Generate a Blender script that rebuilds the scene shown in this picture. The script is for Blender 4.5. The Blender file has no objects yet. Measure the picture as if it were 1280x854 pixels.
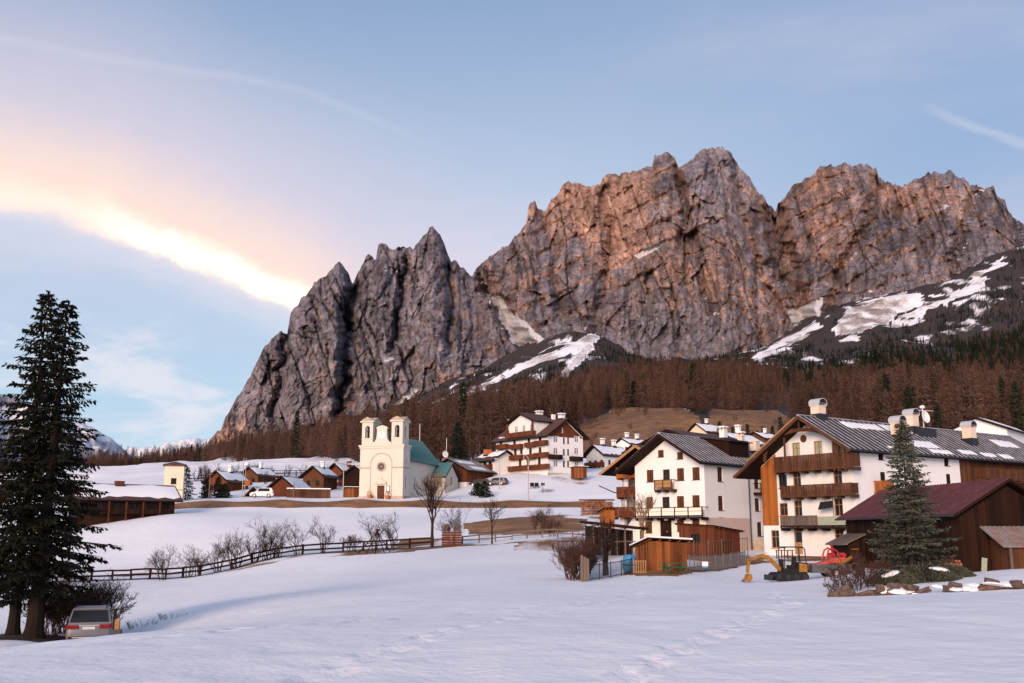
import bpy, bmesh, math, random
import numpy as np
from mathutils import Vector, Matrix

R = math.radians
scene = bpy.context.scene
COL = scene.collection

# ------------------------------------------------------------------ camera
FPX, PITCH, CX, CY = 1244.0, R(11.0), 640.0, 427.0     # photograph: 1280 x 854, 35 mm lens
cam_d = bpy.data.cameras.new('camera'); cam = bpy.data.objects.new('camera', cam_d)
COL.objects.link(cam)
cam_d.sensor_width = 36.0; cam_d.lens = FPX / 1280.0 * 36.0
cam_d.clip_start = 0.5; cam_d.clip_end = 40000
cam.location = (0, 0, 0); cam.rotation_euler = (R(90) + PITCH, 0, 0)
scene.camera = cam

# ------------------------------------------------------------------ world + sun
SUN_AZ, SUN_EL = 159.0, 13.0        # degrees to the left of the view axis, elevation
world = bpy.data.worlds.new('World'); scene.world = world; world.use_nodes = True
def build_world():
    nt = world.node_tree; nt.nodes.clear(); N = nt.nodes.new; L = nt.links.new
    def val(x): return x
    def math_(op, a, b=None, clamp=False):
        n = N('ShaderNodeMath'); n.operation = op; n.use_clamp = clamp
        for i, s in enumerate((a, b)):
            if s is None: continue
            if isinstance(s, (int, float)): n.inputs[i].default_value = s
            else: L(s, n.inputs[i])
        return n.outputs[0]
    def mixc(f, a, b, mode='MIX'):
        n = N('ShaderNodeMix'); n.data_type = 'RGBA'; n.blend_type = mode
        for i, s in ((0, f), (6, a), (7, b)):
            if isinstance(s, (int, float)): n.inputs[i].default_value = s
            elif isinstance(s, tuple): n.inputs[i].default_value = (*s, 1)
            else: L(s, n.inputs[i])
        return n.outputs[2]
    def smooth(x, lo, hi):
        n = N('ShaderNodeMapRange'); n.interpolation_type = 'SMOOTHERSTEP'
        L(x, n.inputs[0]); n.inputs[1].default_value = lo; n.inputs[2].default_value = hi
        return n.outputs[0]
    tc = N('ShaderNodeTexCoord'); sep = N('ShaderNodeSeparateXYZ'); L(tc.outputs['Generated'], sep.inputs[0])
    X, Y, Z = sep.outputs
    az = math_('MULTIPLY', math_('ARCTAN2', X, Y), 180 / math.pi)
    el = math_('MULTIPLY', math_('ARCSINE', Z), 180 / math.pi)
    sky = N('ShaderNodeTexSky'); sky.sky_type = 'NISHITA'; sky.sun_disc = False
    sky.sun_elevation = R(SUN_EL); sky.sun_rotation = R(-SUN_AZ)
    sky.altitude = 1200; sky.air_density = 1.0; sky.dust_density = 1.6; sky.ozone_density = 1.4
    # cloud noise on a flat layer seen in perspective
    zc = math_('ADD', math_('MAXIMUM', Z, 0.0), 0.10)
    cv = N('ShaderNodeCombineXYZ'); L(math_('DIVIDE', X, zc), cv.inputs[0]); L(math_('DIVIDE', Y, zc), cv.inputs[1])
    def noise(vec, scale, detail=6, rough=.55, stretch=None, rot=0, dist=0.0):
        if stretch:
            mp = N('ShaderNodeMapping'); mp.inputs['Scale'].default_value = stretch; mp.inputs['Rotation'].default_value = (0, 0, rot)
            L(vec, mp.inputs[0]); vec = mp.outputs[0]
        n = N('ShaderNodeTexNoise'); n.inputs['Scale'].default_value = scale; n.inputs['Detail'].default_value = detail
        n.inputs['Roughness'].default_value = rough; n.inputs['Distortion'].default_value = dist
        L(vec, n.inputs['Vector']); return n.outputs[0]
    v = cv.outputs[0]
    # angular coordinates for the long bank
    av = N('ShaderNodeCombineXYZ'); L(az, av.inputs[0]); L(el, av.inputs[1])
    w1 = noise(av.outputs[0], .20, 6, .62)
    w2 = noise(av.outputs[0], .55, 6, .65, (.6, 1.5, 1), .33)
    # degrees above the lower edge of the bank
    edge1 = math_('ADD', math_('MULTIPLY', math_('ADD', az, 12.54), -.357), 12.3)
    edge2 = math_('ADD', math_('MULTIPLY', math_('ADD', az, 22.9), -.065), 16.0)
    dv = math_('SUBTRACT', el, math_('MINIMUM', edge1, edge2))
    dv = math_('ADD', dv, math_('MULTIPLY', math_('SUBTRACT', w1, .5), 2.2))
    dv = math_('ADD', dv, math_('MULTIPLY', math_('SUBTRACT', w2, .5), 1.3))
    reach = smooth(az, -8.5, -13.0)
    core = math_('MULTIPLY', math_('MULTIPLY', smooth(dv, -.35, .75), smooth(dv, 2.5, .45)), reach)
    core = math_('MULTIPLY', core, math_('ADD', .26, math_('MULTIPLY', smooth(az, -25.5, -19.5), .74)))
    glow = math_('MULTIPLY', math_('MULTIPLY', smooth(dv, -.9, .9), smooth(dv, 7.5, .6)), smooth(az, -5.0, -14.0))
    halo = math_('MULTIPLY', math_('MULTIPLY', smooth(dv, -.8, 2.0), smooth(dv, 17.0, 1.0)), smooth(az, 22.0, -16.0))
    hn = noise(v, .55, 5, .55, (1, .5, 1), .5)
    halo = math_('MINIMUM', math_('MULTIPLY', halo, math_('ADD', .55, math_('MULTIPLY', hn, .8))), 1.0)
    under = math_('MULTIPLY', math_('MULTIPLY', smooth(dv, -2.6, -.1), smooth(dv, .6, -.1)), math_('MULTIPLY', reach, .35))
    # thin veils
    n1 = noise(v, .42, 7, .58, (.5, 1.3, 1), .55, .6)
    veil = math_('MULTIPLY', smooth(n1, .38, .74), .72)
    # low smear at the left
    n2 = noise(av.outputs[0], .13, 6, .62, (.75, 1.9, 1), .18, .4)
    low = math_('MULTIPLY', math_('MULTIPLY', smooth(n2, .45, .66), smooth(el, 2.0, 6.0)), smooth(el, 13.0, 9.0))
    low = math_('MULTIPLY', low, smooth(az, -2, -14))
    # a faint old contrail
    bend = math_('MAXIMUM', math_('ADD', az, 17.0), 0.0)
    cl = math_('SUBTRACT', 24.9, math_('MULTIPLY', math_('MULTIPLY', bend, bend), .02))
    cd = math_('ABSOLUTE', math_('ADD', math_('SUBTRACT', el, cl), math_('MULTIPLY', math_('SUBTRACT', w2, .5), .5)))
    trail = math_('MULTIPLY', math_('MULTIPLY', smooth(cd, .42, .0), smooth(az, -3.5, -9.0)), math_('ADD', .0, math_('MULTIPLY', w1, .14)))
    cd2 = math_('ABSOLUTE', math_('ADD', math_('SUBTRACT', el, math_('SUBTRACT', 22.0, math_('MULTIPLY', math_('SUBTRACT', az, 24.6), .58))), math_('MULTIPLY', math_('SUBTRACT', w2, .5), .8)))
    trail2 = math_('MULTIPLY', math_('MULTIPLY', smooth(cd2, .5, .0), math_('MULTIPLY', smooth(az, 23.0, 26.0), smooth(az, 36.0, 30.0))), .16)
    trail = math_('MAXIMUM', trail, trail2)
    # graded evening sky: Nishita toned towards the pale blue dusk
    lo_ = smooth(el, 15.0, 2.0); hi_ = smooth(el, 13.0, 38.0)
    rt = smooth(az, 0.0, 30.0)
    grad = mixc(hi_, mixc(lo_, (.405, .470, .590), (.315, .480, .605)), (.170, .265, .435))
    grad = mixc(math_('MULTIPLY', rt, .62), grad, (.170, .275, .455))
    base = mixc(.80, mixc(1.0, sky.outputs[0], (SKY_K, SKY_K, SKY_K), 'MULTIPLY'), grad)
    c = mixc(veil, base, (.60, .525, .60))
    c = mixc(math_('MULTIPLY', halo, .60), c, (.58, .48, .53))
    c = mixc(math_('MULTIPLY', glow, .72), c, (.80, .58, .46))
    c = mixc(math_('MULTIPLY', low, .55), c, (.66, .60, .63))
    c = mixc(under, c, (.62, .58, .62))
    c = mixc(trail, c, (.74, .66, .70))
    c = mixc(core, c, (1.04, .90, .76))
    bg = N('ShaderNodeBackground'); L(c, bg.inputs[0]); bg.inputs[1].default_value = 1.0
    out = N('ShaderNodeOutputWorld'); L(bg.outputs[0], out.inputs[0])
SKY_K = 0.09                      # Nishita scaled by 0.09 before grading
build_world()

sun_d = bpy.data.lights.new('sun', 'SUN'); sun = bpy.data.objects.new('sun', sun_d); COL.objects.link(sun)
sun_d.energy = 2.9; sun_d.angle = R(24); sun_d.color = (1.0, .72, .56)
sdir = Vector((-math.sin(R(SUN_AZ)) * math.cos(R(SUN_EL)), math.cos(R(SUN_AZ)) * math.cos(R(SUN_EL)), math.sin(R(SUN_EL))))
sun.rotation_euler = sdir.to_track_quat('Z', 'Y').to_euler()
sun.location = sdir * 200

vs = scene.view_settings
vs.view_transform = 'Standard'; vs.look = 'None'; vs.exposure = 0.55; vs.gamma = 1.0; vs.use_curve_mapping = False
scene.render.engine = 'CYCLES'

# ------------------------------------------------------------------ pixel <-> place helpers
SP, CP = math.sin(PITCH), math.cos(PITCH)
def ray(px, py):
    a, b = (px - CX) / FPX, (CY - py) / FPX
    return (a, CP - b * SP, SP + b * CP)
def at(px, py, Y):
    x, y, z = ray(px, py); k = Y / y
    return Vector((x * k, Y, z * k))
def proj(x, y, z):
    d = y * CP + z * SP
    d = np.where(np.abs(d) < .01, .01, d)
    return CX + FPX * x / d, CY - FPX * (z * CP - y * SP) / d

# ------------------------------------------------------------------ noise (numpy)
def _h(ix, iy, iz, s):
    n = (ix * 374761393 + iy * 668265263 + iz * 2147483647 + s * 974711) & 0xFFFFFFFF
    n = ((n ^ (n >> 13)) * 1274126177) & 0xFFFFFFFF
    n = ((n ^ (n >> 16)) * 2246822519) & 0xFFFFFFFF
    return ((n ^ (n >> 15)) & 0xFFFF) / 65535.0
def vn(x, y, z=0.0, s=0):
    x = np.asarray(x, float); y = np.asarray(y, float); z = np.zeros_like(x) + z
    ix, iy, iz = np.floor(x).astype(np.int64), np.floor(y).astype(np.int64), np.floor(z).astype(np.int64)
    fx, fy, fz = x - ix, y - iy, z - iz
    fx, fy, fz = [f * f * f * (f * (f * 6 - 15) + 10) for f in (fx, fy, fz)]
    r = 0
    for dx in (0, 1):
        for dy in (0, 1):
            for dz in (0, 1):
                w = (fx if dx else 1 - fx) * (fy if dy else 1 - fy) * (fz if dz else 1 - fz)
                r = r + w * _h(ix + dx, iy + dy, iz + dz, s)
    return r
def fbm(x, y, z=0.0, o=4, s=0, g=.5):
    r, a, t = 0, 1, 0
    for i in range(o):
        r = r + a * vn(x * 2 ** i, y * 2 ** i, np.asarray(z) * 2 ** i, s + i * 17); t += a; a *= g
    return r / t
def ridged(x, y, z=0.0, o=4, s=0, g=.5):
    r, a, t = 0, 1, 0
    for i in range(o):
        r = r + a * (1 - np.abs(2 * vn(x * 2 ** i, y * 2 ** i, np.asarray(z) * 2 ** i, s + i * 31) - 1)); t += a; a *= g
    return r / t
def sstep(x, lo, hi):
    t = np.clip((x - lo) / (hi - lo), 0, 1); return t * t * (3 - 2 * t)
def inpoly(px, py, poly):
    r = np.zeros(np.shape(px), bool); n = len(poly)
    for i in range(n):
        (x0, y0), (x1, y1) = poly[i], poly[i - 1]
        c = ((y0 > py) != (y1 > py))
        with np.errstate(divide='ignore', invalid='ignore'):
            xi = (x1 - x0) * (py - y0) / (y1 - y0 + 1e-12) + x0
        r ^= c & (px < xi)
    return r

# ------------------------------------------------------------------ materials
MATS = {}
def mat(name):
    m = bpy.data.materials.new(name); m.use_nodes = True
    nt = m.node_tree; b = nt.nodes['Principled BSDF']; b.inputs['Specular IOR Level'].default_value = .25
    MATS[name] = m; return m, nt, b
def nmix(nt, f, a, b, mode='MIX'):
    n = nt.nodes.new('ShaderNodeMix'); n.data_type = 'RGBA'; n.blend_type = mode
    for i, s in ((0, f), (6, a), (7, b)):
        if isinstance(s, (int, float)): n.inputs[i].default_value = s
        elif isinstance(s, tuple): n.inputs[i].default_value = (*s, 1)
        else: nt.links.new(s, n.inputs[i])
    return n.outputs[2]
def nmath(nt, op, a, b=None, clamp=False):
    n = nt.nodes.new('ShaderNodeMath'); n.operation = op; n.use_clamp = clamp
    for i, s in enumerate((a, b)):
        if s is None: continue
        if isinstance(s, (int, float)): n.inputs[i].default_value = s
        else: nt.links.new(s, n.inputs[i])
    return n.outputs[0]
def nmap(nt, x, lo, hi, a=0.0, b=1.0):
    n = nt.nodes.new('ShaderNodeMapRange'); nt.links.new(x, n.inputs[0])
    for i, v in zip((1, 2, 3, 4), (lo, hi, a, b)): n.inputs[i].default_value = v
    return n.outputs[0]
def ncoord(nt, scale=(1, 1, 1), rot=(0, 0, 0), which='Object'):
    tc = nt.nodes.new('ShaderNodeTexCoord'); mp = nt.nodes.new('ShaderNodeMapping')
    mp.inputs['Scale'].default_value = scale; mp.inputs['Rotation'].default_value = rot
    nt.links.new(tc.outputs[which], mp.inputs[0]); return mp.outputs[0]
def nnoise(nt, vec, scale, detail=4, rough=.55, dist=0.0):
    n = nt.nodes.new('ShaderNodeTexNoise'); n.inputs['Scale'].default_value = scale
    n.inputs['Detail'].default_value = detail; n.inputs['Roughness'].default_value = rough
    n.inputs['Distortion'].default_value = dist
    if vec is not None: nt.links.new(vec, n.inputs['Vector'])
    return n.outputs[0]
def nbump(nt, b, h, strength=.4, dist=.02):
    n = nt.nodes.new('ShaderNodeBump'); n.inputs['Strength'].default_value = strength; n.inputs['Distance'].default_value = dist
    nt.links.new(h, n.inputs['Height']); nt.links.new(n.outputs[0], b.inputs['Normal'])
def island(nt):
    g = nt.nodes.new('ShaderNodeNewGeometry'); return g.outputs['Random Per Island']

def m_plain(name, c, rough=.7, var=.12, scale=3.0, metallic=0.0, spec=None):
    m, nt, b = mat(name); v = ncoord(nt)
    f = nnoise(nt, v, scale, 5, .6)
    lo = tuple(x * (1 - var) for x in c); hi = tuple(min(1, x * (1 + var)) for x in c)
    nt.links.new(nmix(nt, nmap(nt, f, .3, .7), lo, hi), b.inputs['Base Color'])
    b.inputs['Roughness'].default_value = rough; b.inputs['Metallic'].default_value = metallic
    if spec is not None: b.inputs['Specular IOR Level'].default_value = spec
    return m
def m_plaster(name, c, stain=(.45, .40, .36), amt=.35):
    m, nt, b = mat(name)
    f = nnoise(nt, ncoord(nt), .5, 6, .6); g = nnoise(nt, ncoord(nt, (2.2, 2.2, .25)), 1.0, 5, .6)
    col = nmix(nt, nmath(nt, 'MULTIPLY', nmap(nt, f, .45, .8), .5), c, tuple(x * .88 for x in c))
    col = nmix(nt, nmath(nt, 'MULTIPLY', nmap(nt, g, .55, .85), amt), col, stain)
    nt.links.new(col, b.inputs['Base Color']); b.inputs['Roughness'].default_value = .92
    nbump(nt, b, nnoise(nt, ncoord(nt), 14, 4, .6), .25, .01)
    return m
def m_wood(name, dark, light, rough=.8, grain=(9, 9, .6), isl=.65):
    m, nt, b = mat(name)
    f = nnoise(nt, ncoord(nt, grain), 1.0, 6, .65, .3)
    w = nnoise(nt, ncoord(nt, (.7, .7, .35)), 1.0, 4, .6)
    t = nmath(nt, 'ADD', nmath(nt, 'MULTIPLY', island(nt), isl), nmath(nt, 'MULTIPLY', nmap(nt, f, .3, .7), 1 - isl), True)
    col = nmix(nt, t, dark, light)
    col = nmix(nt, nmath(nt, 'MULTIPLY', nmap(nt, w, .5, .8), .45), col, tuple(x * .45 for x in dark))
    nt.links.new(col, b.inputs['Base Color']); b.inputs['Roughness'].default_value = rough; b.inputs['Specular IOR Level'].default_value = .07
    nbump(nt, b, f, .3, .01)
    return m
def m_foliage(name, dark, light, trans=.0):
    m, nt, b = mat(name)
    f = nnoise(nt, ncoord(nt), .9, 3, .6)
    t = nmath(nt, 'ADD', nmath(nt, 'MULTIPLY', island(nt), .6), nmath(nt, 'MULTIPLY', nmap(nt, f, .35, .65), .4), True)
    oi = nt.nodes.new('ShaderNodeObjectInfo')
    t = nmath(nt, 'ADD', t, nmath(nt, 'MULTIPLY', nmath(nt, 'SUBTRACT', oi.outputs['Random'], .5), .5), True)
    geo = nt.nodes.new('ShaderNodeNewGeometry'); wn = nnoise(nt, geo.outputs['Position'], .016, 3, .6)
    t = nmath(nt, 'ADD', t, nmath(nt, 'MULTIPLY', nmath(nt, 'SUBTRACT', wn, .5), 1.5), True)
    nt.links.new(nmix(nt, t, dark, light), b.inputs['Base Color']); b.inputs['Roughness'].default_value = .85
    b.inputs['Specular IOR Level'].default_value = .06
    return m

m_plaster('plaster_white', (.74, .72, .70), (.46, .41, .37), .45)
m_plaster('plaster_cream', (.78, .70, .58))
m_plaster('plaster_church', (.60, .545, .47), (.36, .30, .25), .40)
m_plaster('plaster_tower', (.72, .60, .46))
m_plaster('stone_plinth', (.52, .40, .35), (.3, .25, .22), .6)
m_plain('stone_trim', (.40, .32, .25), .9, .2, 2)
m_wood('wood_dark', (.007, .004, .003), (.036, .015, .010))
m_wood('wood_brown', (.045, .019, .011), (.130, .056, .030))
m_wood('wood_red', (.070, .020, .011), (.165, .054, .026))
m_wood('wood_orange', (.20, .060, .015), (.40, .135, .034))
m_wood('wood_rust', (.055, .018, .008), (.33, .115, .038), isl=.75)
m_wood('wood_grey', (.085, .065, .055), (.19, .145, .12))
m_wood('wood_tan', (.26, .13, .055), (.42, .24, .11))
m_wood('log_bark', (.10, .035, .02), (.34, .15, .075), isl=.9)
m_wood('bark', (.030, .020, .016), (.080, .055, .043), grain=(12, 12, 2), isl=.2)
m_wood('twig', (.020, .013, .011), (.052, .033, .028), grain=(5, 5, 5), isl=.6)
m_wood('twig_dark', (.008, .006, .005), (.025, .017, .013), grain=(5, 5, 5), isl=.6)
m_wood('twig_pale', (.14, .09, .06), (.30, .20, .13), grain=(5, 5, 5), isl=.6)
m_wood('twig_red', (.040, .020, .016), (.100, .052, .040), grain=(5, 5, 5), isl=.6)
m_foliage('needles_dark', (.006, .008, .006), (.024, .021, .012))
m_foliage('needles_blue', (.030, .038, .030), (.118, .120, .086))
m_foliage('needles_brown', (.10, .045, .018), (.19, .095, .04))
m_foliage('needles_forest', (.008, .014, .010), (.030, .036, .022))
m_foliage('larch_twigs', (.045, .026, .021), (.165, .092, .068))
m_plain('roof_metal', (.030, .030, .038), .8, .35, 1.5, 0, .08)
m_plain('roof_rib', (.33, .33, .37), .6, .4, 1.2, 0)
m_plain('roof_brown', (.085, .042, .036), .75, .35, 2.5)
m_plain('metal_zinc', (.52, .52, .54), .45, .12, 5, .3)
m_plain('metal_dark', (.035, .035, .040), .5, .2, 6, .4)
m_plain('metal_pole', (.40, .37, .34), .5, .15, 6, .4)
m_plain('dish_white', (.72, .70, .68), .45, .05)
m_plain('glass', (.014, .016, .020), .12, .2, 1.0, 0, .3)
m_plain('glass_pale', (.20, .23, .26), .10, .15, 1.0, 0, .6)
m_plain('curtain', (.30, .33, .25), .9, .2, 8)
m_plain('chimney_plaster', (.70, .56, .44), .9, .12)
m_plain('paint_white', (.78, .76, .74), .6, .05)
m_plain('clay_pot', (.42, .14, .05), .8, .15)
m_plain('black_rubber', (.012, .012, .013), .75, .2)
m_plain('yellow_paint', (.27, .125, .024), .45, .22, 4)
m_plain('red_paint', (.36, .026, .024), .42, .18, 4)
m_plain('pink_paint', (.48, .085, .066), .4, .12, 4)
m_plain('green_paint', (.015, .10, .055), .5, .2)
m_plain('blue_tarp', (.04, .22, .42), .5, .2)
m_plain('galvanised', (.13, .13, .14), .45, .2, 5, .5)
m_plain('silver_paint', (.20, .20, .215), .42, .05, 2, .2)
m_plain('tail_red', (.20, .010, .012), .35, .1)
m_plain('number_plate', (.55, .56, .58), .4, .05)
m_plain('stone', (.115, .080, .064), .95, .6, 3)
m_plain('soil', (.030, .018, .013), .95, .4, 2)
m_plain('dry_grass', (.20, .125, .06), .95, .4, 2)
m_plain('asphalt', (.055, .052, .055), .9, .25, 1)
m_plain('crest_white', (.72, .68, .62), .7, .05)

def m_roof_sheet(name, c, c2, rough=.55):
    m, nt, b = mat(name)
    f = nnoise(nt, ncoord(nt, (1.2, 1.2, 1.2)), 1.0, 6, .65); g = nnoise(nt, ncoord(nt, (.3, 5, 5)), 1.0, 4, .6)
    col = nmix(nt, nmap(nt, f, .42, .72), c, c2)
    col = nmix(nt, nmath(nt, 'MULTIPLY', nmap(nt, g, .5, .8), .5), col, tuple(x * .5 for x in c))
    nt.links.new(col, b.inputs['Base Color']); b.inputs['Roughness'].default_value = rough
    return m
m_roof_sheet('roof_teal', (.075, .185, .180), (.13, .26, .245))
m_roof_sheet('roof_red', (.085, .021, .024), (.135, .046, .046))
m_roof_sheet('roof_rust', (.26, .23, .23), (.25, .095, .050))

def m_snow(name):
    m, nt, b = mat(name)
    f = nnoise(nt, ncoord(nt), .6, 5, .6)
    nt.links.new(nmix(nt, f, (.78, .79, .82), (.85, .85, .86)), b.inputs['Base Color'])
    b.inputs['Roughness'].default_value = .75
    nbump(nt, b, nnoise(nt, ncoord(nt), 3.5, 6, .65), .5, .06)
    return m
m_snow('snow')

def m_ground():
    m, nt, b = mat('ground_snow')
    at_ = nt.nodes.new('ShaderNodeAttribute'); at_.attribute_name = 'cover'
    sep = nt.nodes.new('ShaderNodeSeparateColor'); nt.links.new(at_.outputs['Color'], sep.inputs[0])
    grass, wood, scree = sep.outputs
    v = ncoord(nt)
    n_big = nnoise(nt, v, .05, 5, .6); n_fine = nnoise(nt, v, 1.6, 6, .7); n_mid = nnoise(nt, v, .22, 6, .65)
    snow = nmix(nt, nmap(nt, n_big, .35, .65), (.74, .745, .79), (.83, .825, .845))
    gcol = nmix(nt, nmap(nt, n_mid, .35, .65), (.13, .068, .032), (.36, .180, .078))
    gcol = nmix(nt, nmath(nt, 'MULTIPLY', nmap(nt, n_fine, .4, .75), .55), gcol, (.055, .032, .018))
    # patchy edges
    n_far = nnoise(nt, ncoord(nt, (1, .55, 1)), .03, 7, .68)
    thr = nmath(nt, 'ADD', nmath(nt, 'ADD', nmath(nt, 'MULTIPLY', n_mid, .35), nmath(nt, 'MULTIPLY', n_fine, .30)), nmath(nt, 'MULTIPLY', n_far, .35))
    def edge(mask): return nmap(nt, nmath(nt, 'SUBTRACT', nmath(nt, 'MULTIPLY', mask, 1.5), thr), -.04, .12)
    col = nmix(nt, edge(grass), snow, gcol)
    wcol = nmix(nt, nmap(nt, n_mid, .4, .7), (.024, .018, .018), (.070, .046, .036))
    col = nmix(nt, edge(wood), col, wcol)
    n_s = nnoise(nt, v, .02, 6, .7)
    scol = nmix(nt, nmap(nt, n_s, .4, .65), (.20, .165, .15), (.36, .28, .24))
    col = nmix(nt, edge(scree), col, scol)
    nt.links.new(col, b.inputs['Base Color']); b.inputs['Roughness'].default_value = .8
    h = nmath(nt, 'ADD', nmath(nt, 'MULTIPLY', nnoise(nt, v, .9, 6, .62), 1.0), nmath(nt, 'MULTIPLY', nnoise(nt, v, 5.0, 4, .6), .22))
    nbump(nt, b, h, .55, .16)
m_ground()

def m_rock(name, snow_amt=0.0):
    m, nt, b = mat(name)
    v = ncoord(nt)
    big = nnoise(nt, v, .0042, 6, .60, .3)
    streak = nnoise(nt, ncoord(nt, (.022, .022, .0045)), 1.0, 7, .68, .4)
    fine = nnoise(nt, v, .045, 8, .74)
    strata = nnoise(nt, ncoord(nt, (.006, .006, .055), (0, R(-20), 0)), 1.0, 6, .65, .2)
    geo = nt.nodes.new('ShaderNodeNewGeometry'); sp = nt.nodes.new('ShaderNodeSeparateXYZ'); nt.links.new(geo.outputs['Normal'], sp.inputs[0])
    ap = nt.nodes.new('ShaderNodeAttribute'); ap.attribute_name = 'warm'
    t = nmath(nt, 'ADD', nmath(nt, 'MULTIPLY', big, .80), nmath(nt, 'MULTIPLY', streak, .75))
    t = nmath(nt, 'ADD', t, nmath(nt, 'MULTIPLY', ap.outputs['Fac'], .62))
    t = nmath(nt, 'ADD', t, nmath(nt, 'MULTIPLY', nmath(nt, 'SUBTRACT', fine, .5), .35))
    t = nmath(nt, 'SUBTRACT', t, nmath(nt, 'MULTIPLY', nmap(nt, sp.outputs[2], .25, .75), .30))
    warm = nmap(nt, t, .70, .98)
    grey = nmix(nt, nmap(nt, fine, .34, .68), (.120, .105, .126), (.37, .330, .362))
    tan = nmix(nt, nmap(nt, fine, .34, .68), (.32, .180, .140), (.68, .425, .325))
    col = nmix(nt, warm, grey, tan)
    col = nmix(nt, nmath(nt, 'MULTIPLY', nmap(nt, strata, .52, .72), .50), col, (.095, .080, .086))
    col = nmix(nt, nmath(nt, 'MULTIPLY', nmap(nt, streak, .42, .25), .55), col, (.060, .052, .058))
    atn = nt.nodes.new('ShaderNodeAttribute'); atn.attribute_name = 'tone'
    tn = nmap(nt, atn.outputs['Fac'], 0, 1, .40, 1.50)
    cmb = nt.nodes.new('ShaderNodeCombineColor')
    for q in range(3): nt.links.new(tn, cmb.inputs[q])
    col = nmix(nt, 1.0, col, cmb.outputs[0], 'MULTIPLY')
    asn = nt.nodes.new('ShaderNodeAttribute'); asn.attribute_name = 'snow'
    s = nmath(nt, 'ADD', nmap(nt, sp.outputs[2], .50, .95, -.70, .30), nmath(nt, 'MULTIPLY', nmath(nt, 'SUBTRACT', fine, .5), 1.1))
    s = nmath(nt, 'ADD', s, asn.outputs['Fac'])
    col = nmix(nt, nmap(nt, s, .12, .30), col, (.74, .72, .74))
    nt.links.new(col, b.inputs['Base Color']); b.inputs['Roughness'].default_value = .95; b.inputs['Specular IOR Level'].default_value = .1
    h = nmath(nt, 'ADD', nmath(nt, 'MULTIPLY', fine, 1.0), nmath(nt, 'MULTIPLY', strata, .9))
    h = nmath(nt, 'ADD', h, nmath(nt, 'MULTIPLY', streak, .8))
    nbump(nt, b, h, 1.0, 14.0)
m_rock('rock')

def m_far(name):
    m, nt, b = mat(name)
    v = ncoord(nt); f = nnoise(nt, v, .0016, 8, .68); at_ = nt.nodes.new('ShaderNodeAttribute'); at_.attribute_name = 'warm'
    s = nmath(nt, 'ADD', nmath(nt, 'SUBTRACT', f, .5), at_.outputs['Fac'])
    col = nmix(nt, nmap(nt, s, .42, .58), (.80, .77, .78), (.12, .11, .15))
    nt.links.new(col, b.inputs['Base Color']); b.inputs['Roughness'].default_value = .9
m_far('far_snow_rock')

# ------------------------------------------------------------------ mesh builder
def mesh_np(name, V, F, mats, smooth=False):
    me = bpy.data.meshes.new(name)
    V = np.asarray(V, np.float32); F = np.asarray(F, np.int32); k = F.shape[1]
    me.vertices.add(len(V)); me.vertices.foreach_set('co', V.ravel())
    me.loops.add(F.size); me.loops.foreach_set('vertex_index', F.ravel())
    me.polygons.add(len(F)); me.polygons.foreach_set('loop_start', np.arange(0, F.size, k, dtype=np.int32))
    me.polygons.foreach_set('loop_total', np.full(len(F), k, np.int32))
    if smooth: me.polygons.foreach_set('use_smooth', np.ones(len(F), bool))
    me.update(calc_edges=True)
    for m in mats: me.materials.append(MATS[m])
    return me
def link(name, data, parent=None, loc=None, rot=None, kind=None, label=None):
    o = bpy.data.objects.new(name, data); COL.objects.link(o)
    if parent is not None: o.parent = parent
    if loc is not None: o.location = loc
    if rot is not None: o.rotation_euler = rot
    if kind: o['kind'] = kind
    if label: o['label'] = label
    return o
def tag(o, label, cat, group=None, kind=None):
    o['label'] = label; o['category'] = cat
    if group: o['group'] = group
    if kind: o['kind'] = kind
    return o
def thing(name, label, cat, loc, rz=0.0, group=None):
    o = link(name, None, None, loc, (0, 0, rz)); o.empty_display_size = .5
    return tag(o, label, cat, group)

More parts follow.
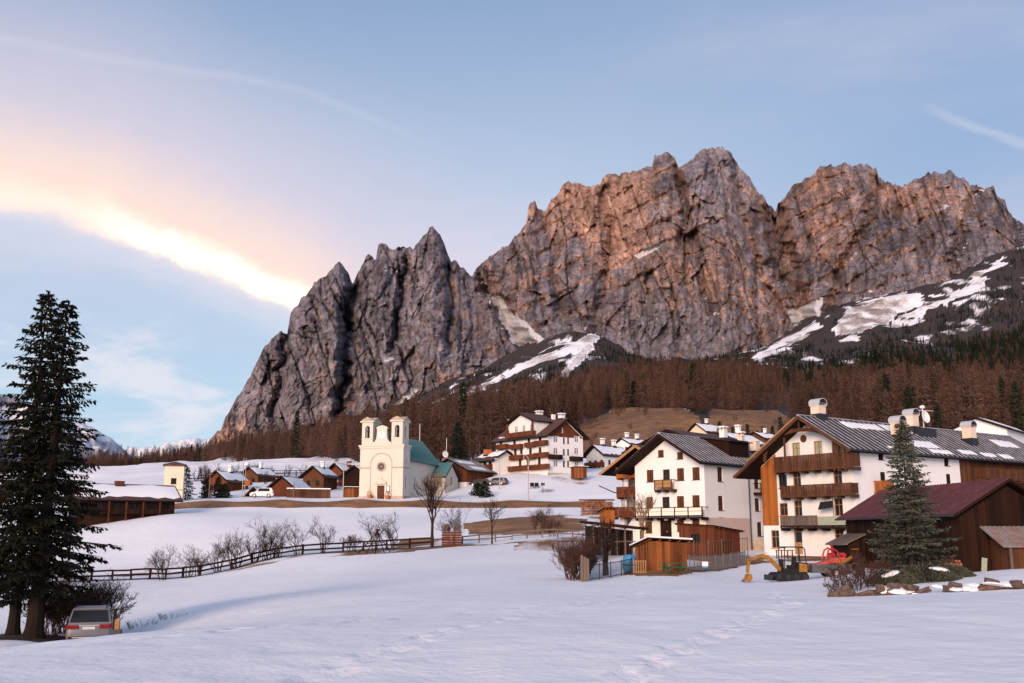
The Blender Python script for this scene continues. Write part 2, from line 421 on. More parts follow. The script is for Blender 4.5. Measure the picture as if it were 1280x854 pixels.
class MB:
    def __init__(s): s.v = []; s.f = []; s.m = []
    def add(s, V, F, m=0):
        b = len(s.v); s.v += [tuple(p) for p in V]; s.f += [tuple(b + i for i in f) for f in F]; s.m += [m] * len(F); return s
    def box(s, a, b, m=0):
        x0, y0, z0 = [min(p, q) for p, q in zip(a, b)]; x1, y1, z1 = [max(p, q) for p, q in zip(a, b)]
        return s.add([(x0, y0, z0), (x1, y0, z0), (x1, y1, z0), (x0, y1, z0), (x0, y0, z1), (x1, y0, z1), (x1, y1, z1), (x0, y1, z1)],
                     [(0, 3, 2, 1), (4, 5, 6, 7), (0, 1, 5, 4), (1, 2, 6, 5), (2, 3, 7, 6), (3, 0, 4, 7)], m)
    def cbox(s, c, h, M=None, m=0, taper=1.0):
        P = []
        for dz in (-1, 1):
            for dx, dy in ((-1, -1), (1, -1), (1, 1), (-1, 1)):
                k = taper if dz > 0 else 1
                p = Vector((dx * h[0] * k, dy * h[1] * k, dz * h[2]))
                P.append((M @ p if M is not None else p) + Vector(c))
        return s.add(P, [(0, 3, 2, 1), (4, 5, 6, 7), (0, 1, 5, 4), (1, 2, 6, 5), (2, 3, 7, 6), (3, 0, 4, 7)], m)
    def beam(s, p, q, w, h, m=0):
        p, q = Vector(p), Vector(q); d = (q - p)
        if d.length < 1e-6: return s
        z = d.normalized(); u = Vector((0, 0, 1)) if abs(z.z) < .95 else Vector((1, 0, 0))
        x = z.cross(u).normalized(); y = x.cross(z)
        P = []
        for e in (p, q):
            for a, b in ((-1, -1), (1, -1), (1, 1), (-1, 1)): P.append(e + x * a * w / 2 + y * b * h / 2)
        return s.add(P, [(0, 1, 2, 3), (7, 6, 5, 4), (0, 4, 5, 1), (1, 5, 6, 2), (2, 6, 7, 3), (3, 7, 4, 0)], m)
    def tube(s, pts, rad, n=6, m=0, cap=True):
        pts = [Vector(p) for p in pts]
        if isinstance(rad, (int, float)): rad = [rad] * len(pts)
        b = len(s.v); prev = None
        for i, p in enumerate(pts):
            d = (pts[min(i + 1, len(pts) - 1)] - pts[max(i - 1, 0)]).normalized()
            if prev is None:
                u = Vector((0, 0, 1)) if abs(d.z) < .9 else Vector((1, 0, 0)); x = d.cross(u).normalized()
            else: x = (prev - d * prev.dot(d)).normalized()
            prev = x; y = d.cross(x)
            for k in range(n):
                a = 2 * math.pi * k / n; s.v.append(tuple(p + (x * math.cos(a) + y * math.sin(a)) * rad[i]))
        for i in range(len(pts) - 1):
            for k in range(n):
                k2 = (k + 1) % n
                s.f.append((b + i * n + k, b + i * n + k2, b + (i + 1) * n + k2, b + (i + 1) * n + k)); s.m.append(m)
        if cap:
            s.f.append(tuple(b + k for k in reversed(range(n)))); s.m.append(m)
            e = b + (len(pts) - 1) * n; s.f.append(tuple(e + k for k in range(n))); s.m.append(m)
        return s
    def prism(s, poly, off, m=0):
        """closed solid from a 3D polygon swept along a vector"""
        n = len(poly); off = Vector(off); P = [Vector(p) for p in poly]; Q = [p + off for p in P]
        F = [tuple(range(n)), tuple(reversed(range(n, 2 * n)))] + [(i, i + n, (i + 1) % n + n, (i + 1) % n) for i in range(n)]
        return s.add(P + Q, F, m)
    def lathe(s, prof, n=12, c=(0, 0, 0), m=0, M=None):
        b = len(s.v)
        for r, z in prof:
            for k in range(n):
                a = 2 * math.pi * k / n; p = Vector((r * math.cos(a), r * math.sin(a), z))
                if M is not None: p = M @ p
                s.v.append(tuple(p + Vector(c)))
        for i in range(len(prof) - 1):
            for k in range(n):
                k2 = (k + 1) % n; s.f.append((b + i * n + k, b + i * n + k2, b + (i + 1) * n + k2, b + (i + 1) * n + k)); s.m.append(m)
        return s
    def mesh(s, name, mats, smooth=False):
        me = bpy.data.meshes.new(name); me.from_pydata(s.v, [], s.f)
        if isinstance(mats, str): mats = [mats]
        for x in mats: me.materials.append(MATS[x])
        if len(mats) > 1: me.polygons.foreach_set('material_index', np.array(s.m, np.int32))
        if smooth: me.polygons.foreach_set('use_smooth', np.ones(len(s.f), bool))
        me.update(); return me
    def build(s, name, mats, parent=None, loc=None, rot=None, smooth=False, kind=None, label=None):
        return link(name, s.mesh(name, mats, smooth), parent, loc, rot, kind, label)

# ------------------------------------------------------------------ terrain
CTRL = []
def cp(Y, *pp):
    for px, py in pp: CTRL.append(at(px, py, Y))
# foreground field (z given directly for the near band)
for x in (-45, -25, 0, 25, 45):
    CTRL.append(Vector((x, -50, -1.6))); CTRL.append(Vector((x, -15, -1.9)))
cp(16, (-200, 862), (100, 858), (400, 854), (700, 853), (1000, 852), (1300, 850), (1600, 848))
cp(26, (-250, 838), (0, 814), (100, 800), (160, 794), (250, 788), (380, 786), (640, 782), (900, 778), (1150, 774), (1400, 772))
cp(38, (-100, 822), (60, 815), (160, 806), (260, 786), (420, 769), (640, 756), (900, 750), (1100, 748), (1300, 741), (1500, 735))
cp(47, (-200, 812), (-60, 800), (20, 793), (60, 796), (110, 812), (150, 808), (220, 790), (300, 775))
cp(46, (1040, 747), (1120, 742), (1200, 737), (1290, 729), (1450, 722))
cp(52, (1110, 730), (1200, 724), (1290, 716), (1450, 710))
cp(60, (-250, 790), (-50, 785), (60, 785), (150, 780), (230, 763), (330, 750), (480, 740), (640, 734), (800, 735), (960, 735), (1100, 720), (1205, 716), (1350, 706))
cp(76, (-200, 765), (50, 757), (150, 757), (300, 745), (450, 730), (640, 720), (735, 722), (820, 713), (900, 720), (1000, 720), (1060, 708), (1200, 700), (1400, 690))
cp(92, (-200, 745), (50, 740), (250, 732), (450, 715), (640, 703), (730, 702), (800, 695), (880, 699), (960, 698), (1075, 694), (1200, 692), (1400, 680))
cp(116, (-250, 728), (0, 724), (140, 723), (250, 717), (310, 704), (378, 694), (454, 690), (541, 685), (610, 682), (680, 674), (760, 675), (850, 684), (960, 682), (1150, 678), (1400, 665))
cp(130, (-250, 712), (0, 706), (200, 702), (378, 685), (454, 681), (541, 677), (610, 672), (680, 667), (800, 664), (950, 668), (1200, 660))
cp(160, (-250, 672), (0, 660), (140, 652), (215, 644), (300, 646), (450, 647), (600, 648), (740, 643), (850, 642), (1000, 645), (1250, 640))
cp(177, (-250, 655), (0, 648), (140, 642), (180, 640), (214, 637), (260, 635), (350, 635), (450, 635), (540, 635), (640, 635), (740, 634), (850, 630), (1000, 632), (1250, 628))
cp(181.5, (214, 631), (260, 627), (350, 626), (450, 625.5), (540, 626), (640, 627), (740, 628))
cp(192, (-250, 645), (0, 640), (130, 635), (214, 629), (300, 625), (400, 624), (480, 624), (570, 623), (620, 621), (700, 618), (760, 614), (850, 612), (1000, 612), (1250, 606))
cp(215, (0, 632), (214, 620), (350, 618), (450, 617), (560, 611), (620, 598), (684, 594), (735, 595), (790, 596), (900, 594), (1100, 590), (1300, 585))
cp(240, (-250, 632), (130, 615), (250, 607), (350, 607), (450, 606), (560, 600), (630, 589), (700, 586), (790, 585), (900, 580), (1100, 572), (1300, 568))
cp(300, (-250, 622), (130, 608), (250, 597), (430, 592), (560, 583), (650, 572), (740, 567), (850, 566), (1000, 563), (1150, 556), (1350, 550))
cp(400, (-300, 615), (130, 602), (250, 588), (430, 580), (560, 570), (650, 556), (740, 545), (800, 528), (850, 540), (940, 523), (1000, 540), (1150, 540), (1350, 536))
cp(600, (-300, 610), (130, 596), (250, 581), (430, 571), (560, 555), (650, 535), (740, 513), (850, 510), (1000, 512), (1150, 515), (1350, 505))
cp(1200, (-300, 598), (130, 592), (250, 579), (430, 556), (560, 535), (650, 506), (740, 483), (850, 480), (1000, 480), (1150, 478), (1350, 455))
cp(1900, (-300, 594), (130, 592), (250, 577), (430, 540), (500, 524), (560, 506), (650, 470), (740, 444), (800, 457), (850, 457), (940, 450), (1000, 438), (1080, 425), (1150, 420), (1240, 395), (1350, 385))
cp(2350, (-300, 592), (130, 591), (250, 576), (430, 527), (500, 508), (560, 478), (650, 446), (740, 416), (790, 447), (865, 449), (940, 443), (1010, 404), (1055, 380), (1140, 364), (1240, 325), (1350, 300))
cp(2750, (-300, 591), (130, 590), (250, 575), (430, 520), (560, 470), (740, 412), (865, 440), (1010, 398), (1140, 358), (1350, 295))
C = np.array([tuple(p) for p in CTRL])
def warp(x, y):
    k = np.maximum(y, -55) + 60.0
    return np.stack([x / k * 1.6, np.log(k) * 1.0], -1)
def tps_k(d2): return np.where(d2 > 1e-12, d2 * np.log(np.maximum(d2, 1e-12)) * .5, 0)
_W = warp(C[:, 0], C[:, 1]); _q = C[:, 2] / (C[:, 1] + 60.0); _n = len(C)
_A = np.zeros((_n + 3, _n + 3)); _d = ((_W[:, None] - _W[None]) ** 2).sum(-1)
_A[:_n, :_n] = tps_k(_d) + np.eye(_n) * 2e-5
_A[:_n, _n] = 1; _A[:_n, _n + 1:] = _W; _A[_n:, :_n] = _A[:_n, _n:].T
_w = np.linalg.solve(_A, np.concatenate([_q, np.zeros(3)]))
def ground_base(x, y):
    x = np.asarray(x, float).ravel(); y = np.asarray(y, float).ravel(); out = np.empty(len(x))
    for i in range(0, len(x), 20000):
        P = warp(x[i:i + 20000], y[i:i + 20000])
        d = ((P[:, None] - _W[None]) ** 2).sum(-1)
        out[i:i + 20000] = tps_k(d) @ _w[:_n] + _w[_n] + P @ _w[_n + 1:]
    return out * (np.maximum(y, -55) + 60.0)
TRAILS = [(-3.5, 12, 9.5, 66, .8, .3), (2.0, 14, 15, 55, 1.0, 1.7), (-9, 22, 4, 40, .6, .9), (10, 17, 24, 40, .9, 2.2)]
def ground_z(x, y):
    x = np.asarray(x, float).ravel(); y = np.asarray(y, float).ravel()
    z = ground_base(x, y)
    amp = np.clip((y - 260) / 300, 0, 1)
    z = z + amp * (fbm(x / 90, y / 90, 0, 4, 5) - .5) * 26 * np.clip(y / 900, .25, 1.3)
    z = z + (fbm(x / 7, y / 11, 0, 4, 9) - .5) * .28 * np.clip(1.2 - y / 200, .15, 1)
    near = np.clip((80 - y) / 25, 0, 1) * (y > 5)
    if near.any():
        q = near > 0; xn, yn = x[q], y[q]
        d = (fbm(xn / 1.1, yn / 1.3, 0, 4, 19) - .5) * .075 + (ridged(xn / 3.2 + .4 * yn / 3, yn / 2.6, 0, 3, 23) - .6) * .03 * (fbm(xn / 9, yn / 9, 0, 2, 24) > .5)
        for (x0, y0, x1, y1, amp, ph) in TRAILS:     # foot trails
            L_ = math.hypot(x1 - x0, y1 - y0); ux, uy = (x1 - x0) / L_, (y1 - y0) / L_; s = (xn - x0) * ux + (yn - y0) * uy; o = -(xn - x0) * uy + (yn - y0) * ux - amp * np.sin(s / 7 + ph)
            st = np.round(s / .75); sg = np.where(st % 2 == 0, .17, -.17); rr = np.hypot((s - st * .75) / .26, (o - sg) / .19); ok = (s > 0) & (s < L_)
            d -= np.where(ok, .17 * np.clip(1.25 - rr, 0, 1), 0); d += np.where(ok & (rr > 1.2) & (rr < 1.9), .025, 0)
        z[q] = z[q] + d * near[q]
    return z
def gz(x, y): return float(ground_z([x], [y])[0])
def on(px, Y, dz=0.0):
    py = 690.0
    for _ in range(3):
        p = at(px, py, Y); z = gz(p.x, Y); py = float(proj(p.x, Y, z)[1])
    return Vector((p.x, Y, z + dz))

M1 = [(672, 568), (730, 528), (775, 510), (838, 500), (872, 520), (892, 562)]; M2 = [(884, 562), (886, 512), (930, 497), (970, 513), (1012, 540), (1012, 565)]
FENCE = ((60, 112), (140, 114), (187, 115), (207, 114), (250, 112), (289, 112), (315, 115), (343, 117), (378, 117.5), (454, 118), (541, 119))
def make_ground():
    ys = np.concatenate([np.arange(-50, 10, 2.0), np.arange(10, 60, .26), np.arange(60, 130, .55), np.arange(130, 262, .62),
                         np.arange(262, 600, 3.0), np.arange(600, 1500, 12.0), np.arange(1500, 2760, 9.0)])
    us = np.linspace(-1, 1, 400)
    Yg, U = np.meshgrid(ys, us, indexing='ij'); Xg = U * (.65 * np.maximum(Yg, 0) + 32)
    x, y = Xg.ravel(), Yg.ravel(); z = ground_z(x, y)
    px, py = proj(x, y, z)
    n1 = fbm(x / 14, y / 14, 0, 4, 40) - .5; n2 = fbm(x / 60, y / 60, 0, 4, 41) - .5
    n3 = fbm(x / 3.5, y / 6, 0, 3, 43) - .5
    grass = np.zeros(len(x)); woods = np.zeros(len(x)); scree = np.zeros(len(x))
    bank = sstep(y, 176.0, 177.6) * sstep(y, 184.0, 182.0) * sstep(px, 200, 225) * sstep(px, 770, 740)
    grass = np.maximum(grass, bank * 1.0)
    def patch(poly, v, lo, hi, arr, j=1.0):
        q = inpoly(px + n1 * 40 * j, py + n1 * 16 * j + n3 * 4 * j, poly) & (y > lo) & (y < hi); arr[q] = np.maximum(arr[q], np.where(y[q] > 290, v, np.clip(v * (.82 + 1.5 * n1[q] + .9 * n3[q]), 0, 1)))
    patch([(585, 668), (585, 655), (640, 650), (700, 646), (735, 650), (725, 664), (650, 668)], .62, 110, 172, grass, .6)
    patch([(640, 692), (660, 680), (700, 672), (735, 676), (720, 690), (690, 690)], .38, 70, 130, grass)
    patch([(690, 672), (690, 640), (770, 640), (765, 690)], .33, 90, 172, grass)
    patch([(500, 690), (500, 676), (690, 664), (690, 678)], .42, 112, 150, grass, .5)
    patch([(780, 722), (790, 712), (880, 708), (900, 715), (850, 722)], .55, 60, 90, grass)
    patch([(860, 712), (930, 688), (965, 690), (960, 700), (900, 716)], .66, 60, 100, grass)
    patch([(940, 702), (940, 690), (1060, 690), (1060, 700)], .85, 84, 100, grass, .3)
    patch([(0, 730), (0, 716), (140, 718), (250, 712), (300, 702), (400, 690), (520, 683), (520, 690), (400, 697), (320, 708), (255, 722), (140, 728)], .46, 100, 130, grass, .12)
    patch([(600, 618), (600, 596), (690, 596), (760, 606), (760, 616)], .30, 192, 230, grass)
    # brown meadow slopes behind the village
    patch(M1, .95, 290, 620, grass, .25)
    patch(M2, .92, 290, 620, grass, .25)
    fp = [on(a_, b_) for a_, b_ in FENCE]
    for p_, q_ in zip(fp[:-1], fp[1:]):
        dx, dy = q_.x - p_.x, q_.y - p_.y; t_ = np.clip(((x - p_.x) * dx + (y - p_.y) * dy) / (dx * dx + dy * dy), 0, 1); dd = np.hypot(x - p_.x - t_ * dx, y - p_.y - t_ * dy)
        woods = np.maximum(woods, np.clip(1.25 - dd / (1.3 + 1.6 * n1), 0, .9))
    # alluvial soil under the spruces
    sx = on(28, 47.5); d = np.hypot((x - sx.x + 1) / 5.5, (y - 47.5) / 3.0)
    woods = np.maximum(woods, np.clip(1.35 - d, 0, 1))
    # forest floor and talus
    fo = (y > np.interp(px, [-60, 130, 250, 330, 430, 500, 1300], [1200, 1200, 1300, 720, 520, 400, 380])) & ~((grass > .5) & (y < 620))
    woods[fo] = np.clip(.72 + n2[fo] * 1.1, 0, 1)
    hi = y > 1500
    woods[hi] = np.clip(.56 + n2[hi] * .7 - (fbm(x[hi] / 26, y[hi] / 120, 0, 4, 77, .65) - .5) * .75, 0, 1)
    def streak(line, w0, w1, wd, sc):
        L = np.array(line, float); t = np.clip((py - L[0, 1]) / (L[-1, 1] - L[0, 1] + 1e-9), 0, 1)
        cx = np.interp(py, L[:, 1], L[:, 0]) if L[0, 1] < L[-1, 1] else np.interp(-py, -L[:, 1], L[:, 0])
        q = (py > min(L[:, 1])) & (py < max(L[:, 1])) & (y > 1300) & (np.abs(px + n2 * 9 - cx) < (w0 + (w1 - w0) * t) / 2)
        woods[q] = wd; scree[q] = sc
    streak([(745, 416), (730, 440), (712, 462), (695, 482)], 20, 9, .12, .35)
    patchpoly = [(742, 416), (748, 422), (700, 447), (650, 464), (600, 489), (560, 510), (525, 520), (560, 504), (600, 481), (650, 455), (700, 437)]
    q = inpoly(px + n1 * 6, py + n2 * 8, patchpoly) & (y > 1300); woods[q] = .20 + .35 * (fbm(x[q] / 22, y[q] / 70, 0, 3, 78) - .4); scree[q] = .30 + .4 * n2[q]
    for poly in ([(1040, 412), (1060, 385), (1130, 366), (1160, 370), (1120, 400), (1090, 412), (1050, 425)],
                 [(1100, 412), (1160, 382), (1210, 352), (1245, 325), (1262, 322), (1235, 350), (1200, 380), (1140, 402)],
                 [(938, 448), (975, 428), (1022, 402), (1030, 408), (985, 434), (950, 450)]):
        q = inpoly(px + n1 * 8 + n2 * 22, py + n2 * 16, poly) & (y > 1300); woods[q] = .20 + .40 * (fbm(x[q] / 22, y[q] / 70, 0, 3, 78) - .4); scree[q] = (.28 if poly[0][0] != 1040 else .31) + .6 * (fbm(x[q] / 30, y[q] / 90, 0, 3, 79) - .5)
    V = np.stack([x, y, z], -1); nr, nc = Yg.shape
    i = np.arange(nr * nc).reshape(nr, nc)
    F = np.stack([i[:-1, :-1], i[:-1, 1:], i[1:, 1:], i[1:, :-1]], -1).reshape(-1, 4)
    me = mesh_np('ground', V, F, ['ground_snow'], True)
    a = me.color_attributes.new('cover', 'FLOAT_COLOR', 'POINT')
    a.data.foreach_set('color', np.stack([grass, woods, scree, np.ones(len(x))], -1).astype(np.float32).ravel())
    o = link('ground', me, kind='structure')
    return o
make_ground()

# ------------------------------------------------------------------ mountains
SKY = [(225, 590), (243, 572), (277, 534), (297, 495), (313, 469), (331, 433), (351, 413), (359, 416), (363, 392), (385, 364), (413, 338), (424, 327), (433, 338), (441, 356), (447, 342), (454, 330), (460, 317), (470, 322), (473, 304), (493, 309), (519, 309), (529, 294), (540, 284), (550, 294), (560, 320), (576, 335), (591, 343), (599, 335), (612, 320), (632, 309), (658, 281), (661, 258), (668, 253), (674, 262), (680, 264), (700, 235), (710, 225), (735, 232), (750, 230), (760, 220), (790, 215), (805, 210), (815, 210), (818, 195), (830, 189), (842, 197), (848, 211), (860, 200), (880, 187), (900, 182), (912, 190), (930, 215), (950, 242), (969, 266), (973, 252), (990, 235), (1017, 220), (1022, 210), (1040, 207), (1075, 204), (1095, 207), (1099, 222), (1115, 230), (1135, 230), (1155, 220), (1175, 214), (1205, 220), (1222, 235), (1240, 235), (1255, 250), (1265, 270), (1280, 280), (1330, 300), (1400, 335), (1500, 400), (1620, 470)]
BASE = [(225, 596), (300, 582), (360, 566), (426, 540), (500, 522), (560, 492), (650, 458), (700, 440), (740, 424), (790, 455), (865, 458), (940, 452), (1010, 414), (1055, 392), (1140, 376), (1240, 340), (1350, 330), (1500, 430), (1620, 500)]
# deep gullies: (polyline in the picture's outline, half width, depth in metres)
GUL = [([(441, 352), (434, 400), (428, 470), (420, 530)], 12, 150), ([(505, 308), (503, 370), (492, 430)], 7, 90), ([(597, 338), (618, 372), (640, 408), (672, 442)], 16, 190),
       ([(970, 264), (976, 300), (985, 345), (1003, 400)], 20, 210), ([(752, 230), (762, 290), (758, 350), (742, 420)], 12, 80), ([(848, 208), (856, 250), (850, 300)], 7, 70),
       ([(359, 414), (352, 460), (340, 520)], 9, 90), ([(1099, 222), (1085, 280), (1050, 330), (1040, 385)], 12, 90), ([(1222, 236), (1205, 280), (1190, 340)], 10, 80),
       ([(560, 318), (566, 370), (560, 430)], 8, 80), ([(680, 262), (690, 320), (700, 380)], 8, 60), ([(915, 195), (925, 260), (945, 330), (985, 400)], 8, 60)]
SNOWY = [[(614, 368), (626, 370), (634, 388), (655, 402), (692, 434), (690, 446), (662, 446), (640, 424), (628, 404)], [(985, 388), (1030, 372), (1022, 404), (992, 408)], [(792, 320), (830, 300), (832, 304), (798, 325)], [(474, 516), (512, 484), (526, 488), (502, 512)]]
def make_mountain():
    nu, nt_ = 1130, 400
    pu = np.linspace(226, 1500, nu); tt = np.linspace(0, 1, nt_)
    S = np.array(SKY, float); B = np.array(BASE, float)
    sk = np.interp(pu, S[:, 0], S[:, 1]) + (fbm(pu / 6, pu * 0, 0, 3, 3) - .5) * 7 - (ridged(pu / 12, pu * 0 + 4, 0, 3, 8) - .62) * 8 * np.clip((pu - 300) / 100, .2, 1)
    bs = np.interp(pu, B[:, 0], B[:, 1]) + 6
    P, T = np.meshgrid(pu, tt, indexing='ij')
    PY = bs[:, None] * (1 - T) + sk[:, None] * T
    # large plan: three massifs standing at different distances
    yb = np.interp(pu, [226, 300, 420, 440, 540, 598, 640, 760, 900, 968, 1000, 1100, 1200, 1400, 1600], [2700, 2560, 2330, 2400, 2320, 2430, 2400, 2320, 2290, 2450, 2420, 2350, 2330, 2350, 2500])
    depth = np.interp(pu, [226, 300, 420, 600, 760, 900, 968, 1075, 1250, 1600], [30, 180, 380, 480, 620, 620, 560, 620, 600, 200])
    Y0 = yb[:, None] + depth[:, None] * (T ** 1.2)
    xw = (P - CX) / 1254 * 2500; zw = (669 - PY) / 1254 * 2500
    k = np.clip(T * 6, .25, 1)
    wx = xw + 34 * (fbm(xw / 190, zw / 190, 0, 2, 61) - .5) + 5 * (fbm(xw / 14, zw / 14, 0, 2, 63) - .5); wz = zw + 34 * (fbm(xw / 190, zw / 190, 5.5, 2, 62) - .5) + 5 * (fbm(xw / 14, zw / 14, 5, 2, 64) - .5)
    def facet(sx, sz, seed, shear):
        """broken planar facets: every cell of a jittered grid is a tilted plane"""
        u = (wx + shear * wz) / sx; v_ = (wz - .35 * wx) / sz; iu, iv = np.floor(u).astype(np.int64), np.floor(v_).astype(np.int64)
        best = np.full(u.shape, 9e9); off = np.zeros_like(u); rid = np.zeros_like(u)
        for du in (-1, 0, 1):
            for dv_ in (-1, 0, 1):
                cu, cv_ = iu + du, iv + dv_; ex = u - cu - _h(cu, cv_, 0 * cu, seed); ey = v_ - cv_ - _h(cu, cv_, 0 * cu + 1, seed); d = ex * ex + ey * ey
                o = (_h(cu, cv_, 0 * cu + 2, seed) - .5) * .9 + (_h(cu, cv_, 0 * cu + 3, seed) - .5) * 2.4 * ex + (_h(cu, cv_, 0 * cu + 4, seed) - .5) * 1.6 * ey
                q = d < best; best = np.where(q, d, best); off = np.where(q, o, off); rid = np.where(q, _h(cu, cv_, 0 * cu + 5, seed), rid)
        return off, rid
    lean = wx + .30 * wz
    r1 = ridged(lean / 330, wz / 1000, 0, 2, 11); r2 = ridged(lean / 110, wz / 360, 0, 4, 12, .6)
    r3 = ridged((wx + .1 * wz) / 34, wz / 120, 0, 4, 13, .6); f1 = fbm(xw / 16, zw / 16, 0, 4, 14, .6)
    crack = np.clip(1 - np.abs(fbm(lean / 75, wz / 420, 7.7, 3, 18) - .5) / .022, 0, 1)
    crack2 = np.clip(1 - np.abs(fbm((wx - .6 * wz) / 120, wz / 160, 1.7, 3, 28) - .5) / .014, 0, 1)
    st_ = (zw - .52 * xw) / 58 + 1.1 * fbm(xw / 260, zw / 260, 2.2, 2, 16) + .16 * fbm(xw / 20, zw / 20, 2.2, 2, 17); st = st_ - np.floor(st_); led_ = np.minimum(st / .85, (1 - st) / .15)
    fa, ta = facet(150, 330, 71, .25); fb, tb = facet(58, 130, 72, .15); fc, tc_ = facet(25, 62, 73, .1); fd, td = facet(12, 24, 74, .05); fe, te = facet(6.5, 10, 75, 0)
    lmask = np.clip((P - 540) / 120, .3, 1) * np.clip((fbm(xw / 110, zw / 110, 3.1, 3, 83) - .38) * 6, .15, 1.3); fv, tv = facet(19, 190, 76, .12)
    lay = np.floor(st_ * 3.0 + .5 * tb).astype(np.int64); tl_ = _h(lay, lay * 0, lay * 0, 81)
    rel = 130 * (r1 - .62) + 38 * (r2 - .6) + 14 * (r3 - .58) + 9 * (f1 - .5) - 17 * lmask * (led_ - .5) - 26 * crack - 9 * crack2
    rel = rel + 9 * fv + 34 * fa + 26 * fb + 18 * fc + 11 * fd + 5 * fe
    tone_ = np.clip(.5 + .22 * (tb - .5) + .42 * (tc_ - .5) + .40 * (td - .5) + .26 * (te - .5) + .30 * lmask * (tl_ - .5) + .34 * (tv - .5) - .35 * crack - .2 * crack2, 0, 1)
    gul = np.zeros_like(P)
    for line, hw, dp in GUL:
        Lg = np.array(line, float); c = np.interp(PY, Lg[:, 1], Lg[:, 0]); wob = (fbm(PY / 14, P * 0 + hw, 0, 3, 21) - .5) * 14
        span = sstep(PY, Lg[0, 1] - 14, Lg[0, 1]) * sstep(PY, Lg[-1, 1] + 30, Lg[-1, 1])
        g = np.clip(1 - np.abs(P + wob - c) / hw, 0, 1); gul = np.maximum(gul, g * span * dp)
    edge = np.clip((P - 226) / 60, 0, 1)
    fade_top = np.clip((1 - T) * 14, .55, 1)
    sn = np.zeros_like(P)
    for poly in SNOWY: sn[inpoly(P + (fbm(xw / 30, zw / 30, 0, 3, 44) - .5) * 10, PY + 5 * (f1 - .5), poly)] = 1.0
    Y = Y0 - rel * k * edge * fade_top * (1 - .65 * sn) + gul * fade_top
    a = (P - CX) / FPX; b = (CY - PY) / FPX
    ry = CP - b * SP; K = Y / ry
    X = a * K; Z = (SP + b * CP) * K
    # back slope behind the ridge line
    nb = 10; Xb = []; Yb_ = []; Zb = []
    for j in range(1, nb + 1):
        q = j / nb; Xb.append(X[:, -1] * (1 + .10 * q)); Yb_.append(Y[:, -1] + 650 * q + 60 * (fbm(pu / 20, pu * 0 + j, 0, 3, 5) - .5)); Zb.append(Z[:, -1] * (1 - .75 * q ** 1.3) - 8 * j + 0 * pu)
    X = np.concatenate([X, np.array(Xb).T], 1); Y = np.concatenate([Y, np.array(Yb_).T], 1); Z = np.concatenate([Z, np.array(Zb).T], 1)
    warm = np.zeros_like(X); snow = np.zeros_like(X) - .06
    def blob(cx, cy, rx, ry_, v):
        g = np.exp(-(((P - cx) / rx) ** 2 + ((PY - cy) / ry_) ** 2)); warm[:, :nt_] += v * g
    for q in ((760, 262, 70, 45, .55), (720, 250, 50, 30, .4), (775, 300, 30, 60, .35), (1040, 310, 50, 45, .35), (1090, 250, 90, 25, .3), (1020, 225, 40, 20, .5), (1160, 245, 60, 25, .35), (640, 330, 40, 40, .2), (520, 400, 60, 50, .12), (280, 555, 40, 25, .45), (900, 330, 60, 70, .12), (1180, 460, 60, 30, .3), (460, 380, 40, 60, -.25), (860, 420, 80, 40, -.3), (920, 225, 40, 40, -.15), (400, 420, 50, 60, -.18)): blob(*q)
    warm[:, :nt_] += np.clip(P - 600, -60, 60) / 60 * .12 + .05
    n = fbm(xw / 60, zw / 30, 0, 4, 33); led = np.clip((st > .84) * (n - .40) * 2.2, 0, .40)
    snow[:, :nt_] += sn * 1.5 + led; tone = np.zeros_like(X) + .5; tone[:, :nt_] = tone_
    nc = X.shape[1]; i = np.arange(nu * nc).reshape(nu, nc)
    F = np.stack([i[:-1, :-1], i[1:, :-1], i[1:, 1:], i[:-1, 1:]], -1).reshape(-1, 4)
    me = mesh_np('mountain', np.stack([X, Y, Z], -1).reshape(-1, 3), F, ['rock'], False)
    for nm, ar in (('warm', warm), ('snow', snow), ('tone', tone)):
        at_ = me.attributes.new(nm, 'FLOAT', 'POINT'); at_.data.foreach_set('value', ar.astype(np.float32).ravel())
    link('mountain', me, kind='structure')
make_mountain()

def far_range(name, sky, Yr, depth, seed, warm_fn):
    nu, nt_ = 240, 60
    S = np.array(sky, float); pu = np.linspace(S[0, 0], S[-1, 0], nu); tt = np.linspace(0, 1, nt_)
    s = np.interp(pu, S[:, 0], S[:, 1]) + (fbm(pu / 9, pu * 0, 0, 4, seed) - .5) * 4
    X = np.zeros((nu, nt_)); Y = X.copy(); Z = X.copy(); W = X.copy()
    for j, t in enumerate(tt):
        y = Yr - depth * (1 - t); top = (669 - s) / 1254 * Yr
        bot = (669 - 600) / 1254 * (Yr - depth)
        z = bot + (top - bot) * t ** 1.4
        y = y - 500 * (fbm(pu / 14, pu * 0 + t * 5, 0, 4, seed + 3) - .5) * (1 - t * .5)
        z = z + 160 * (ridged(pu / 18, pu * 0 + t * 3, 0, 4, seed + 4) - .6) * t * (1 - t) * 3
        X[:, j] = (pu - CX) / 1254 * y; Y[:, j] = y; Z[:, j] = z; W[:, j] = warm_fn(pu, t)
    X = np.concatenate([X, X[:, -1:] * 1.15], 1); Y = np.concatenate([Y, Y[:, -1:] + depth * .6], 1); Z = np.concatenate([Z, Z[:, -1:] * .2], 1); W = np.concatenate([W, W[:, -1:]], 1)
    n2 = nt_ + 1; i = np.arange(nu * n2).reshape(nu, n2)
    F = np.stack([i[:-1, :-1], i[1:, :-1], i[1:, 1:], i[:-1, 1:]], -1).reshape(-1, 4)
    me = mesh_np(name, np.stack([X, Y, Z], -1).reshape(-1, 3), F, ['far_snow_rock'], True)
    at_ = me.attributes.new('warm', 'FLOAT', 'POINT'); at_.data.foreach_set('value', W.astype(np.float32).ravel())
    link(name, me, kind='structure')
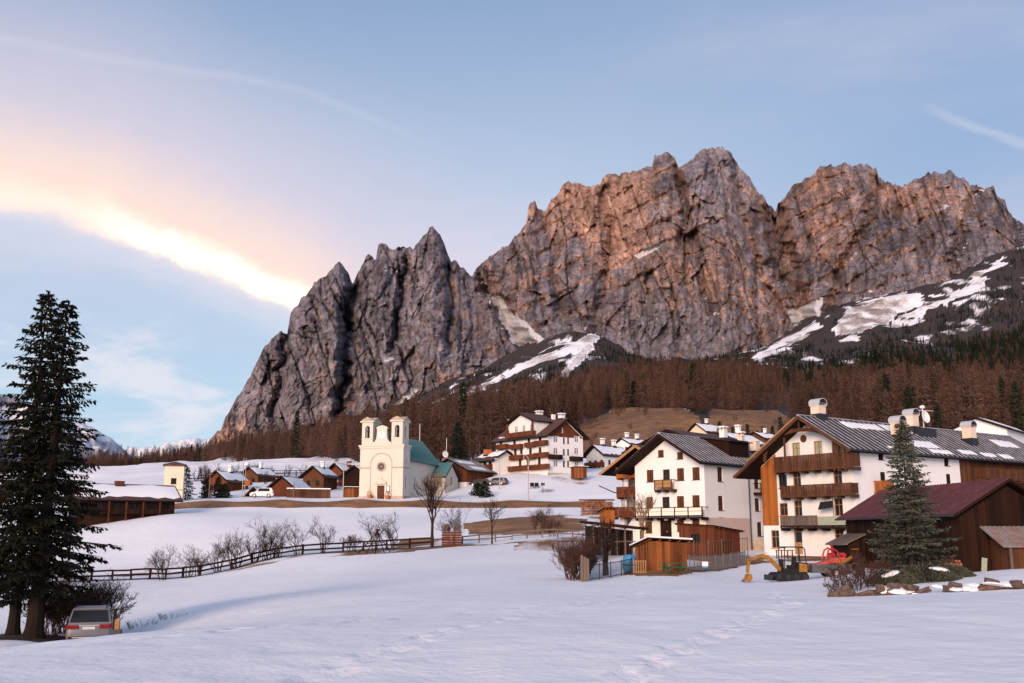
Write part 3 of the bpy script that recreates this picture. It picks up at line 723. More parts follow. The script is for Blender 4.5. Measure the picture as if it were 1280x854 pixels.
far_range('far_mountain', [(-200, 556), (-60, 548), (60, 566), (120, 572), (160, 562), (195, 560), (225, 551), (250, 549), (290, 548), (340, 560)], 8200, 2600, 50, lambda u, t: np.where(t > .25, .40, .55) + 0 * u)
far_range('far_ridge', [(-300, 470), (-120, 480), (-20, 492), (60, 512), (110, 536), (135, 549), (150, 562), (175, 582), (200, 600)], 5200, 2300, 70, lambda u, t: np.where(t > .4, .50, .62) + 0 * u)

# ------------------------------------------------------------------ houses: helpers
class Frame:
    """local frame of a building: X runs along its right-hand side, Y along its left-hand side, origin at the near corner"""
    def __init__(s, px, py, Y, alpha):
        s.O = at(px, py, Y); s.a = R(alpha); s.c, s.s_ = math.cos(s.a), math.sin(s.a)
    def loc(s, p):
        dx, dy = p[0] - s.O.x, p[1] - s.O.y
        return Vector((s.c * dx + s.s_ * dy, -s.s_ * dx + s.c * dy, p[2] - s.O.z))
    def _ray(s, px, py):
        r = ray(px, py); o = s.loc((0, 0, 0)); d = Vector((s.c * r[0] + s.s_ * r[1], -s.s_ * r[0] + s.c * r[1], r[2])); return o, d
    def X(s, px, py, x0=0.0):            # hit of a sight line with the plane X = x0 -> (y, z)
        o, d = s._ray(px, py); t = (x0 - o.x) / d.x; return (o.y + t * d.y, o.z + t * d.z)
    def Y(s, px, py, y0=0.0):            # ... with the plane Y = y0 -> (x, z)
        o, d = s._ray(px, py); t = (y0 - o.y) / d.y; return (o.x + t * d.x, o.z + t * d.z)

WALL = {'X0': ((0, 0, 0), (0, 1, 0), (-1, 0, 0)), 'Y0': ((0, 0, 0), (1, 0, 0), (0, -1, 0))}
def wall_face(bm, O, sd, nd, outline, holes, depth, mi=0):
    """planar wall with real openings; reveals run inwards by depth"""
    O, sd, nd = Vector(O), Vector(sd), Vector(nd)
    P = lambda s, z, d=0.0: O + sd * s + Vector((0, 0, z)) - nd * d
    ed = []
    def loop(pts):
        vs_ = [bm.verts.new(P(*p)) for p in pts]
        for i in range(len(vs_)): ed.append(bm.edges.new((vs_[i - 1], vs_[i])))
    loop(outline)
    for s0, z0, s1, z1 in holes: loop([(s0, z0), (s1, z0), (s1, z1), (s0, z1)])
    r = bmesh.ops.triangle_fill(bm, use_beauty=True, use_dissolve=False, edges=ed, normal=nd)
    for g in r['geom']:
        if isinstance(g, bmesh.types.BMFace): g.material_index = mi
    for s0, z0, s1, z1 in holes:
        c = [(s0, z0), (s1, z0), (s1, z1), (s0, z1)]
        for i in range(4):
            a, b = c[i - 1], c[i]
            f = bm.faces.new([bm.verts.new(P(*q)) for q in ((a[0], a[1]), (b[0], b[1]), (b[0], b[1], depth), (a[0], a[1], depth))]); f.material_index = mi

_WIN = {}
def window(parent, O, sd, nd, s, z, w, h, style='wood', name='window', recess=.14):
    """frame (mesh) with pane and, if asked, shutter leaves as children. s = centre, z = sill"""
    O, sd, nd = Vector(O), Vector(sd), Vector(nd)
    loc = O + sd * s + Vector((0, 0, z)) - nd * recess
    rz = math.atan2(nd.x, -nd.y)          # local -y looks outwards
    key = (round(w, 2), round(h, 2), style)
    if key not in _WIN:
        fm = {'wood': 'wood_brown', 'red': 'wood_red', 'pale': 'wood_tan', 'dark': 'wood_dark', 'shut': 'wood_brown', 'white': 'paint_white', 'curtain': 'wood_tan', 'orange': 'wood_orange', 'open': 'wood_brown'}[style]
        t = .07; m = MB()
        for a, b in (((-w / 2, -.05, 0), (-w / 2 + t, .03, h)), ((w / 2 - t, -.05, 0), (w / 2, .03, h)), ((-w / 2 + t, -.05, h - t), (w / 2 - t, .03, h)), ((-w / 2 + t, -.05, 0), (w / 2 - t, .03, t))): m.box(a, b)
        m.box((-.03, -.03, t), (.03, .03, h - t))
        if h > 1.0: m.box((-w / 2 + t, -.025, h * .62), (w / 2 - t, .025, h * .62 + .05))
        m.box((-w / 2 - .08, -recess - .07, -.06), (w / 2 + .08, -.055, -.005))        # sill
        me = m.mesh(name, [fm])
        p = MB().box((-w / 2 + t * .5, .035, t * .5), (w / 2 - t * .5, .06, h - t * .5)).mesh('pane', ['curtain' if style == 'curtain' else ('glass_pale' if style == 'white' else 'glass')])
        q = None
        if style in ('shut',):
            q = MB()
            for k in range(2):
                x0 = -w / 2 + .02 + k * (w / 2); q.box((x0, -.11, .03), (x0 + w / 2 - .04, -.07, h - .03))
                for j in range(6): q.box((x0 + .06, -.125, .1 + j * (h - .2) / 6), (x0 + w / 2 - .10, -.1105, .1 + (j + .6) * (h - .2) / 6))
            q = q.mesh('shutter', ['wood_brown'])
        elif style == 'open':
            q = MB()
            for k in (-1, 1): q.box((k * w / 2 + k * .03, -recess - .05, .0), (k * w / 2 + k * (w / 2), -recess - .01, h))
            q = q.mesh('shutter', ['wood_brown'])
        _WIN[key] = (me, p, q)
    me, p, q = _WIN[key]
    o = link(name, me, parent, loc, (0, 0, rz)); link('pane', p, o)
    if q: link('shutter', q, o)
    return o
def door(parent, O, sd, nd, s, z, w, h, m='wood_brown', recess=.16, glass=False):
    O, sd, nd = Vector(O), Vector(sd), Vector(nd); rz = math.atan2(nd.x, -nd.y)
    b = MB()
    for k in range(2):
        x0 = -w / 2 + k * w / 2
        b.box((x0 + .02, -.03, 0.02), (x0 + w / 2 - .02, .03, h)); b.box((x0 + .10, -.05, .15), (x0 + w / 2 - .10, -.031, h * .42)); 
        if not glass: b.box((x0 + .10, -.05, h * .5), (x0 + w / 2 - .10, -.031, h - .15))
    for a, c in (((-w / 2 - .06, -.08, 0), (-w / 2 + .015, .04, h + .06)), ((w / 2 - .015, -.08, 0), (w / 2 + .06, .04, h + .06)), ((-w / 2 + .015, -.08, h + .005), (w / 2 - .015, .04, h + .06))): b.box(a, c)
    o = b.build('door', [m], parent, O + sd * s + Vector((0, 0, z)) - nd * recess, (0, 0, rz))
    if glass: MB().box((-w / 2 + .12, -.06, h * .5), (w / 2 - .12, -.032, h - .18)).build('pane', ['glass'], o)
    MB().box((.06, -.11, h * .45), (.10, -.052, h * .45 + .12)).build('handle', ['metal_zinc'], o)
    return o

def roof_slab(m, A, B, C_, D, th, mi=0):
    """slab whose top corners are A,B (ridge) C,D (eave), thickness th downwards"""
    P = [Vector(p) for p in (A, B, C_, D)]; n = (P[1] - P[0]).cross(P[3] - P[0]).normalized()
    if n.z < 0: n = -n
    m.prism(P, -n * th, mi)
def gable_roof(parent, L0, L1, W0, W1, wr, zr, ze0, ze1, axis='X', mat_='roof_metal', th=.22, ribs=0.0, snow=False, seed=0, fascia='wood_dark', under='wood_dark', patches=(), vb=.30):
    """ridge along local axis from L0 to L1 at cross position wr, height zr; eaves at W0 (height ze0) and W1 (ze1)"""
    rnd = random.Random(seed)
    T = (lambda l, w, z: (l, w, z)) if axis == 'X' else (lambda l, w, z: (w, l, z))
    m = MB(); roof_slab(m, T(L0, wr, zr), T(L1, wr, zr), T(L1, W0, ze0), T(L0, W0, ze0), .10)
    roof_slab(m, T(L0, wr, zr), T(L1, wr, zr), T(L1, W1, ze1), T(L0, W1, ze1), .10)
    r = m.build('roof', [mat_], parent)
    # timber deck, rafters and verge boards under the covering
    d = MB(); e = .106
    s0 = (zr - ze0) / (wr - W0); s1 = (zr - ze1) / (W1 - wr)
    c0 = e * math.hypot(1, s0); c1 = e * math.hypot(1, s1)
    roof_slab(d, T(L0 + .03, wr, zr - c0), T(L1 - .03, wr, zr - c0), T(L1 - .03, W0 + .05, ze0 + s0 * .05 - c0), T(L0 + .03, W0 + .05, ze0 + s0 * .05 - c0), th)
    roof_slab(d, T(L0 + .03, wr, zr - c1), T(L1 - .03, wr, zr - c1), T(L1 - .03, W1 - .05, ze1 + s1 * .05 - c1), T(L0 + .03, W1 - .05, ze1 + s1 * .05 - c1), th)
    d.build('roof_deck', [under], r)
    for lx in (L0 - .035, L1 + .035):
        for Wx, zx, sg in ((W0, ze0, -1), (W1, ze1, 1)):
            MB().beam(T(lx, wr, zr - .02 - vb / 2), T(lx, Wx + sg * .03, zx - .02 - vb / 2), .06, vb).build('verge_board', [fascia], r)
    for W, ze, sg in ((W0, ze0, -1), (W1, ze1, 1)): MB().tube([T(L0, W + sg * .10, ze - .10), T(L1, W + sg * .10, ze - .10)], .075, 6).build('gutter', ['metal_dark'], r)
    if ribs:
        b = MB(); n = int((L1 - L0) / ribs)
        for i in range(n + 1):
            l = L0 + .04 + i * (L1 - L0 - .08) / n
            b.beam(T(l, wr, zr + .02), T(l, W0, ze0 + .02), .10, .07); b.beam(T(l, wr, zr + .02), T(l, W1, ze1 + .02), .10, .07)
        b.beam(T(L0, wr, zr + .06), T(L1, wr, zr + .06), .3, .08)
        b.build('seam', ['roof_rib'], r, kind='stuff')
    if snow: snow_cover(r, T, L0, L1, W0, W1, wr, zr, ze0, ze1, seed, snow)
    for (l0, l1, q0, q1, side) in patches: snow_patch(r, T, l0, l1, q0, q1, wr, zr, W0 if side == 0 else W1, ze0 if side == 0 else ze1, seed + int(l0 * 7))
    return r
def snow_patch(r, T, l0, l1, q0, q1, wr, zr, We, ze, seed, th=.11):
    """uneven slab of snow between fractions q0..q1 of the slope"""
    n, k = 14, 5; V = []; rnd = np.random.RandomState(seed & 0xffff)
    top = rnd.rand(n) * .12; bot = rnd.rand(n) * .16
    for j in range(k):
        for i in range(n):
            t = j / (k - 1); a = q0 + top[i] * (q1 - q0); b = q1 - bot[i] * (q1 - q0); q = a + (b - a) * t
            e = min(i, n - 1 - i, j * 1.5, (k - 1 - j) * 1.5, 1.0); l = l0 + (l1 - l0) * i / (n - 1)
            V.append(T(l, wr + (We - wr) * q, zr + (ze - zr) * q + .015 + th * e + .03 * rnd.rand()))
    F = []
    for j in range(k - 1):
        for i in range(n - 1): F.append((j * n + i, j * n + i + 1, (j + 1) * n + i + 1, (j + 1) * n + i))
    b = len(V); Vb = [(v[0], v[1], v[2] - th - .06) for v in V]
    F2 = [tuple(reversed([x + b for x in f])) for f in F]
    me = bpy.data.meshes.new('snow_patch'); me.from_pydata(V + Vb, [], F + F2); me.materials.append(MATS['snow'])
    me.polygons.foreach_set('use_smooth', np.ones(len(me.polygons), bool)); link('snow_patch', me, r)
def snow_cover(r, T, L0, L1, W0, W1, wr, zr, ze0, ze1, seed, cover):
    rnd = random.Random(seed)
    for We, ze in ((W0, ze0), (W1, ze1)):
        snow_patch(r, T, L0 + .15, L1 - .15, .02, .96 * cover, wr, zr, We, ze, seed + 5, .2)

def chimney(parent, x, y, z0, w, h, cap='hood', m='chimney_plaster', d=None):
    d = d or w; b = MB(); b.box((x - w / 2, y - d / 2, z0 - 1.2), (x + w / 2, y + d / 2, z0 + h)); b.box((x - w / 2 - .06, y - d / 2 - .06, z0 + h), (x + w / 2 + .06, y + d / 2 + .06, z0 + h + .08))
    o = b.build('chimney', [m], parent)
    k = MB(); k.box((x - w / 2 - .10, y - d / 2 - .10, z0 - 1.2), (x + w / 2 + .10, y + d / 2 + .10, z0 + h * .30)); k.build('flashing', ['metal_dark'], o)
    c = MB(); zt = z0 + h + .085
    if cap == 'hood':       # half-barrel sheet hood
        n = 8; pts = [(math.cos(math.pi * i / n), math.sin(math.pi * i / n)) for i in range(n + 1)]
        poly = [(x + (w / 2 + .12) * a, y - d / 2 - .12, zt + .18 + (w * .5) * s) for a, s in pts]; c.prism(poly, (0, d + .24, 0))
        c.box((x - w / 2 - .10, y - d / 2 - .10, zt), (x - w / 2 - .05, y + d / 2 + .10, zt + .18)); c.box((x + w / 2 + .05, y - d / 2 - .10, zt), (x + w / 2 + .10, y + d / 2 + .10, zt + .18))
        for yy in (y - d / 2 - .125, y + d / 2 + .123): MB().prism([(x + (w / 2 + .02) * a, yy, zt + .20 + (w * .42) * s) for a, s in pts], (0, .002, 0)).build('flue_shade_plate', ['black_rubber'], o)  # black plates on the closed hood ends paint the shade of an open flue
        c.build('chimney_hood', ['metal_zinc'], o)
    elif cap == 'slab':
        for a in (-1, 1):
            for s in (-1, 1): c.box((x + a * w * .36 - .06, y + s * d * .36 - .06, zt), (x + a * w * .36 + .06, y + s * d * .36 + .06, zt + .3))
        c.box((x - w / 2 - .14, y - d / 2 - .14, zt + .3), (x + w / 2 + .14, y + d / 2 + .14, zt + .4)); c.build('chimney_cap', [m], o)
        MB().box((x - w / 2 - .1, y - d / 2 - .1, zt + .402), (x + w / 2 + .1, y + d / 2 + .1, zt + .5)).build('snow_patch', ['snow'], o)
    return o

def balcony(parent, O, sd, nd, s0, s1, z, depth=1.2, rail=1.0, style='boards', m='wood_brown', joists=True, seed=1, mats2=None, gap=.03, bw=.14):
    O, sd, nd = Vector(O), Vector(sd), Vector(nd); rnd = random.Random(seed)
    P = lambda s, d, h: O + sd * s + nd * d + Vector((0, 0, z + h))
    f = MB()
    def bx(s_0, s_1, d0, d1, h0, h1): 
        c = (P(s_0, d0, h0) + P(s_1, d1, h1)) / 2; Mx = Matrix((sd, nd, Vector((0, 0, 1)))).transposed()
        f.cbox(c, (abs(s_1 - s_0) / 2, abs(d1 - d0) / 2, abs(h1 - h0) / 2), Mx)
    bx(s0, s1, .01, depth, -.12, 0)
    n = max(2, int((s1 - s0) / 1.4))
    if joists:
        for i in range(n + 1):
            s = s0 + .1 + (s1 - s0 - .2) * i / n; bx(s - .08, s + .08, .01, depth - .05, -.32, -.125)
    o = f.build('balcony', [m], parent)
    f = MB(); bx(s0, s1, depth - .09, depth - .01, rail - .08, rail); bx(s0, s0 + .08, .01, depth - .095, rail - .08, rail); bx(s1 - .08, s1, .01, depth - .095, rail - .08, rail)
    bx(s0, s1, depth - .08, depth - .02, .10, .18)
    if style == 'frame': bx(s0, s1, depth - .07, depth - .03, rail * .55, rail * .55 + .05)
    f.build('handrail', [m], o)
    k = max(2, int((s1 - s0) / 1.6)) + 1
    for i in range(k):
        f = MB(); s = s0 + .005 + (s1 - s0 - .11) * i / (k - 1); bx(s, s + .10, depth - .105, depth - .002, 0, rail + .02); f.build('post', [m], o)
    f = MB()
    if style == 'boards':
        s = s0 + .02
        while s < s1 - bw:
            j = rnd.uniform(-.008, .008); bx(s, s + bw - gap, depth - .04 + j, depth - .012 + j, .05 - rnd.random() * .12, rail - .085); s += bw
        d = .08
        while d < depth - .2:
            for e in (s0 + .03, s1 - .05): bx(e, e + .025, d, d + bw - gap, .05, rail - .085)
            d += bw
        f.build('railing_boards', [mats2 or m], o, kind='stuff')
    elif style == 'frame':
        for i in range(k - 1):
            a = s0 + .06 + (s1 - s0 - .11) * i / (k - 1); b = s0 + (s1 - s0 - .11) * (i + 1) / (k - 1)
            bx(a + .06, b - .02, depth - .045, depth - .03, .2, rail - .1)
        f.build('railing_panel', [mats2 or 'plaster_cream'], o)
    return o

def house(name, label, fr, L, W, he, ridge_h, axis='X', ridge=None, he1=None, wall='plaster_white', roof='roof_metal', over=(1.0, 1.0, .9), wins=(), ribs=0.0, snow=False,
          gable=None, group=None, seed=0, found=1.5, over1=None, cat='house', patches=(), zones=(), under='wood_dark', fascia='wood_dark', win_recess=.14, vb=.30, deck=.22):
    """gable-roofed body. axis: direction of the ridge. wins: (plane, s, zsill, w, h, style). zones: (plane, [(s,z)...] outline, material) cladding panels 3 cm proud
    over: front, back (along ridge) and eave overhang"""
    t = thing(name, label, cat, fr.O, fr.a, group)
    cross = W if axis == 'X' else L; ln = L if axis == 'X' else W
    rp = cross / 2 if ridge is None else ridge; he1 = he if he1 is None else he1
    bm = bmesh.new()
    gout = [(0, -found), (cross, -found), (cross, he1 - .05), (rp, ridge_h - .05), (0, he - .05)]
    gl = []
    def holes(pl): return [(s - w / 2, z, s + w / 2, z + h) for p, s, z, w, h, st in wins if p == pl]
    if axis == 'X':
        wall_face(bm, (0, 0, 0), (0, 1, 0), (-1, 0, 0), gout, holes('X0'), .2)
        wall_face(bm, (L, 0, 0), (0, 1, 0), (1, 0, 0), gout, [], .2)
        wall_face(bm, (0, 0, 0), (1, 0, 0), (0, -1, 0), [(0, -found), (L, -found), (L, he - .05), (0, he - .05)], holes('Y0'), .2)
        wall_face(bm, (0, W, 0), (1, 0, 0), (0, 1, 0), [(0, -found), (L, -found), (L, he1 - .05), (0, he1 - .05)], [], .2)
    else:
        wall_face(bm, (0, 0, 0), (1, 0, 0), (0, -1, 0), gout, holes('Y0'), .2)
        wall_face(bm, (0, W, 0), (1, 0, 0), (0, 1, 0), gout, [], .2)
        wall_face(bm, (0, 0, 0), (0, 1, 0), (-1, 0, 0), [(0, -found), (W, -found), (W, he - .05), (0, he - .05)], holes('X0'), .2)
        wall_face(bm, (L, 0, 0), (0, 1, 0), (1, 0, 0), [(0, -found), (W, -found), (W, he1 - .05), (0, he1 - .05)], [], .2)
    bmesh.ops.recalc_face_normals(bm, faces=bm.faces)
    me = bpy.data.meshes.new('wall'); bm.to_mesh(me); bm.free(); me.materials.append(MATS[wall]); link('wall', me, t)
    ov = over[2]; ov1 = ov if over1 is None else over1
    s0 = (ridge_h - he) / rp; s1 = (ridge_h - he1) / (cross - rp); lift = .36
    rf = gable_roof(t, -over[0], ln + over[1], -ov, cross + ov1, rp, ridge_h + lift, he - s0 * ov + lift, he1 - s1 * ov1 + lift, axis, roof, ribs=ribs, snow=snow, seed=seed, patches=patches, under=under, fascia=fascia, vb=vb, th=deck)
    for p, s, z, w, h, st in wins:
        O, sd, nd = WALL[p]
        if st.startswith('door'): door(t, O, sd, nd, s, z, w, h, {'door': 'wood_brown', 'doord': 'wood_dark', 'dooro': 'wood_orange', 'doorg': 'wood_tan'}[st], glass=st == 'doorg')
        else: window(t, O, sd, nd, s, z, w, h, st, recess=win_recess)
    for p, poly, m in zones:
        O, sd, nd = [Vector(q) for q in WALL[p]]
        hs = holes(p)
        s_lo = min(q[0] for q in poly); s_hi = max(q[0] for q in poly)
        # boards cut to the outline, skipping openings
        b = MB(); bw = .24; s = s_lo
        def span(sx):
            zs = []
            for i in range(len(poly)):
                (a0, b0), (a1, b1) = poly[i - 1], poly[i]
                if (a0 <= sx < a1) or (a1 <= sx < a0): zs.append(b0 + (b1 - b0) * (sx - a0) / (a1 - a0))
            zs.sort(); return zs
        rnd = random.Random(seed + 3)
        while s < s_hi - .02:
            c = min(s + bw / 2, s_hi - .01); zs = span(c)
            for i in range(0, len(zs) - 1, 2):
                seg = [(zs[i], zs[i + 1])]
                for (h0, z0, h1, z1) in hs:
                    if h0 - bw / 2 < c < h1 + bw / 2:
                        ns = []
                        for (a, q) in seg:
                            if z1 <= a or z0 >= q: ns.append((a, q)); continue
                            if z0 > a: ns.append((a, z0))
                            if z1 < q: ns.append((z1, q))
                        seg = ns
                for a, q in seg:
                    if q - a < .05: continue
                    d = .03 + rnd.random() * .018; e = min(s + bw - .012, s_hi)
                    A = O + sd * s + Vector((0, 0, a)); B = O + sd * e + Vector((0, 0, a)); U = Vector((0, 0, q - a))
                    b.prism([A + nd * .004, B + nd * .004, B + U + nd * .004, A + U + nd * .004], nd * d)
            s += bw
        b.build('cladding', [m], t, kind='stuff')
    return t, rf
def zroof(rf_ridge, he, ridge_h, rp, w): return None

# ================================================================== THE BUILDINGS
# ---- large white house at the right
fr = Frame(1075, 695, 90, 34.5)
W, HE, RH, RP = 10.9, 9.55, 12.45, 4.6
HE1 = RH - (W - RP) * (RH - HE) / RP
wins = []
def fx(px, py, w, h, st, x0=0.0):
    s, z = fr.X(px, py); wins.append(('X0', s, z - h / 2, w, h, st))
def fy(px, py, w, h, st):
    s, z = fr.Y(px, py); wins.append(('Y0', s, z - h / 2, w, h, st))
for p in ((995, 563), (1022.5, 561), (1048, 557)): fx(*p, .95, 1.45, 'curtain')
for p in ((996, 600), (1047, 597)): fx(*p, .95, 1.6, 'pale')
fx(978.5, 602, 1.0, 1.3, 'dark'); fx(979.5, 637, 1.0, 1.2, 'orange')
for p in ((997.5, 636), (1048, 634)): fx(*p, .95, 1.6, 'pale')
fx(969, 674, 1.0, 1.7, 'pale'); fx(1049, 671, 1.0, 1.6, 'pale'); fx(998, 678, .95, 2.2, 'doorg')
for p in ((1101, 567), (1104, 598), (1183, 575), (1186, 600)): fy(*p, .8, 1.15, 'dark')
yl = fr.X(972, 620)[0]
zw_ = fr.X(960, 657)[1]
houseR, rf = house('farmhouse', 'large white farmhouse with three wooden balconies and an orange boarded end', fr, 34, W, HE, RH, 'X', RP, HE1, 'plaster_white', 'roof_metal',
    over=(1.7, .8, .95), over1=2.0, wins=wins, ribs=.78, seed=4, found=2.5, fascia='wood_brown', under='wood_dark',
    zones=[('X0', [(yl, zw_), (W, zw_), (W, HE1 - .1), (yl, HE1 + (W - yl) * .62 - .1)], 'wood_orange'), ('Y0', [(16.6, 2.4), (34, 2.4), (34, HE - .2), (16.6, HE - .2)], 'wood_brown')],
    patches=[(3.6, 9.5, .06, .30, 0), (9.9, 16.5, .03, .28, 0), (8.6, 14.5, .52, .78, 0), (11.5, 15, .80, .95, 0), (5, 6.6, .82, .95, 0), (17, 19.5, .74, .9, 0), (20.5, 23, .78, .92, 0), (24, 26, .78, .94, 0), (28, 32, .2, .5, 0)])
X0, Y0 = WALL['X0'], WALL['Y0']
def bal(fr_, parent, pxa, pya, pxb, depth, rail, style, m, z=None, **k):
    a, za = fr_.X(pxa, pya, -depth); b, _ = fr_.X(pxb, pya, -depth); s0, s1 = sorted((a, b))
    return balcony(parent, *X0, s0, s1, za if z is None else z, depth, rail, style, m, **k)
bal(fr, houseR, 968, 589.5, 1066, 1.25, 1.35, 'boards', 'wood_brown', seed=3)
bal(fr, houseR, 975.5, 621, 1064, 1.2, 1.0, 'boards', 'wood_brown', seed=5)
b3 = bal(fr, houseR, 975.5, 659.5, 1064, 1.2, .12, 'none', 'wood_dark')
a0, z3 = fr.X(975.5, 659.5, -1.2); a1, _ = fr.X(1022, 659.5, -1.2); a2, _ = fr.X(1064, 659.5, -1.2); a3, _ = fr.X(1056, 659.5, -1.2)
m = MB(); s = a1
while s < a0 - .02: m.box((-1.17, s, z3 + .06), (-1.14, s + .12, z3 + 1.0)); s += .145
m.box((-1.21, a1, z3 + 1.0), (-1.12, a0, z3 + 1.07)); m.build('railing_boards', ['wood_grey'], b3, kind='stuff')
m = MB(); m.box((-1.17, a3, z3 + .06), (-1.14, a1 - .04, z3 + .95)); m.build('railing_panel', ['curtain'], b3)
m = MB(); s = a2
while s < a3 - .1: m.box((-1.17, s, z3 + .06), (-1.14, s + .12, z3 + 1.0)); s += .145
m.build('railing_boards', ['wood_red'], b3, kind='stuff')
m = MB(); m.tube([(-1.1, a3 + 1.2, z3), (-1.1, a3 + 1.2, z3 + 2.6)], .03, 5); m.prism([(-1.1, a3 + 1.25, z3 + 1.75), (-1.1, a3 + 2.9, z3 + 1.55), (-1.1, a3 + 2.6, z3 + 2.25), (-1.1, a3 + 1.25, z3 + 2.35)], (.03, 0, 0), 1)
m.build('folded_parasol', ['metal_dark', 'black_rubber'], houseR)
# arched gable frame, posts, oculus
for px in (982, 1043, 1057):
    s, z_ = fr.X(px, 589, -1.2); MB().box((-1.24, s - .07, z_), (-1.10, s + .07, min(RH - abs(s - RP) * .62, 12.3) - .15)).build('balcony_post', ['wood_brown'], houseR)
n = 16; pts = []; sA = W - 1.7; sB = .55
for i in range(n + 1):
    a = math.pi * i / n; pts.append((-1.3, (sA + sB) / 2 + (sA - sB) / 2 * math.cos(a), 8.75 + 2.75 * math.sin(a) ** .8))
m = MB()
for i in range(n): m.beam(pts[i], pts[i + 1], .14, .34)
for i in range(2, n - 1): m.beam(pts[i], (-1.3, pts[i][1], RH - abs(pts[i][1] - RP) * .63), .10, .10)
m.build('gable_arch', ['wood_brown'], houseR)
s, z = fr.X(1004.5, 548.5); m = MB(); m.lathe([(.0, .06), (.30, .06), (.36, .0), (.36, -.1)], 14, (-.06, s, z), 0, Matrix.Rotation(R(-90), 3, 'Y')); m.build('oculus', ['wood_brown'], houseR)
m = MB()
m.beam((-1.72, RP + .4, RH + .36 - .17), (-1.72, W + .3, HE1 + .36 + .05), .05, .12); m.build('gilded_verge_strip', ['wood_tan'], houseR)
def roofz(y): return RH + .36 - abs(y - RP) * (RH - HE) / RP
for px, py, x_, y_ in ((1020, 517, 1.3, RP), (1120, 538, 9.3, 1.6), (1158, 531, 14.6, 3.6), (1243, 543, 22.5, 2.2)):
    chimney(rf, x_, y_, roofz(y_), 1.0, 1.55 if px > 1030 else 1.05, 'hood')
m = MB(); xd, yd = 16.8, 3.7; zt = roofz(yd); m.tube([(xd, yd, zt - .2), (xd, yd, zt + 2.5)], .05, 6)
m.lathe([(0.05, -.10), (.4, .0), (.66, .14), (.62, .17), (.38, .04), (.05, -.05)], 16, (xd - .15, yd - .3, zt + 1.5), 0, Matrix.Rotation(R(80), 3, 'X')); m.beam((xd - .9, yd, zt + 2.2), (xd + 1.8, yd, zt + 2.3), .05, .05); m.lathe([(.0, .3), (.25, .2), (.28, 0), (.0, -.2)], 10, (xd, yd, zt + 2.5))
m.build('satellite_dish', ['dish_white'], rf)
MB().box((14.2, 2.6, roofz(2.6) - .5), (17.2, 4.2, roofz(2.6) + .95)).build('roof_hatch', ['metal_dark'], rf)
s, z = fr.Y(1100, 612); balcony(houseR, *Y0, s - .9, s + .9, z - .2, .9, .95, 'boards', 'wood_orange', seed=8)
s, z = fr.Y(1250, 590); balcony(houseR, *Y0, 19, 33, z - .8, 1.2, 1.0, 'boards', 'wood_brown', seed=9)

# ---- white house in the middle with the double gable
fr = Frame(884, 692, 104, 45); W, HE, RH = 9.06, 9.35, 12.15
wins = []
for p in ((826, 567), (850, 569.5)): fx(*p, .75, .75, 'shut')
for p in ((812.6, 595), (850.6, 593), (870, 592)): fx(*p, .9, 1.3, 'shut')
fx(833, 598, .9, 1.9, 'wood'); fx(832.5, 633, .95, 2.0, 'wood')
for p in ((812, 629), (850.6, 628), (870, 627)): fx(*p, .9, 1.3, 'shut')
for p in ((811, 659), (850.6, 657), (870, 656)): fx(*p, .9, 1.25, 'shut')
fx(832.5, 664, 1.5, 2.2, 'doord')
for p in ((900, 593), (901, 629), (902, 656)): fy(*p, .95, 1.5, 'wood')
fy(945.6, 599, .95, 2.0, 'wood'); fy(946.6, 631, .95, 1.4, 'wood'); fy(949.6, 661.5, .95, 1.5, 'wood')
houseM, rf = house('chalet_house', 'white three-storey house with brown shutters and a dark seamed metal roof', fr, 17, W, HE, RH, 'X', None, None, 'plaster_white', 'roof_metal', over=(1.6, .6, .7), over1=1.6, wins=wins, ribs=.7, seed=12, found=2.5,
    patches=[(12, 15.5, .55, .8, 0)])
balc = lambda *a, **k: bal(fr, houseM, *a, **k)
balc(817.5, 612, 839.5, 1.0, 1.0, 'frame', 'wood_brown', mats2='wood_tan')
bb = balc(794, 647.5, 878, 1.15, 1.05, 'frame', 'wood_dark', mats2='plaster_cream')
s, z = fr.Y(946, 616); balcony(houseM, *Y0, s - .7, s + 2.6, z, 1.0, 1.0, 'frame', 'wood_dark', mats2='wood_grey')
# cream and pink plinth, proud of the wall
zb = fr.X(884, 647)[1]; hs = [w for w in wins]
def plinth(parent, plane, s0, s1, z0, z1, wins, m):
    O, sd, nd = WALL[plane]; bm = bmesh.new(); O2 = Vector(O) + Vector(nd) * .03
    hl = [(s - w / 2 - .01, max(z, z0 + .02), s + w / 2 + .01, z + h + .01) for p, s, z, w, h, st in wins if p == plane and z + h < z1 - .02 and s0 < s - w / 2 and s + w / 2 < s1]
    wall_face(bm, O2, sd, nd, [(s0, z0), (s1, z0), (s1, z1), (s0, z1)], hl, .029)
    top = [Vector(O) + Vector(sd) * s + Vector((0, 0, z1)) + Vector(nd) * d for s, d in ((s0, .0), (s1, .0), (s1, .03), (s0, .03))]; bm.faces.new([bm.verts.new(p) for p in top])
    bmesh.ops.recalc_face_normals(bm, faces=bm.faces); me = bpy.data.meshes.new('plinth'); bm.to_mesh(me); bm.free(); me.materials.append(MATS[m]); link('plinth', me, parent)
plinth(houseM, 'X0', 0.0, W, -2.4, zb, wins, 'plaster_cream')
sp_ = fr.Y(937, 650)[0]; plinth(houseM, 'Y0', -.03, sp_, -2.4, zb, wins, 'stone_plinth')
MB().tube([(sp_ + .05, -.75, HE - .35), (sp_ + .05, -.1, HE - 1.2), (sp_ + .05, -.1, -1.2)], .07, 6).build('downpipe', ['metal_dark'], houseM)
MB().box((sp_ + .3, -1.6, -2), (17, -.002, 1.3)).build('terrace', ['stone_trim'], houseM)
def roofz(y): return RH + .36 - abs(y - W / 2) * (RH - HE) / (W / 2)
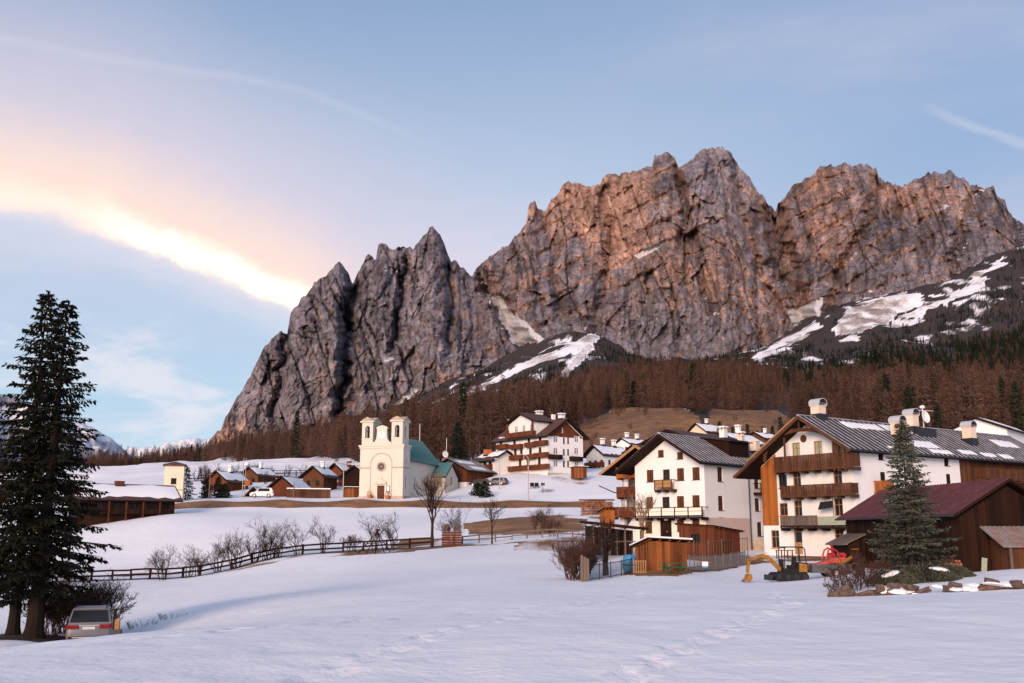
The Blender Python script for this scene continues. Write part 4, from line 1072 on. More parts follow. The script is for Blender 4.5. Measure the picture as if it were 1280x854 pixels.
m = MB(); m.box((6.2, .9, roofz(.9) - .6), (10.2, 3.8, roofz(3.6) + .25)); m.build('dormer', ['wood_dark'], rf)
MB().prism([(5.9, .5, roofz(3.8) - .15), (10.5, .5, roofz(3.8) - .15), (10.5, 4.4, roofz(3.8) + .45), (5.9, 4.4, roofz(3.8) + .45)], (0, 0, .12)).build('dormer_roof', ['roof_metal'], rf)
chimney(rf, 13.2, 1.9, roofz(1.9), .8, 1.5, 'none', 'chimney_plaster'); chimney(rf, 14.0, 4.2, roofz(4.2), .6, .9, 'slab')
frM = fr
# ---- the second gable behind its left shoulder
o2 = fr.O + Vector((fr.c * 2.4 - fr.s_ * 6.2, fr.s_ * 2.4 + fr.c * 6.2, 0))
class Sub(Frame):
    def __init__(s, O, a): s.O = O; s.a = a; s.c, s.s_ = math.cos(a), math.sin(a)
fr = Sub(o2, frM.a); wins = []
for px, py, h in ((781, 603, 1.5), (779, 633, 1.5), (779, 654, 1.1), ): fx(px, py, .9, h, 'wood')
W2 = 6.4
houseS, rfs = house('chalet_house', 'narrow white house with stacked red-brown balconies adjoining the larger white one', fr, 12, W2, 9.6, 11.4, 'X', 3.2, 9.6, 'plaster_white', 'roof_brown', over=(1.8, .5, .4), over1=2.0, wins=wins, seed=14, found=2.5, fascia='wood_tan')
for i, (z, mm) in enumerate(((8.3, 'wood_orange'), (6.15, 'wood_red'), (3.9, 'wood_red'))):
    balcony(houseS, *X0, 2.9 if i < 2 else 2.2, W2 + .2 if i < 2 else W2 + 1.0, z, 1.1, 1.05, 'boards', mm, seed=20 + i)
m = MB(); m.tube([(-1.8, W2 + 2.2, 7.4), (-1.0, W2 + .6, 6.6), (-.1, W2 + .1, 6.5)], .06, 5); m.build('downpipe', ['metal_dark'], houseS)

# ---- the church
fr = Frame(503, 625, 190, 73.0); CW = 9.0; ZC = 10.3
church = thing('church', 'cream twin-towered church with a teal roof', 'church', fr.O, fr.a)
bm = bmesh.new(); FD = 3.3      # depth of the west block that carries the towers
dn = (CW / 2, .0, 1.5, 2.75)
wall_face(bm, *WALL['X0'], [(0, -2), (CW, -2), (CW, ZC), (0, ZC)], [(CW / 2 - .75, .02, CW / 2 + .75, 2.75)], .35)
wall_face(bm, *WALL['Y0'], [(0, -2), (FD, -2), (FD, ZC), (0, ZC)], [(FD * .5 - .18, 6.6, FD * .5 + .18, 7.9), (1.2, 2.2, 1.6, 4.4)], .3)
wall_face(bm, (0, CW, 0), (1, 0, 0), (0, 1, 0), [(0, -2), (FD, -2), (FD, ZC), (0, ZC)], [], .2)
wall_face(bm, (FD, 0, 0), (0, 1, 0), (1, 0, 0), [(0, 5), (CW, 5), (CW, ZC), (0, ZC)], [], .2)
bm.faces.new([bm.verts.new(p) for p in ((0, 0, ZC), (FD, 0, ZC), (FD, CW, ZC), (0, CW, ZC))])
bmesh.ops.recalc_face_normals(bm, faces=bm.faces); me = bpy.data.meshes.new('facade'); bm.to_mesh(me); bm.free(); me.materials.append(MATS['plaster_church']); link('facade', me, church)
# nave (slightly narrower), holes for tall windows
NL, NE, NR = 20.0, 7.8, 12.9; ny = .35
wl = [fr.Y(px, 606, ny)[0] for px in (518.5, 528, 537)]
bm = bmesh.new()
wall_face(bm, (FD, ny, 0), (1, 0, 0), (0, -1, 0), [(0, -2), (NL - FD, -2), (NL - FD, NE), (0, NE)], [(s - FD - .28, 2.2, s - FD + .28, 4.5) for s in wl], .3)
wall_face(bm, (FD, CW - ny, 0), (1, 0, 0), (0, 1, 0), [(0, -2), (NL - FD, -2), (NL - FD, NE), (0, NE)], [], .3)
wall_face(bm, (NL, ny, 0), (0, 1, 0), (1, 0, 0), [(0, -2), (CW - 2 * ny, -2), (CW - 2 * ny, NE), (CW / 2 - ny, NR - .3), (0, NE)], [], .3)
bmesh.ops.recalc_face_normals(bm, faces=bm.faces); me = bpy.data.meshes.new('nave_wall'); bm.to_mesh(me); bm.free(); me.materials.append(MATS['plaster_church']); link('nave_wall', me, church)
for s in wl + [1.4]: 
    yy = ny + .2 if s != 1.4 else .2
    MB().box((s - .27, yy, 2.22), (s + .27, yy + .06, 4.48)).build('window', ['glass'], church)
MB().box((FD * .5 - .17, .2, 6.6), (FD * .5 + .17, .26, 7.9)).build('window', ['glass'], church)
# roofs
m = MB(); e = .45; yc = CW / 2; rx1 = NL + .45
A = [(FD + .02, ny - e, NE - .25), (NL + e, ny - e, NE - .25), (NL + e, CW - ny + e, NE - .25), (FD + .02, CW - ny + e, NE - .25), (FD + .02, yc, NR), (rx1, yc, NR)]
m.add(A, [(0, 1, 5, 4), (1, 2, 5), (2, 3, 4, 5), (0, 3, 2, 1), (0, 4, 3)])
nr = m.build('nave_roof', ['roof_teal'], church)
m = MB()
for i in range(31):
    x = FD + .3 + i * (NL + e - FD - .4) / 30; t = 1.0
    m.beam((x, ny - e, NE - .22), (x, ny - e + (yc - ny + e) * t, NE - .22 + (NR - NE + .25) * t), .06, .06)
m.build('seam', ['roof_teal'], nr, kind='stuff')
MB().tube([(FD + .1, ny - e - .08, NE - .28), (NL + e, ny - e - .08, NE - .28)], .08, 6).build('gutter', ['metal_dark'], nr)
# annex (sacristy), gable towards the right
ax0, ax1, ay0 = 15.4, 23.2, -2.6; AE, AR = 5.4, 8.3; axm = (ax0 + ax1) / 2
bm = bmesh.new()
wall_face(bm, (ax0, ay0, 0), (1, 0, 0), (0, -1, 0), [(0, -2), (ax1 - ax0, -2), (ax1 - ax0, AE), (axm - ax0, AR - .2), (0, AE)], [(3.5, .1, 4.3, 2.0), (3.5, 3.6, 4.3, 5.2)], .25)
wall_face(bm, (ax0, ay0, 0), (0, 1, 0), (-1, 0, 0), [(0, -2), (-ay0 + 6, -2), (-ay0 + 6, AE), (0, AE)], [], .2)
wall_face(bm, (ax1, ay0, 0), (0, 1, 0), (1, 0, 0), [(0, -2), (-ay0 + 6, -2), (-ay0 + 6, AE), (0, AE)], [], .2)
bmesh.ops.recalc_face_normals(bm, faces=bm.faces); me = bpy.data.meshes.new('annex_wall'); bm.to_mesh(me); bm.free(); me.materials.append(MATS['plaster_church']); link('annex_wall', me, church)
for z0, z1 in ((.1, 2.0), (3.6, 5.2)): MB().box((ax0 + 3.5, ay0 + .15, z0), (ax0 + 4.3, ay0 + .2, z1)).build('window', ['glass'], church)
gable_roof(church, ay0 - .35, 6.0, ax0 - .45, ax1 + .45, axm, AR, AE - .2, AE - .2, 'Y', 'roof_teal', ribs=0, fascia='metal_dark').name = 'annex_roof'
MB().tube([(ax0 - .1, ay0 - .25 + 2.55, AE), (ax0 - .1, ny - .1, AE - .6), (ax0 - .1, ny - .1, -.5)], .07, 6).build('downpipe', ['metal_dark'], church)
# mouldings
m = MB()
def band(z0, z1, d): m.box((-d, -d, z0), (FD + d * .5, CW + d, z1))
band(ZC - .05, ZC + .22, .28); band(ZC - .45, ZC - .05, .14); m.build('cornice', ['plaster_church'], church)
for a_, b_ in (((-.06, -.06, 6.0), (FD, -.001, 6.25)), ((-.06, -.001, 6.0), (-.001, CW / 2 - 2.2, 6.25)), ((-.06, CW / 2 + 2.2, 6.0), (-.001, CW + .06, 6.25))): MB().box(a_, b_).build('string_course', ['stone_trim'], church)
for a_, b_ in (((-.10, -.001, -.5), (-.001, CW / 2 - 1.0, .75)), ((-.10, CW / 2 + 1.0, -.5), (-.001, CW + .1, .75)), ((-.10, -.10, -.5), (FD, -.001, .75))): MB().box(a_, b_).build('base_course', ['stone_trim'], church)
# arch strip around the bay
m = MB(); pr = None
for i in range(17):
    a = math.pi * i / 16; p = (-.035, yc + 2.2 * math.cos(a), 6.9 + 2.0 * math.sin(a))
    if pr: m.beam(pr, p, .07, .16)
    pr = p
m.beam((-.035, yc + 2.2, .75), (-.035, yc + 2.2, 6.9), .07, .12); m.beam((-.035, yc - 2.2, .75), (-.035, yc - 2.2, 6.9), .07, .12); m.build('blind_arch', ['stone_trim'], church)
RY = Matrix.Rotation(R(-90), 3, 'Y')
rw = MB(); rw.lathe([(.62, -.05), (.95, -.05), (.98, .10), (.68, .14), (.62, .02)], 20, (-.02, yc, 6.35), 0, RY); rz_ = rw.build('rose_window', ['stone_trim'], church)
g = MB(); g.lathe([(.0, .0), (.63, .0)], 20, (-.035, yc, 6.35), 0, RY); g.build('pane', ['glass'], rz_)
g = MB()
for k in range(4): 
    a = math.pi * k / 4; g.beam((-.06, yc - .62 * math.cos(a), 6.35 - .62 * math.sin(a)), (-.06, yc + .62 * math.cos(a), 6.35 + .62 * math.sin(a)), .05, .06)
g.build('tracery', ['stone_trim'], rz_)
door(church, *WALL['X0'], CW / 2, .02, 1.44, 2.7, 'wood_brown', recess=.25)
m = MB(); m.prism([(-.5, yc - 1.3, 3.25), (-.5, yc + 1.3, 3.25), (-.5, yc, 4.2)], (.499, 0, 0)); m.box((-.4, yc - 1.15, 3.0), (-.001, yc + 1.15, 3.245)); m.build('door_pediment', ['plaster_church'], church)
m = MB(); m.box((-.08, yc - 1.9, 1.5), (-.002, yc - 1.2, 2.7)); nb_ = m.build('notice_board', ['wood_dark'], church); MB().box((-.095, yc - 1.8, 1.6), (-.082, yc - 1.3, 2.6)).build('notice', ['paint_white'], nb_)
# towers
def tower(y0):
    TX, TY = 3.0, 2.3; z0, z1 = ZC + .22, 14.9; bm = bmesh.new(); t = church
    hs = lambda w: [(w / 2 - .48, z0 + 1.35, w / 2 + .48, z0 + 3.75)]
    for O, sd, nd, w_ in (((.02, y0, 0), (0, 1, 0), (-1, 0, 0), TY), ((.02, y0, 0), (1, 0, 0), (0, -1, 0), TX), ((.02 + TX, y0, 0), (0, 1, 0), (1, 0, 0), TY), ((.02, y0 + TY, 0), (1, 0, 0), (0, 1, 0), TX)):
        wall_face(bm, O, sd, nd, [(0, z0), (w_, z0), (w_, z1), (0, z1)], hs(w_), .35)
    bmesh.ops.recalc_face_normals(bm, faces=bm.faces); me = bpy.data.meshes.new('bell_tower'); bm.to_mesh(me); bm.free(); me.materials.append(MATS['plaster_church']); o = link('bell_tower', me, t)
    # round heads over the openings, black core painting the shade inside, cornice and little pediments
    m = MB(); m.box((.02 - .30, y0 - .30, z1), (.02 + TX + .30, y0 + TY + .30, z1 + .22))
    for z in (z0 + 1.1,): m.box((.02 - .07, y0 - .07, z), (.02 + TX + .07, y0 + TY + .07, z + .14))
    m.build('cornice', ['plaster_church'], o)
    m = MB(); c = .02 + TX / 2; zz = z1 + .222
    m.prism([(.02 - .30, y0 - .30, zz), (.02 - .30, y0 + TY + .30, zz), (.02 - .30, y0 + TY / 2, zz + .85)], (TX + .60, 0, 0))
    m.prism([(.02 - .29, y0 - .31, zz), (.02 + TX + .29, y0 - .31, zz), (c, y0 - .31, zz + .83)], (0, TY + .62, 0)); m.build('tower_roof', ['stone_trim'], o)
    m = MB(); m.box((.02 + .9, y0 + .8, z0 + .1), (.02 + TX - .9, y0 + TY - .8, z1 - .1)); m.build('loft', ['black_rubber'], o)  # solid black block standing in for the shade inside the belfry
    m = MB(); m.lathe([(.02, .55), (.16, .5), (.22, .2), (.38, -.1), (.34, -.1)], 12, (.02 + .5, y0 + TY / 2, z0 + 2.7)); m.build('bell', ['metal_dark'], o)
    for O, sd, nd, w_ in (((.02, y0, 0), (0, 1, 0), (-1, 0, 0), TY), ((.02, y0, 0), (1, 0, 0), (0, -1, 0), TX)):
        a = MB(); O, sd, nd = Vector(O), Vector(sd), Vector(nd); prev = None
        for i in range(9):    # spandrels turning the square head into an arch
            an = math.pi * i / 8; p = O + sd * (w_ / 2 + .48 * math.cos(an)) + Vector((0, 0, z0 + 3.2 + .52 * math.sin(an))) + nd * -.01
            if prev is not None: 
                tp = [prev, p, Vector((p.x, p.y, z0 + 3.76)), Vector((prev.x, prev.y, z0 + 3.76))]; a.prism(tp, -nd * .3)
            prev = p
        a.build('arch_head', ['plaster_church'], o)
    MB().beam((c, y0 + TY / 2, zz + .9), (c, y0 + TY / 2, zz + 1.7), .05, .05).build('finial', ['metal_dark'], o)
tower(.25); tower(CW - .25 - 2.3)
# clock gable between the towers with its curved shoulders
m = MB(); prof = [(-2.0, 0), (2.0, 0), (1.95, .45), (1.5, .6), (1.15, 1.1), (1.05, 1.9), (1.0, 3.0), (1.15, 3.1), (1.15, 3.3), (.7, 3.55), (0, 3.75), (-.7, 3.55), (-1.15, 3.3), (-1.15, 3.1), (-1.0, 3.0), (-1.05, 1.9), (-1.15, 1.1), (-1.5, .6), (-1.95, .45)]
m.prism([(-.16, yc + a, ZC + .22 + b) for a, b in prof], (.7, 0, 0)); m.build('clock_gable', ['plaster_church'], church)
ck = MB(); ck.lathe([(.0, .03), (.66, .03), (.70, .0), (.70, -.08)], 20, (-.21, yc, ZC + 2.1), 0, RY); ck = ck.build('clock_face', ['paint_white'], church)
h = MB(); h.beam((-.26, yc, ZC + 2.1), (-.26, yc - .05, ZC + 2.62), .06, .03); h.beam((-.26, yc, ZC + 2.1), (-.26, yc - .22, ZC + 1.75), .06, .03); h.build('clock_hand', ['metal_dark'], ck)
m = MB(); m.tube([(.2, yc, ZC + 3.9), (.2, yc, ZC + 5.3)], .04, 5); m.beam((.2, yc - .3, ZC + 4.9), (.2, yc + .3, ZC + 4.9), .06, .06); m.build('cross', ['metal_dark'], church)
# pots and bench beside the door
for k, yy in enumerate((yc + 1.9, yc - 1.7)):
    b = fr.O + Vector((fr.c * -.9 - fr.s_ * yy, fr.s_ * -.9 + fr.c * yy, 0)); 
    t = thing('plant_pot', ['terracotta pot with a dark shrub left of the church door', 'terracotta pot with a dark shrub under the church notice board'][k], 'plant pot', (b.x, b.y, gz(b.x, b.y)))
    MB().lathe([(.0, .0), (.34, .0), (.5, .75), (.42, .75), (.40, .68), (.0, .66)], 12).build('pot', ['clay_pot'], t)
    m = MB(); r_ = random.Random(k)
    for i in range(60):
        d = Vector((r_.gauss(0, 1), r_.gauss(0, 1), r_.gauss(.4, 1))).normalized() * r_.uniform(.15, .5); c = Vector((0, 0, 1.05)) + d; e = Vector((r_.uniform(-.12, .12), r_.uniform(-.12, .12), .1)); m.add([c, c + e, c + d * .5], [(0, 1, 2)])
    m.build('foliage', ['needles_dark'], t)

# ---- the hotel
fr = Frame(684.5, 594, 215, 38); HL, HW, HE, RH = 10.3, 18.4, 8.75, 12.3
wins = []
for px in (695, 721): 
    for py in (549, 564, 579.5): fy(px, py, 1.3, 1.35, 'white')
for px in (705, 710.3):
    for py in (551, 565.3, 580): fy(px, py, .55, 1.35, 'wood')
for px, py in ((626, 551), (643, 552), (661, 550), (675, 548), (627, 567), (644, 565.5), (651.5, 566), (663, 565), (675, 564), (627, 580), (650, 579), (660, 578), (674, 577)): fx(px, py, .95, 1.7, 'wood')
for px, py in ((633, 565), (635, 579), (668.5, 579), (668.5, 550)): fx(px, py, .5, 1.2, 'white')
hotel, rf = house('hotel', 'large white alpine hotel with rows of brown balconies and a brown boarded gable', fr, HL, HW, HE, RH, 'Y', None, None, 'plaster_white', 'roof_brown', over=(1.1, .8, 1.0), wins=wins, seed=31, found=3.5, fascia='wood_dark',
    zones=[('Y0', [(0, HE - .35), (HL, HE - .35), (HL, HE - .3), (HL / 2, RH - .2), (0, HE - .3)], 'wood_red')])
# the gable boarding as one clad triangle
def B(pxa, pxb, py, rail=.95, depth=1.1, m='wood_red', plane='X', style='boards', **k):
    if plane == 'X':
        a, z = fr.X(pxa, py, -depth); b, _ = fr.X(pxb, py, -depth); s0, s1 = sorted((a, b)); balcony(hotel, *X0, s0, s1, z, depth, rail, style, m, bw=.3, joists=False, **k)
    else:
        a, z = fr.Y(pxa, py, -depth); b, _ = fr.Y(pxb, py, -depth); s0, s1 = sorted((a, b)); balcony(hotel, *Y0, s0, s1, z, depth, rail, style, m, bw=.3, joists=False, **k)
for a, b, py in ((619, 632, 561.5), (636, 650, 561.5), (655, 666, 559), (666.5, 681, 557), (636, 650, 575), (655, 666, 574), (666.5, 682, 572), (620, 634, 576), (632, 660, 589), (661, 683, 587)): B(a, b, py)
B(688.5, 703.5, 573, .9, 1.0, 'wood_dark', 'Y'); B(715, 729, 575.5, .9, 1.0, 'wood_dark', 'Y')
# projecting central bay with its own cross gable
ya, _ = fr.X(669, 550, -.6); yb, _ = fr.X(636.5, 550, -.6); zb0 = fr.X(650, 546, -.6)[1]
bw_ = [(fr.X(px, 539, -.6)[0] - ya, zb0 + .9, 1.1) for px in (645, 654.5, 664)]
bm = bmesh.new(); ze = zb0 + 3.0; za = ze + 1.9; cw = yb - ya
wall_face(bm, (-.6, ya, 0), (0, 1, 0), (-1, 0, 0), [(0, zb0 - .2), (cw, zb0 - .2), (cw, ze), (cw / 2, za), (0, ze)], [(s - w / 2, z, s + w / 2, z + 1.5) for s, z, w in bw_], .2)
wall_face(bm, (-.6, ya, 0), (1, 0, 0), (0, -1, 0), [(0, zb0 - .2), (6, zb0 - .2), (6, ze), (0, ze)], [], .2); wall_face(bm, (-.6, yb, 0), (1, 0, 0), (0, 1, 0), [(0, zb0 - .2), (6, zb0 - .2), (6, ze), (0, ze)], [], .2)
bm.faces.new([bm.verts.new(p) for p in ((-.6, ya, zb0 - .2), (5, ya, zb0 - .2), (5, yb, zb0 - .2), (-.6, yb, zb0 - .2))])
bmesh.ops.recalc_face_normals(bm, faces=bm.faces); me = bpy.data.meshes.new('bay_wall'); bm.to_mesh(me); bm.free(); me.materials.append(MATS['plaster_white']); link('bay_wall', me, hotel)
for s, z, w in bw_: window(hotel, (-.6, ya, 0), (0, 1, 0), (-1, 0, 0), s, z, w, 1.5, 'white')
gable_roof(hotel, -1.7, 5.4, ya - .7, yb + .7, (ya + yb) / 2, za + .4, ze + .1, ze + .1, 'X', 'roof_brown', seed=7).name = 'bay_roof'
balcony(hotel, (-.6, 0, 0), (0, 1, 0), (-1, 0, 0), ya - .3, yb + .3, zb0, .9, .95, 'boards', 'wood_red', bw=.3, joists=False)
for s in (ya + .1, yb - .1): MB().box((-1.45, s - .18, zb0 + .95), (-1.2, s + .18, ze + .1)).build('bay_post', ['wood_red'], hotel)
def roofz(x): return RH + .36 - abs(x - HL / 2) * (RH - HE) / (HL / 2)
for x_, y_, w, h, c in ((5.2, 9.0, 1.2, 1.9, 'slab'), (4.6, 12.4, 1.0, 1.5, 'slab'), (1.2, 14.2, .9, 2.8, 'slab'), (6.0, 5.0, .7, 1.8, 'none'), (5.4, 1.5, 1.1, .8, 'slab')): chimney(rf, x_, y_, roofz(x_), w, h, c, 'paint_white')
plinth(hotel, 'Y0', 0, HL, -3, .55, wins, 'stone_trim'); plinth(hotel, 'X0', 0, HW, -3, -.1, wins, 'plaster_tower')
m = MB(); s, z = fr.Y(701.5, 538); pr = None
for i in range(13):   # small white hook-shaped emblem
    a = math.pi * (i / 12) * 1.0 - math.pi / 2; p = (s + .38 * math.cos(a), -.09, z + .25 + .28 * math.sin(a))
    if pr: m.beam(pr, p, .05, .13)
    pr = p
pr = None
for i in range(13):
    a = math.pi * (i / 12) - math.pi / 2; p = (s + .42 * math.cos(a), -.09, z - .32 + .28 * math.sin(a))
    if pr: m.beam(pr, p, .05, .13)
    pr = p
m.build('gable_emblem', ['crest_white'], hotel)
frH = fr

# ================================================================== smaller buildings
def board_wall(m, A, B, z0, zA, zB, nd, bw=.22, seed=0, th=.03):
    """vertical boards from A to B (2D), foot z0, heads from zA to zB"""
    rnd = random.Random(seed); A, B, nd = Vector((*A, 0)), Vector((*B, 0)), Vector((*nd, 0)); L = (B - A).length; n = max(1, int(L / bw)); sd = (B - A) / L
    for i in range(n):
        s0, s1 = i * L / n, (i + 1) * L / n - .012; za = zA + (zB - zA) * s0 / L; zb = zA + (zB - zA) * s1 / L; d = rnd.random() * .02
        p, q = A + sd * s0, A + sd * s1
        m.prism([p + Vector((0, 0, z0)) + nd * d, q + Vector((0, 0, z0)) + nd * d, q + Vector((0, 0, zb)) + nd * d, p + Vector((0, 0, za)) + nd * d], -nd * th)
def shed(name, label, fr, L, W, hs, wood, roof='wood_dark', snow=0.0, over=.35, seed=0, cat='shed', found=.8, bw=.22):
    """mono-pitch boarded shed; hs = heights at (0,0),(L,0),(L,W),(0,W)"""
    t = thing(name, label, cat, fr.O, fr.a); m = MB(); c = [(0, 0), (L, 0), (L, W), (0, W)]; nds = [(0, -1), (1, 0), (0, 1), (-1, 0)]
    for i in range(4):
        j = (i + 1) % 4; board_wall(m, c[i], c[j], -found, hs[i], hs[j], nds[i], bw, seed + i)
    m.build('wall', [wood], t)
    for x, y, h in ((.05, .05, hs[0]), (L - .05, .05, hs[1]), (L - .05, W - .05, hs[2]), (.05, W - .05, hs[3])): MB().box((x - .04, y - .04, -found), (x + .04, y + .04, h - .02)).build('corner_post', [wood], t)
    # plane through the heads
    gx = (hs[1] - hs[0]) / L; gy = (hs[3] - hs[0]) / W; Z = lambda x, y: hs[0] + gx * x + gy * y
    o = over; P = [(-o, -o), (L + o, -o), (L + o, W + o), (-o, W + o)]
    r = MB().prism([(x, y, Z(x, y) + .11) for x, y in P], (0, 0, .07)).build('roof', [roof], t)
    n = max(3, int(L / .6))
    for i in range(n + 1):
        x = -.1 + (L + .2) * i / n; MB().beam((x, -o + .04, Z(x, -o) + .055), (x, W + o - .04, Z(x, W + o) + .055), .07, .10).build('rafter', [wood], r)
    if snow:
        MB().prism([(x * .995 + .01, y * .995 + .01, Z(x, y) + .185) for x, y in P], (0, 0, snow * .72)).build('snow_slab', ['snow'], r)
        k = 10; V = []; rs = np.random.RandomState(seed + 9)
        for j in range(k):
            for i in range(k):
                x = -o + .06 + (L + 2 * o - .12) * i / (k - 1); y = -o + .06 + (W + 2 * o - .12) * j / (k - 1); e = min(i, j, k - 1 - i, k - 1 - j, 1)
                V.append((x, y, Z(x, y) + .183 + (snow * (.75 + .4 * rs.rand()) if e else snow * .70)))
        F = [(j * k + i, j * k + i + 1, (j + 1) * k + i + 1, (j + 1) * k + i) for j in range(k - 1) for i in range(k - 1)]
        rim = [j * k for j in range(k)]
        me = bpy.data.meshes.new('snow_patch'); me.from_pydata(V, [], F); me.materials.append(MATS['snow']); me.polygons.foreach_set('use_smooth', np.ones(len(F), bool)); link('snow_patch', me, r)
    return t, r
shed('garden_shed', 'small orange-brown boarded shed with a snowy lean-to roof', Frame(814, 713, 76, 15), 2.95, 3.1, (2.15, 2.0, 1.45, 1.6), 'wood_rust', 'wood_dark', .16, seed=3)
t, r = shed('wooden_shed', 'low reddish-brown shed with a dark flat roof below the white house', Frame(893, 691, 88, 40), 3.6, 3.9, (2.15, 1.75, 1.95, 2.35), 'wood_red', 'wood_dark', 0, seed=5)
window(t, *WALL['X0'], 2.0, .9, .9, .7, 'dark', recess=-.07)
shed('wooden_hut', 'little bright orange boarded hut beside the red-brown balconies', Frame(758, 672, 108, 20), 1.0, 1.4, (2.9, 2.9, 2.6, 2.6), 'wood_orange', 'wood_dark', 0, seed=6)
shed('wooden_hut', 'orange boarded hut at the foot of the hotel gable', Frame(719.5, 593, 206, 20), 2.5, 2.4, (1.45, 1.45, 1.4, 1.4), 'wood_rust', 'wood_dark', .1, seed=7)
shed('wooden_hut', 'orange boarded hut beside the street lamp left of the church', Frame(432, 621, 200, 20), 2.7, 2.4, (1.7, 1.7, 1.4, 1.4), 'wood_rust', 'wood_dark', .14, seed=8)

# ---- dark barn with the red sheet roof
fr = Frame(1205, 717, 60, 6); BL, BW, BE, BR = 6.2, 15.5, 3.4, 5.2
barn, rf = house('barn', 'dark weathered barn with a red sheet-metal roof', fr, BL, BW, BE, BR, 'Y', None, None, 'wood_dark', 'roof_red', over=(.5, .4, .55), seed=41, found=1.2, vb=.14, deck=.07, cat='barn', under='wood_dark', fascia='wood_dark',
    zones=[('X0', [(0, -1), (BW, -1), (BW, BE - .1), (0, BE - .1)], 'wood_dark'), ('Y0', [(0, -1), (BL, -1), (BL, BE - .1), (BL / 2, BR - .15), (0, BE - .1)], 'wood_dark')])
m = MB(); n = 44
for i in range(n + 1):
    y = -.45 + (BW + .8) * i / n
    for a, b in ((-.55, BL / 2), (BL + .55, BL / 2)):
        z0 = BE - (BR - BE) / (BL / 2) * .55 + .37; m.beam((a, y, z0), (b, y, BR + .37), .07, .04)
m.build('seam', ['roof_red'], rf, kind='stuff')
zs = BE + .36 + 1.5 * (BR - BE) / (BL / 2)
sk = MB(); sl = math.atan2(BR - BE, BL / 2); Mx = Matrix.Rotation(-sl, 3, 'Y'); sk.cbox((1.5, 11.0, zs + .08), (.5, .6, .05), Mx); sk = sk.build('skylight', ['metal_zinc'], rf)
MB().cbox((1.5 - .03, 11.0, zs + .14), (.42, .5, .015), Mx).build('pane', ['glass_pale'], sk)
# lean-to on the gable with the rusty sheet roof
xa, za = fr.Y(1224, 658); lw = 2.3
m = MB(); roof_slab(m, (xa, -.04, za), (xa + 7, -.04, za), (xa + 7, -lw, za - 1.15), (xa, -lw, za - 1.15), .06); lt = m.build('lean_to_roof', ['roof_rust'], barn)
m = MB()
for i in range(24): x = xa + .05 + i * .3; m.beam((x, -.05, za + .02), (x, -lw, za - 1.13), .05, .04)
m.build('seam', ['roof_rust'], lt, kind='stuff')
m = MB(); board_wall(m, (xa + .55, -lw + .35), (xa + 7, -lw + .35), -1.2, za - 1.1, za - 1.1, (0, -1), .24, 4); board_wall(m, (xa + .55, -.06), (xa + .55, -lw + .36), -1.2, za - .15, za - 1.1, (-1, 0), .24, 5); m.build('lean_to_wall', ['wood_brown'], barn)
for x in (xa + .5, xa + 2.6): MB().box((x, -lw + .22, -1.2), (x + .12, -lw + .34, za - 1.15)).build('post', ['wood_grey'], lt)
# little porch on the far end of the eave side
m = MB(); board_wall(m, (-1.3, 12.6), (-.02, 12.6), -.8, 1.55, 2.1, (0, -1), .2, 6); board_wall(m, (-1.3, 15.2), (-1.3, 12.6), -.8, 1.55, 1.55, (-1, 0), .2, 7); po = m.build('porch_wall', ['wood_dark'], barn)
MB().prism([(-1.7, 12.3, 1.5), (-.01, 12.3, 2.25), (-.01, 15.6, 2.25), (-1.7, 15.6, 1.5)], (0, 0, .1)).build('porch_roof', ['wood_grey'], po)
for z in (.2, 1.2): MB().box((-1.1, 12.53, z), (-.55, 12.565, z + .06)).build('hinge', ['yellow_paint'], po)

# ---- open shelter with posts
fo = Frame(742, 684, 92, 12); t = thing('open_shelter', 'open timber shelter with a dark sloping roof and bare posts', 'shelter', fo.O, fo.a)
for x in (0, 1.5, 3.0, 4.5):
    for y in (0, 2.4): MB().box((x - .06, y - .06, -.8), (x + .06, y + .06, 1.95 - x * .1)).build('post', ['wood_grey'], t)
MB().prism([(-.4, -.5, 2.05), (5.1, -.5, 1.5), (5.1, 3.0, 1.6), (-.4, 3.0, 2.15)], (0, 0, .24)).build('roof', ['wood_dark'], t)
m = MB(); board_wall(m, (0, 2.5), (4.5, 2.5), -.8, 1.9, 1.5, (0, -1), .2, 2); board_wall(m, (-.08, 2.4), (-.08, 0), -.8, 1.9, 1.9, (-1, 0), .2, 3); m.build('wall', ['wood_dark'], t)
m = MB(); m.box((1.6, -.03, .45), (4.5, .03, .55)); t2 = m.build('rail', ['wood_grey'], t)

# ---- background houses
def bg(name, label, px, py, Y, alpha, L, W, he, rh, axis='X', wins=(), **k): return house(name, label, Frame(px, py, Y, alpha), L, W, he, rh, axis, None, None, wins=wins, **k)
def rowwins(plane, ss, zs, w=.9, h=1.2, st='wood'): return [(plane, s, z, w, h, st) for s in ss for z in zs]
t, r = bg('house', 'low white house with a brown chimney tucked against the hotel', 618, 600, 222, 38, 6.5, 7.2, 4.6, 6.4, 'Y', rowwins('X0', (1.6, 3.6), (.6, 2.9), 1.2, 1.1, 'dark'), wall='plaster_white', roof='roof_brown', over=(.6, .6, 1.1), seed=51, snow=.7, found=3)
chimney(r, 1.5, 4.6, 5.4, 1.3, 1.6, 'none', 'clay_pot'); balcony(t, *X0, .6, 3.2, 2.6, .9, .9, 'boards', 'wood_red', bw=.3)
t, r = bg('house', 'white house with a brown balcony and snowy roof right of the hotel', 757, 598, 238, 42, 9, 6.2, 5.6, 7.8, 'X', rowwins('X0', (1.2, 3.2, 5.0), (.9, 3.2), .9, 1.2, 'red') + rowwins('Y0', (1.5, 4), (1, 3.3), .9, 1.1, 'red'), wall='plaster_white', roof='roof_brown', over=(1.2, .5, .8), seed=52, snow=.95, found=3)
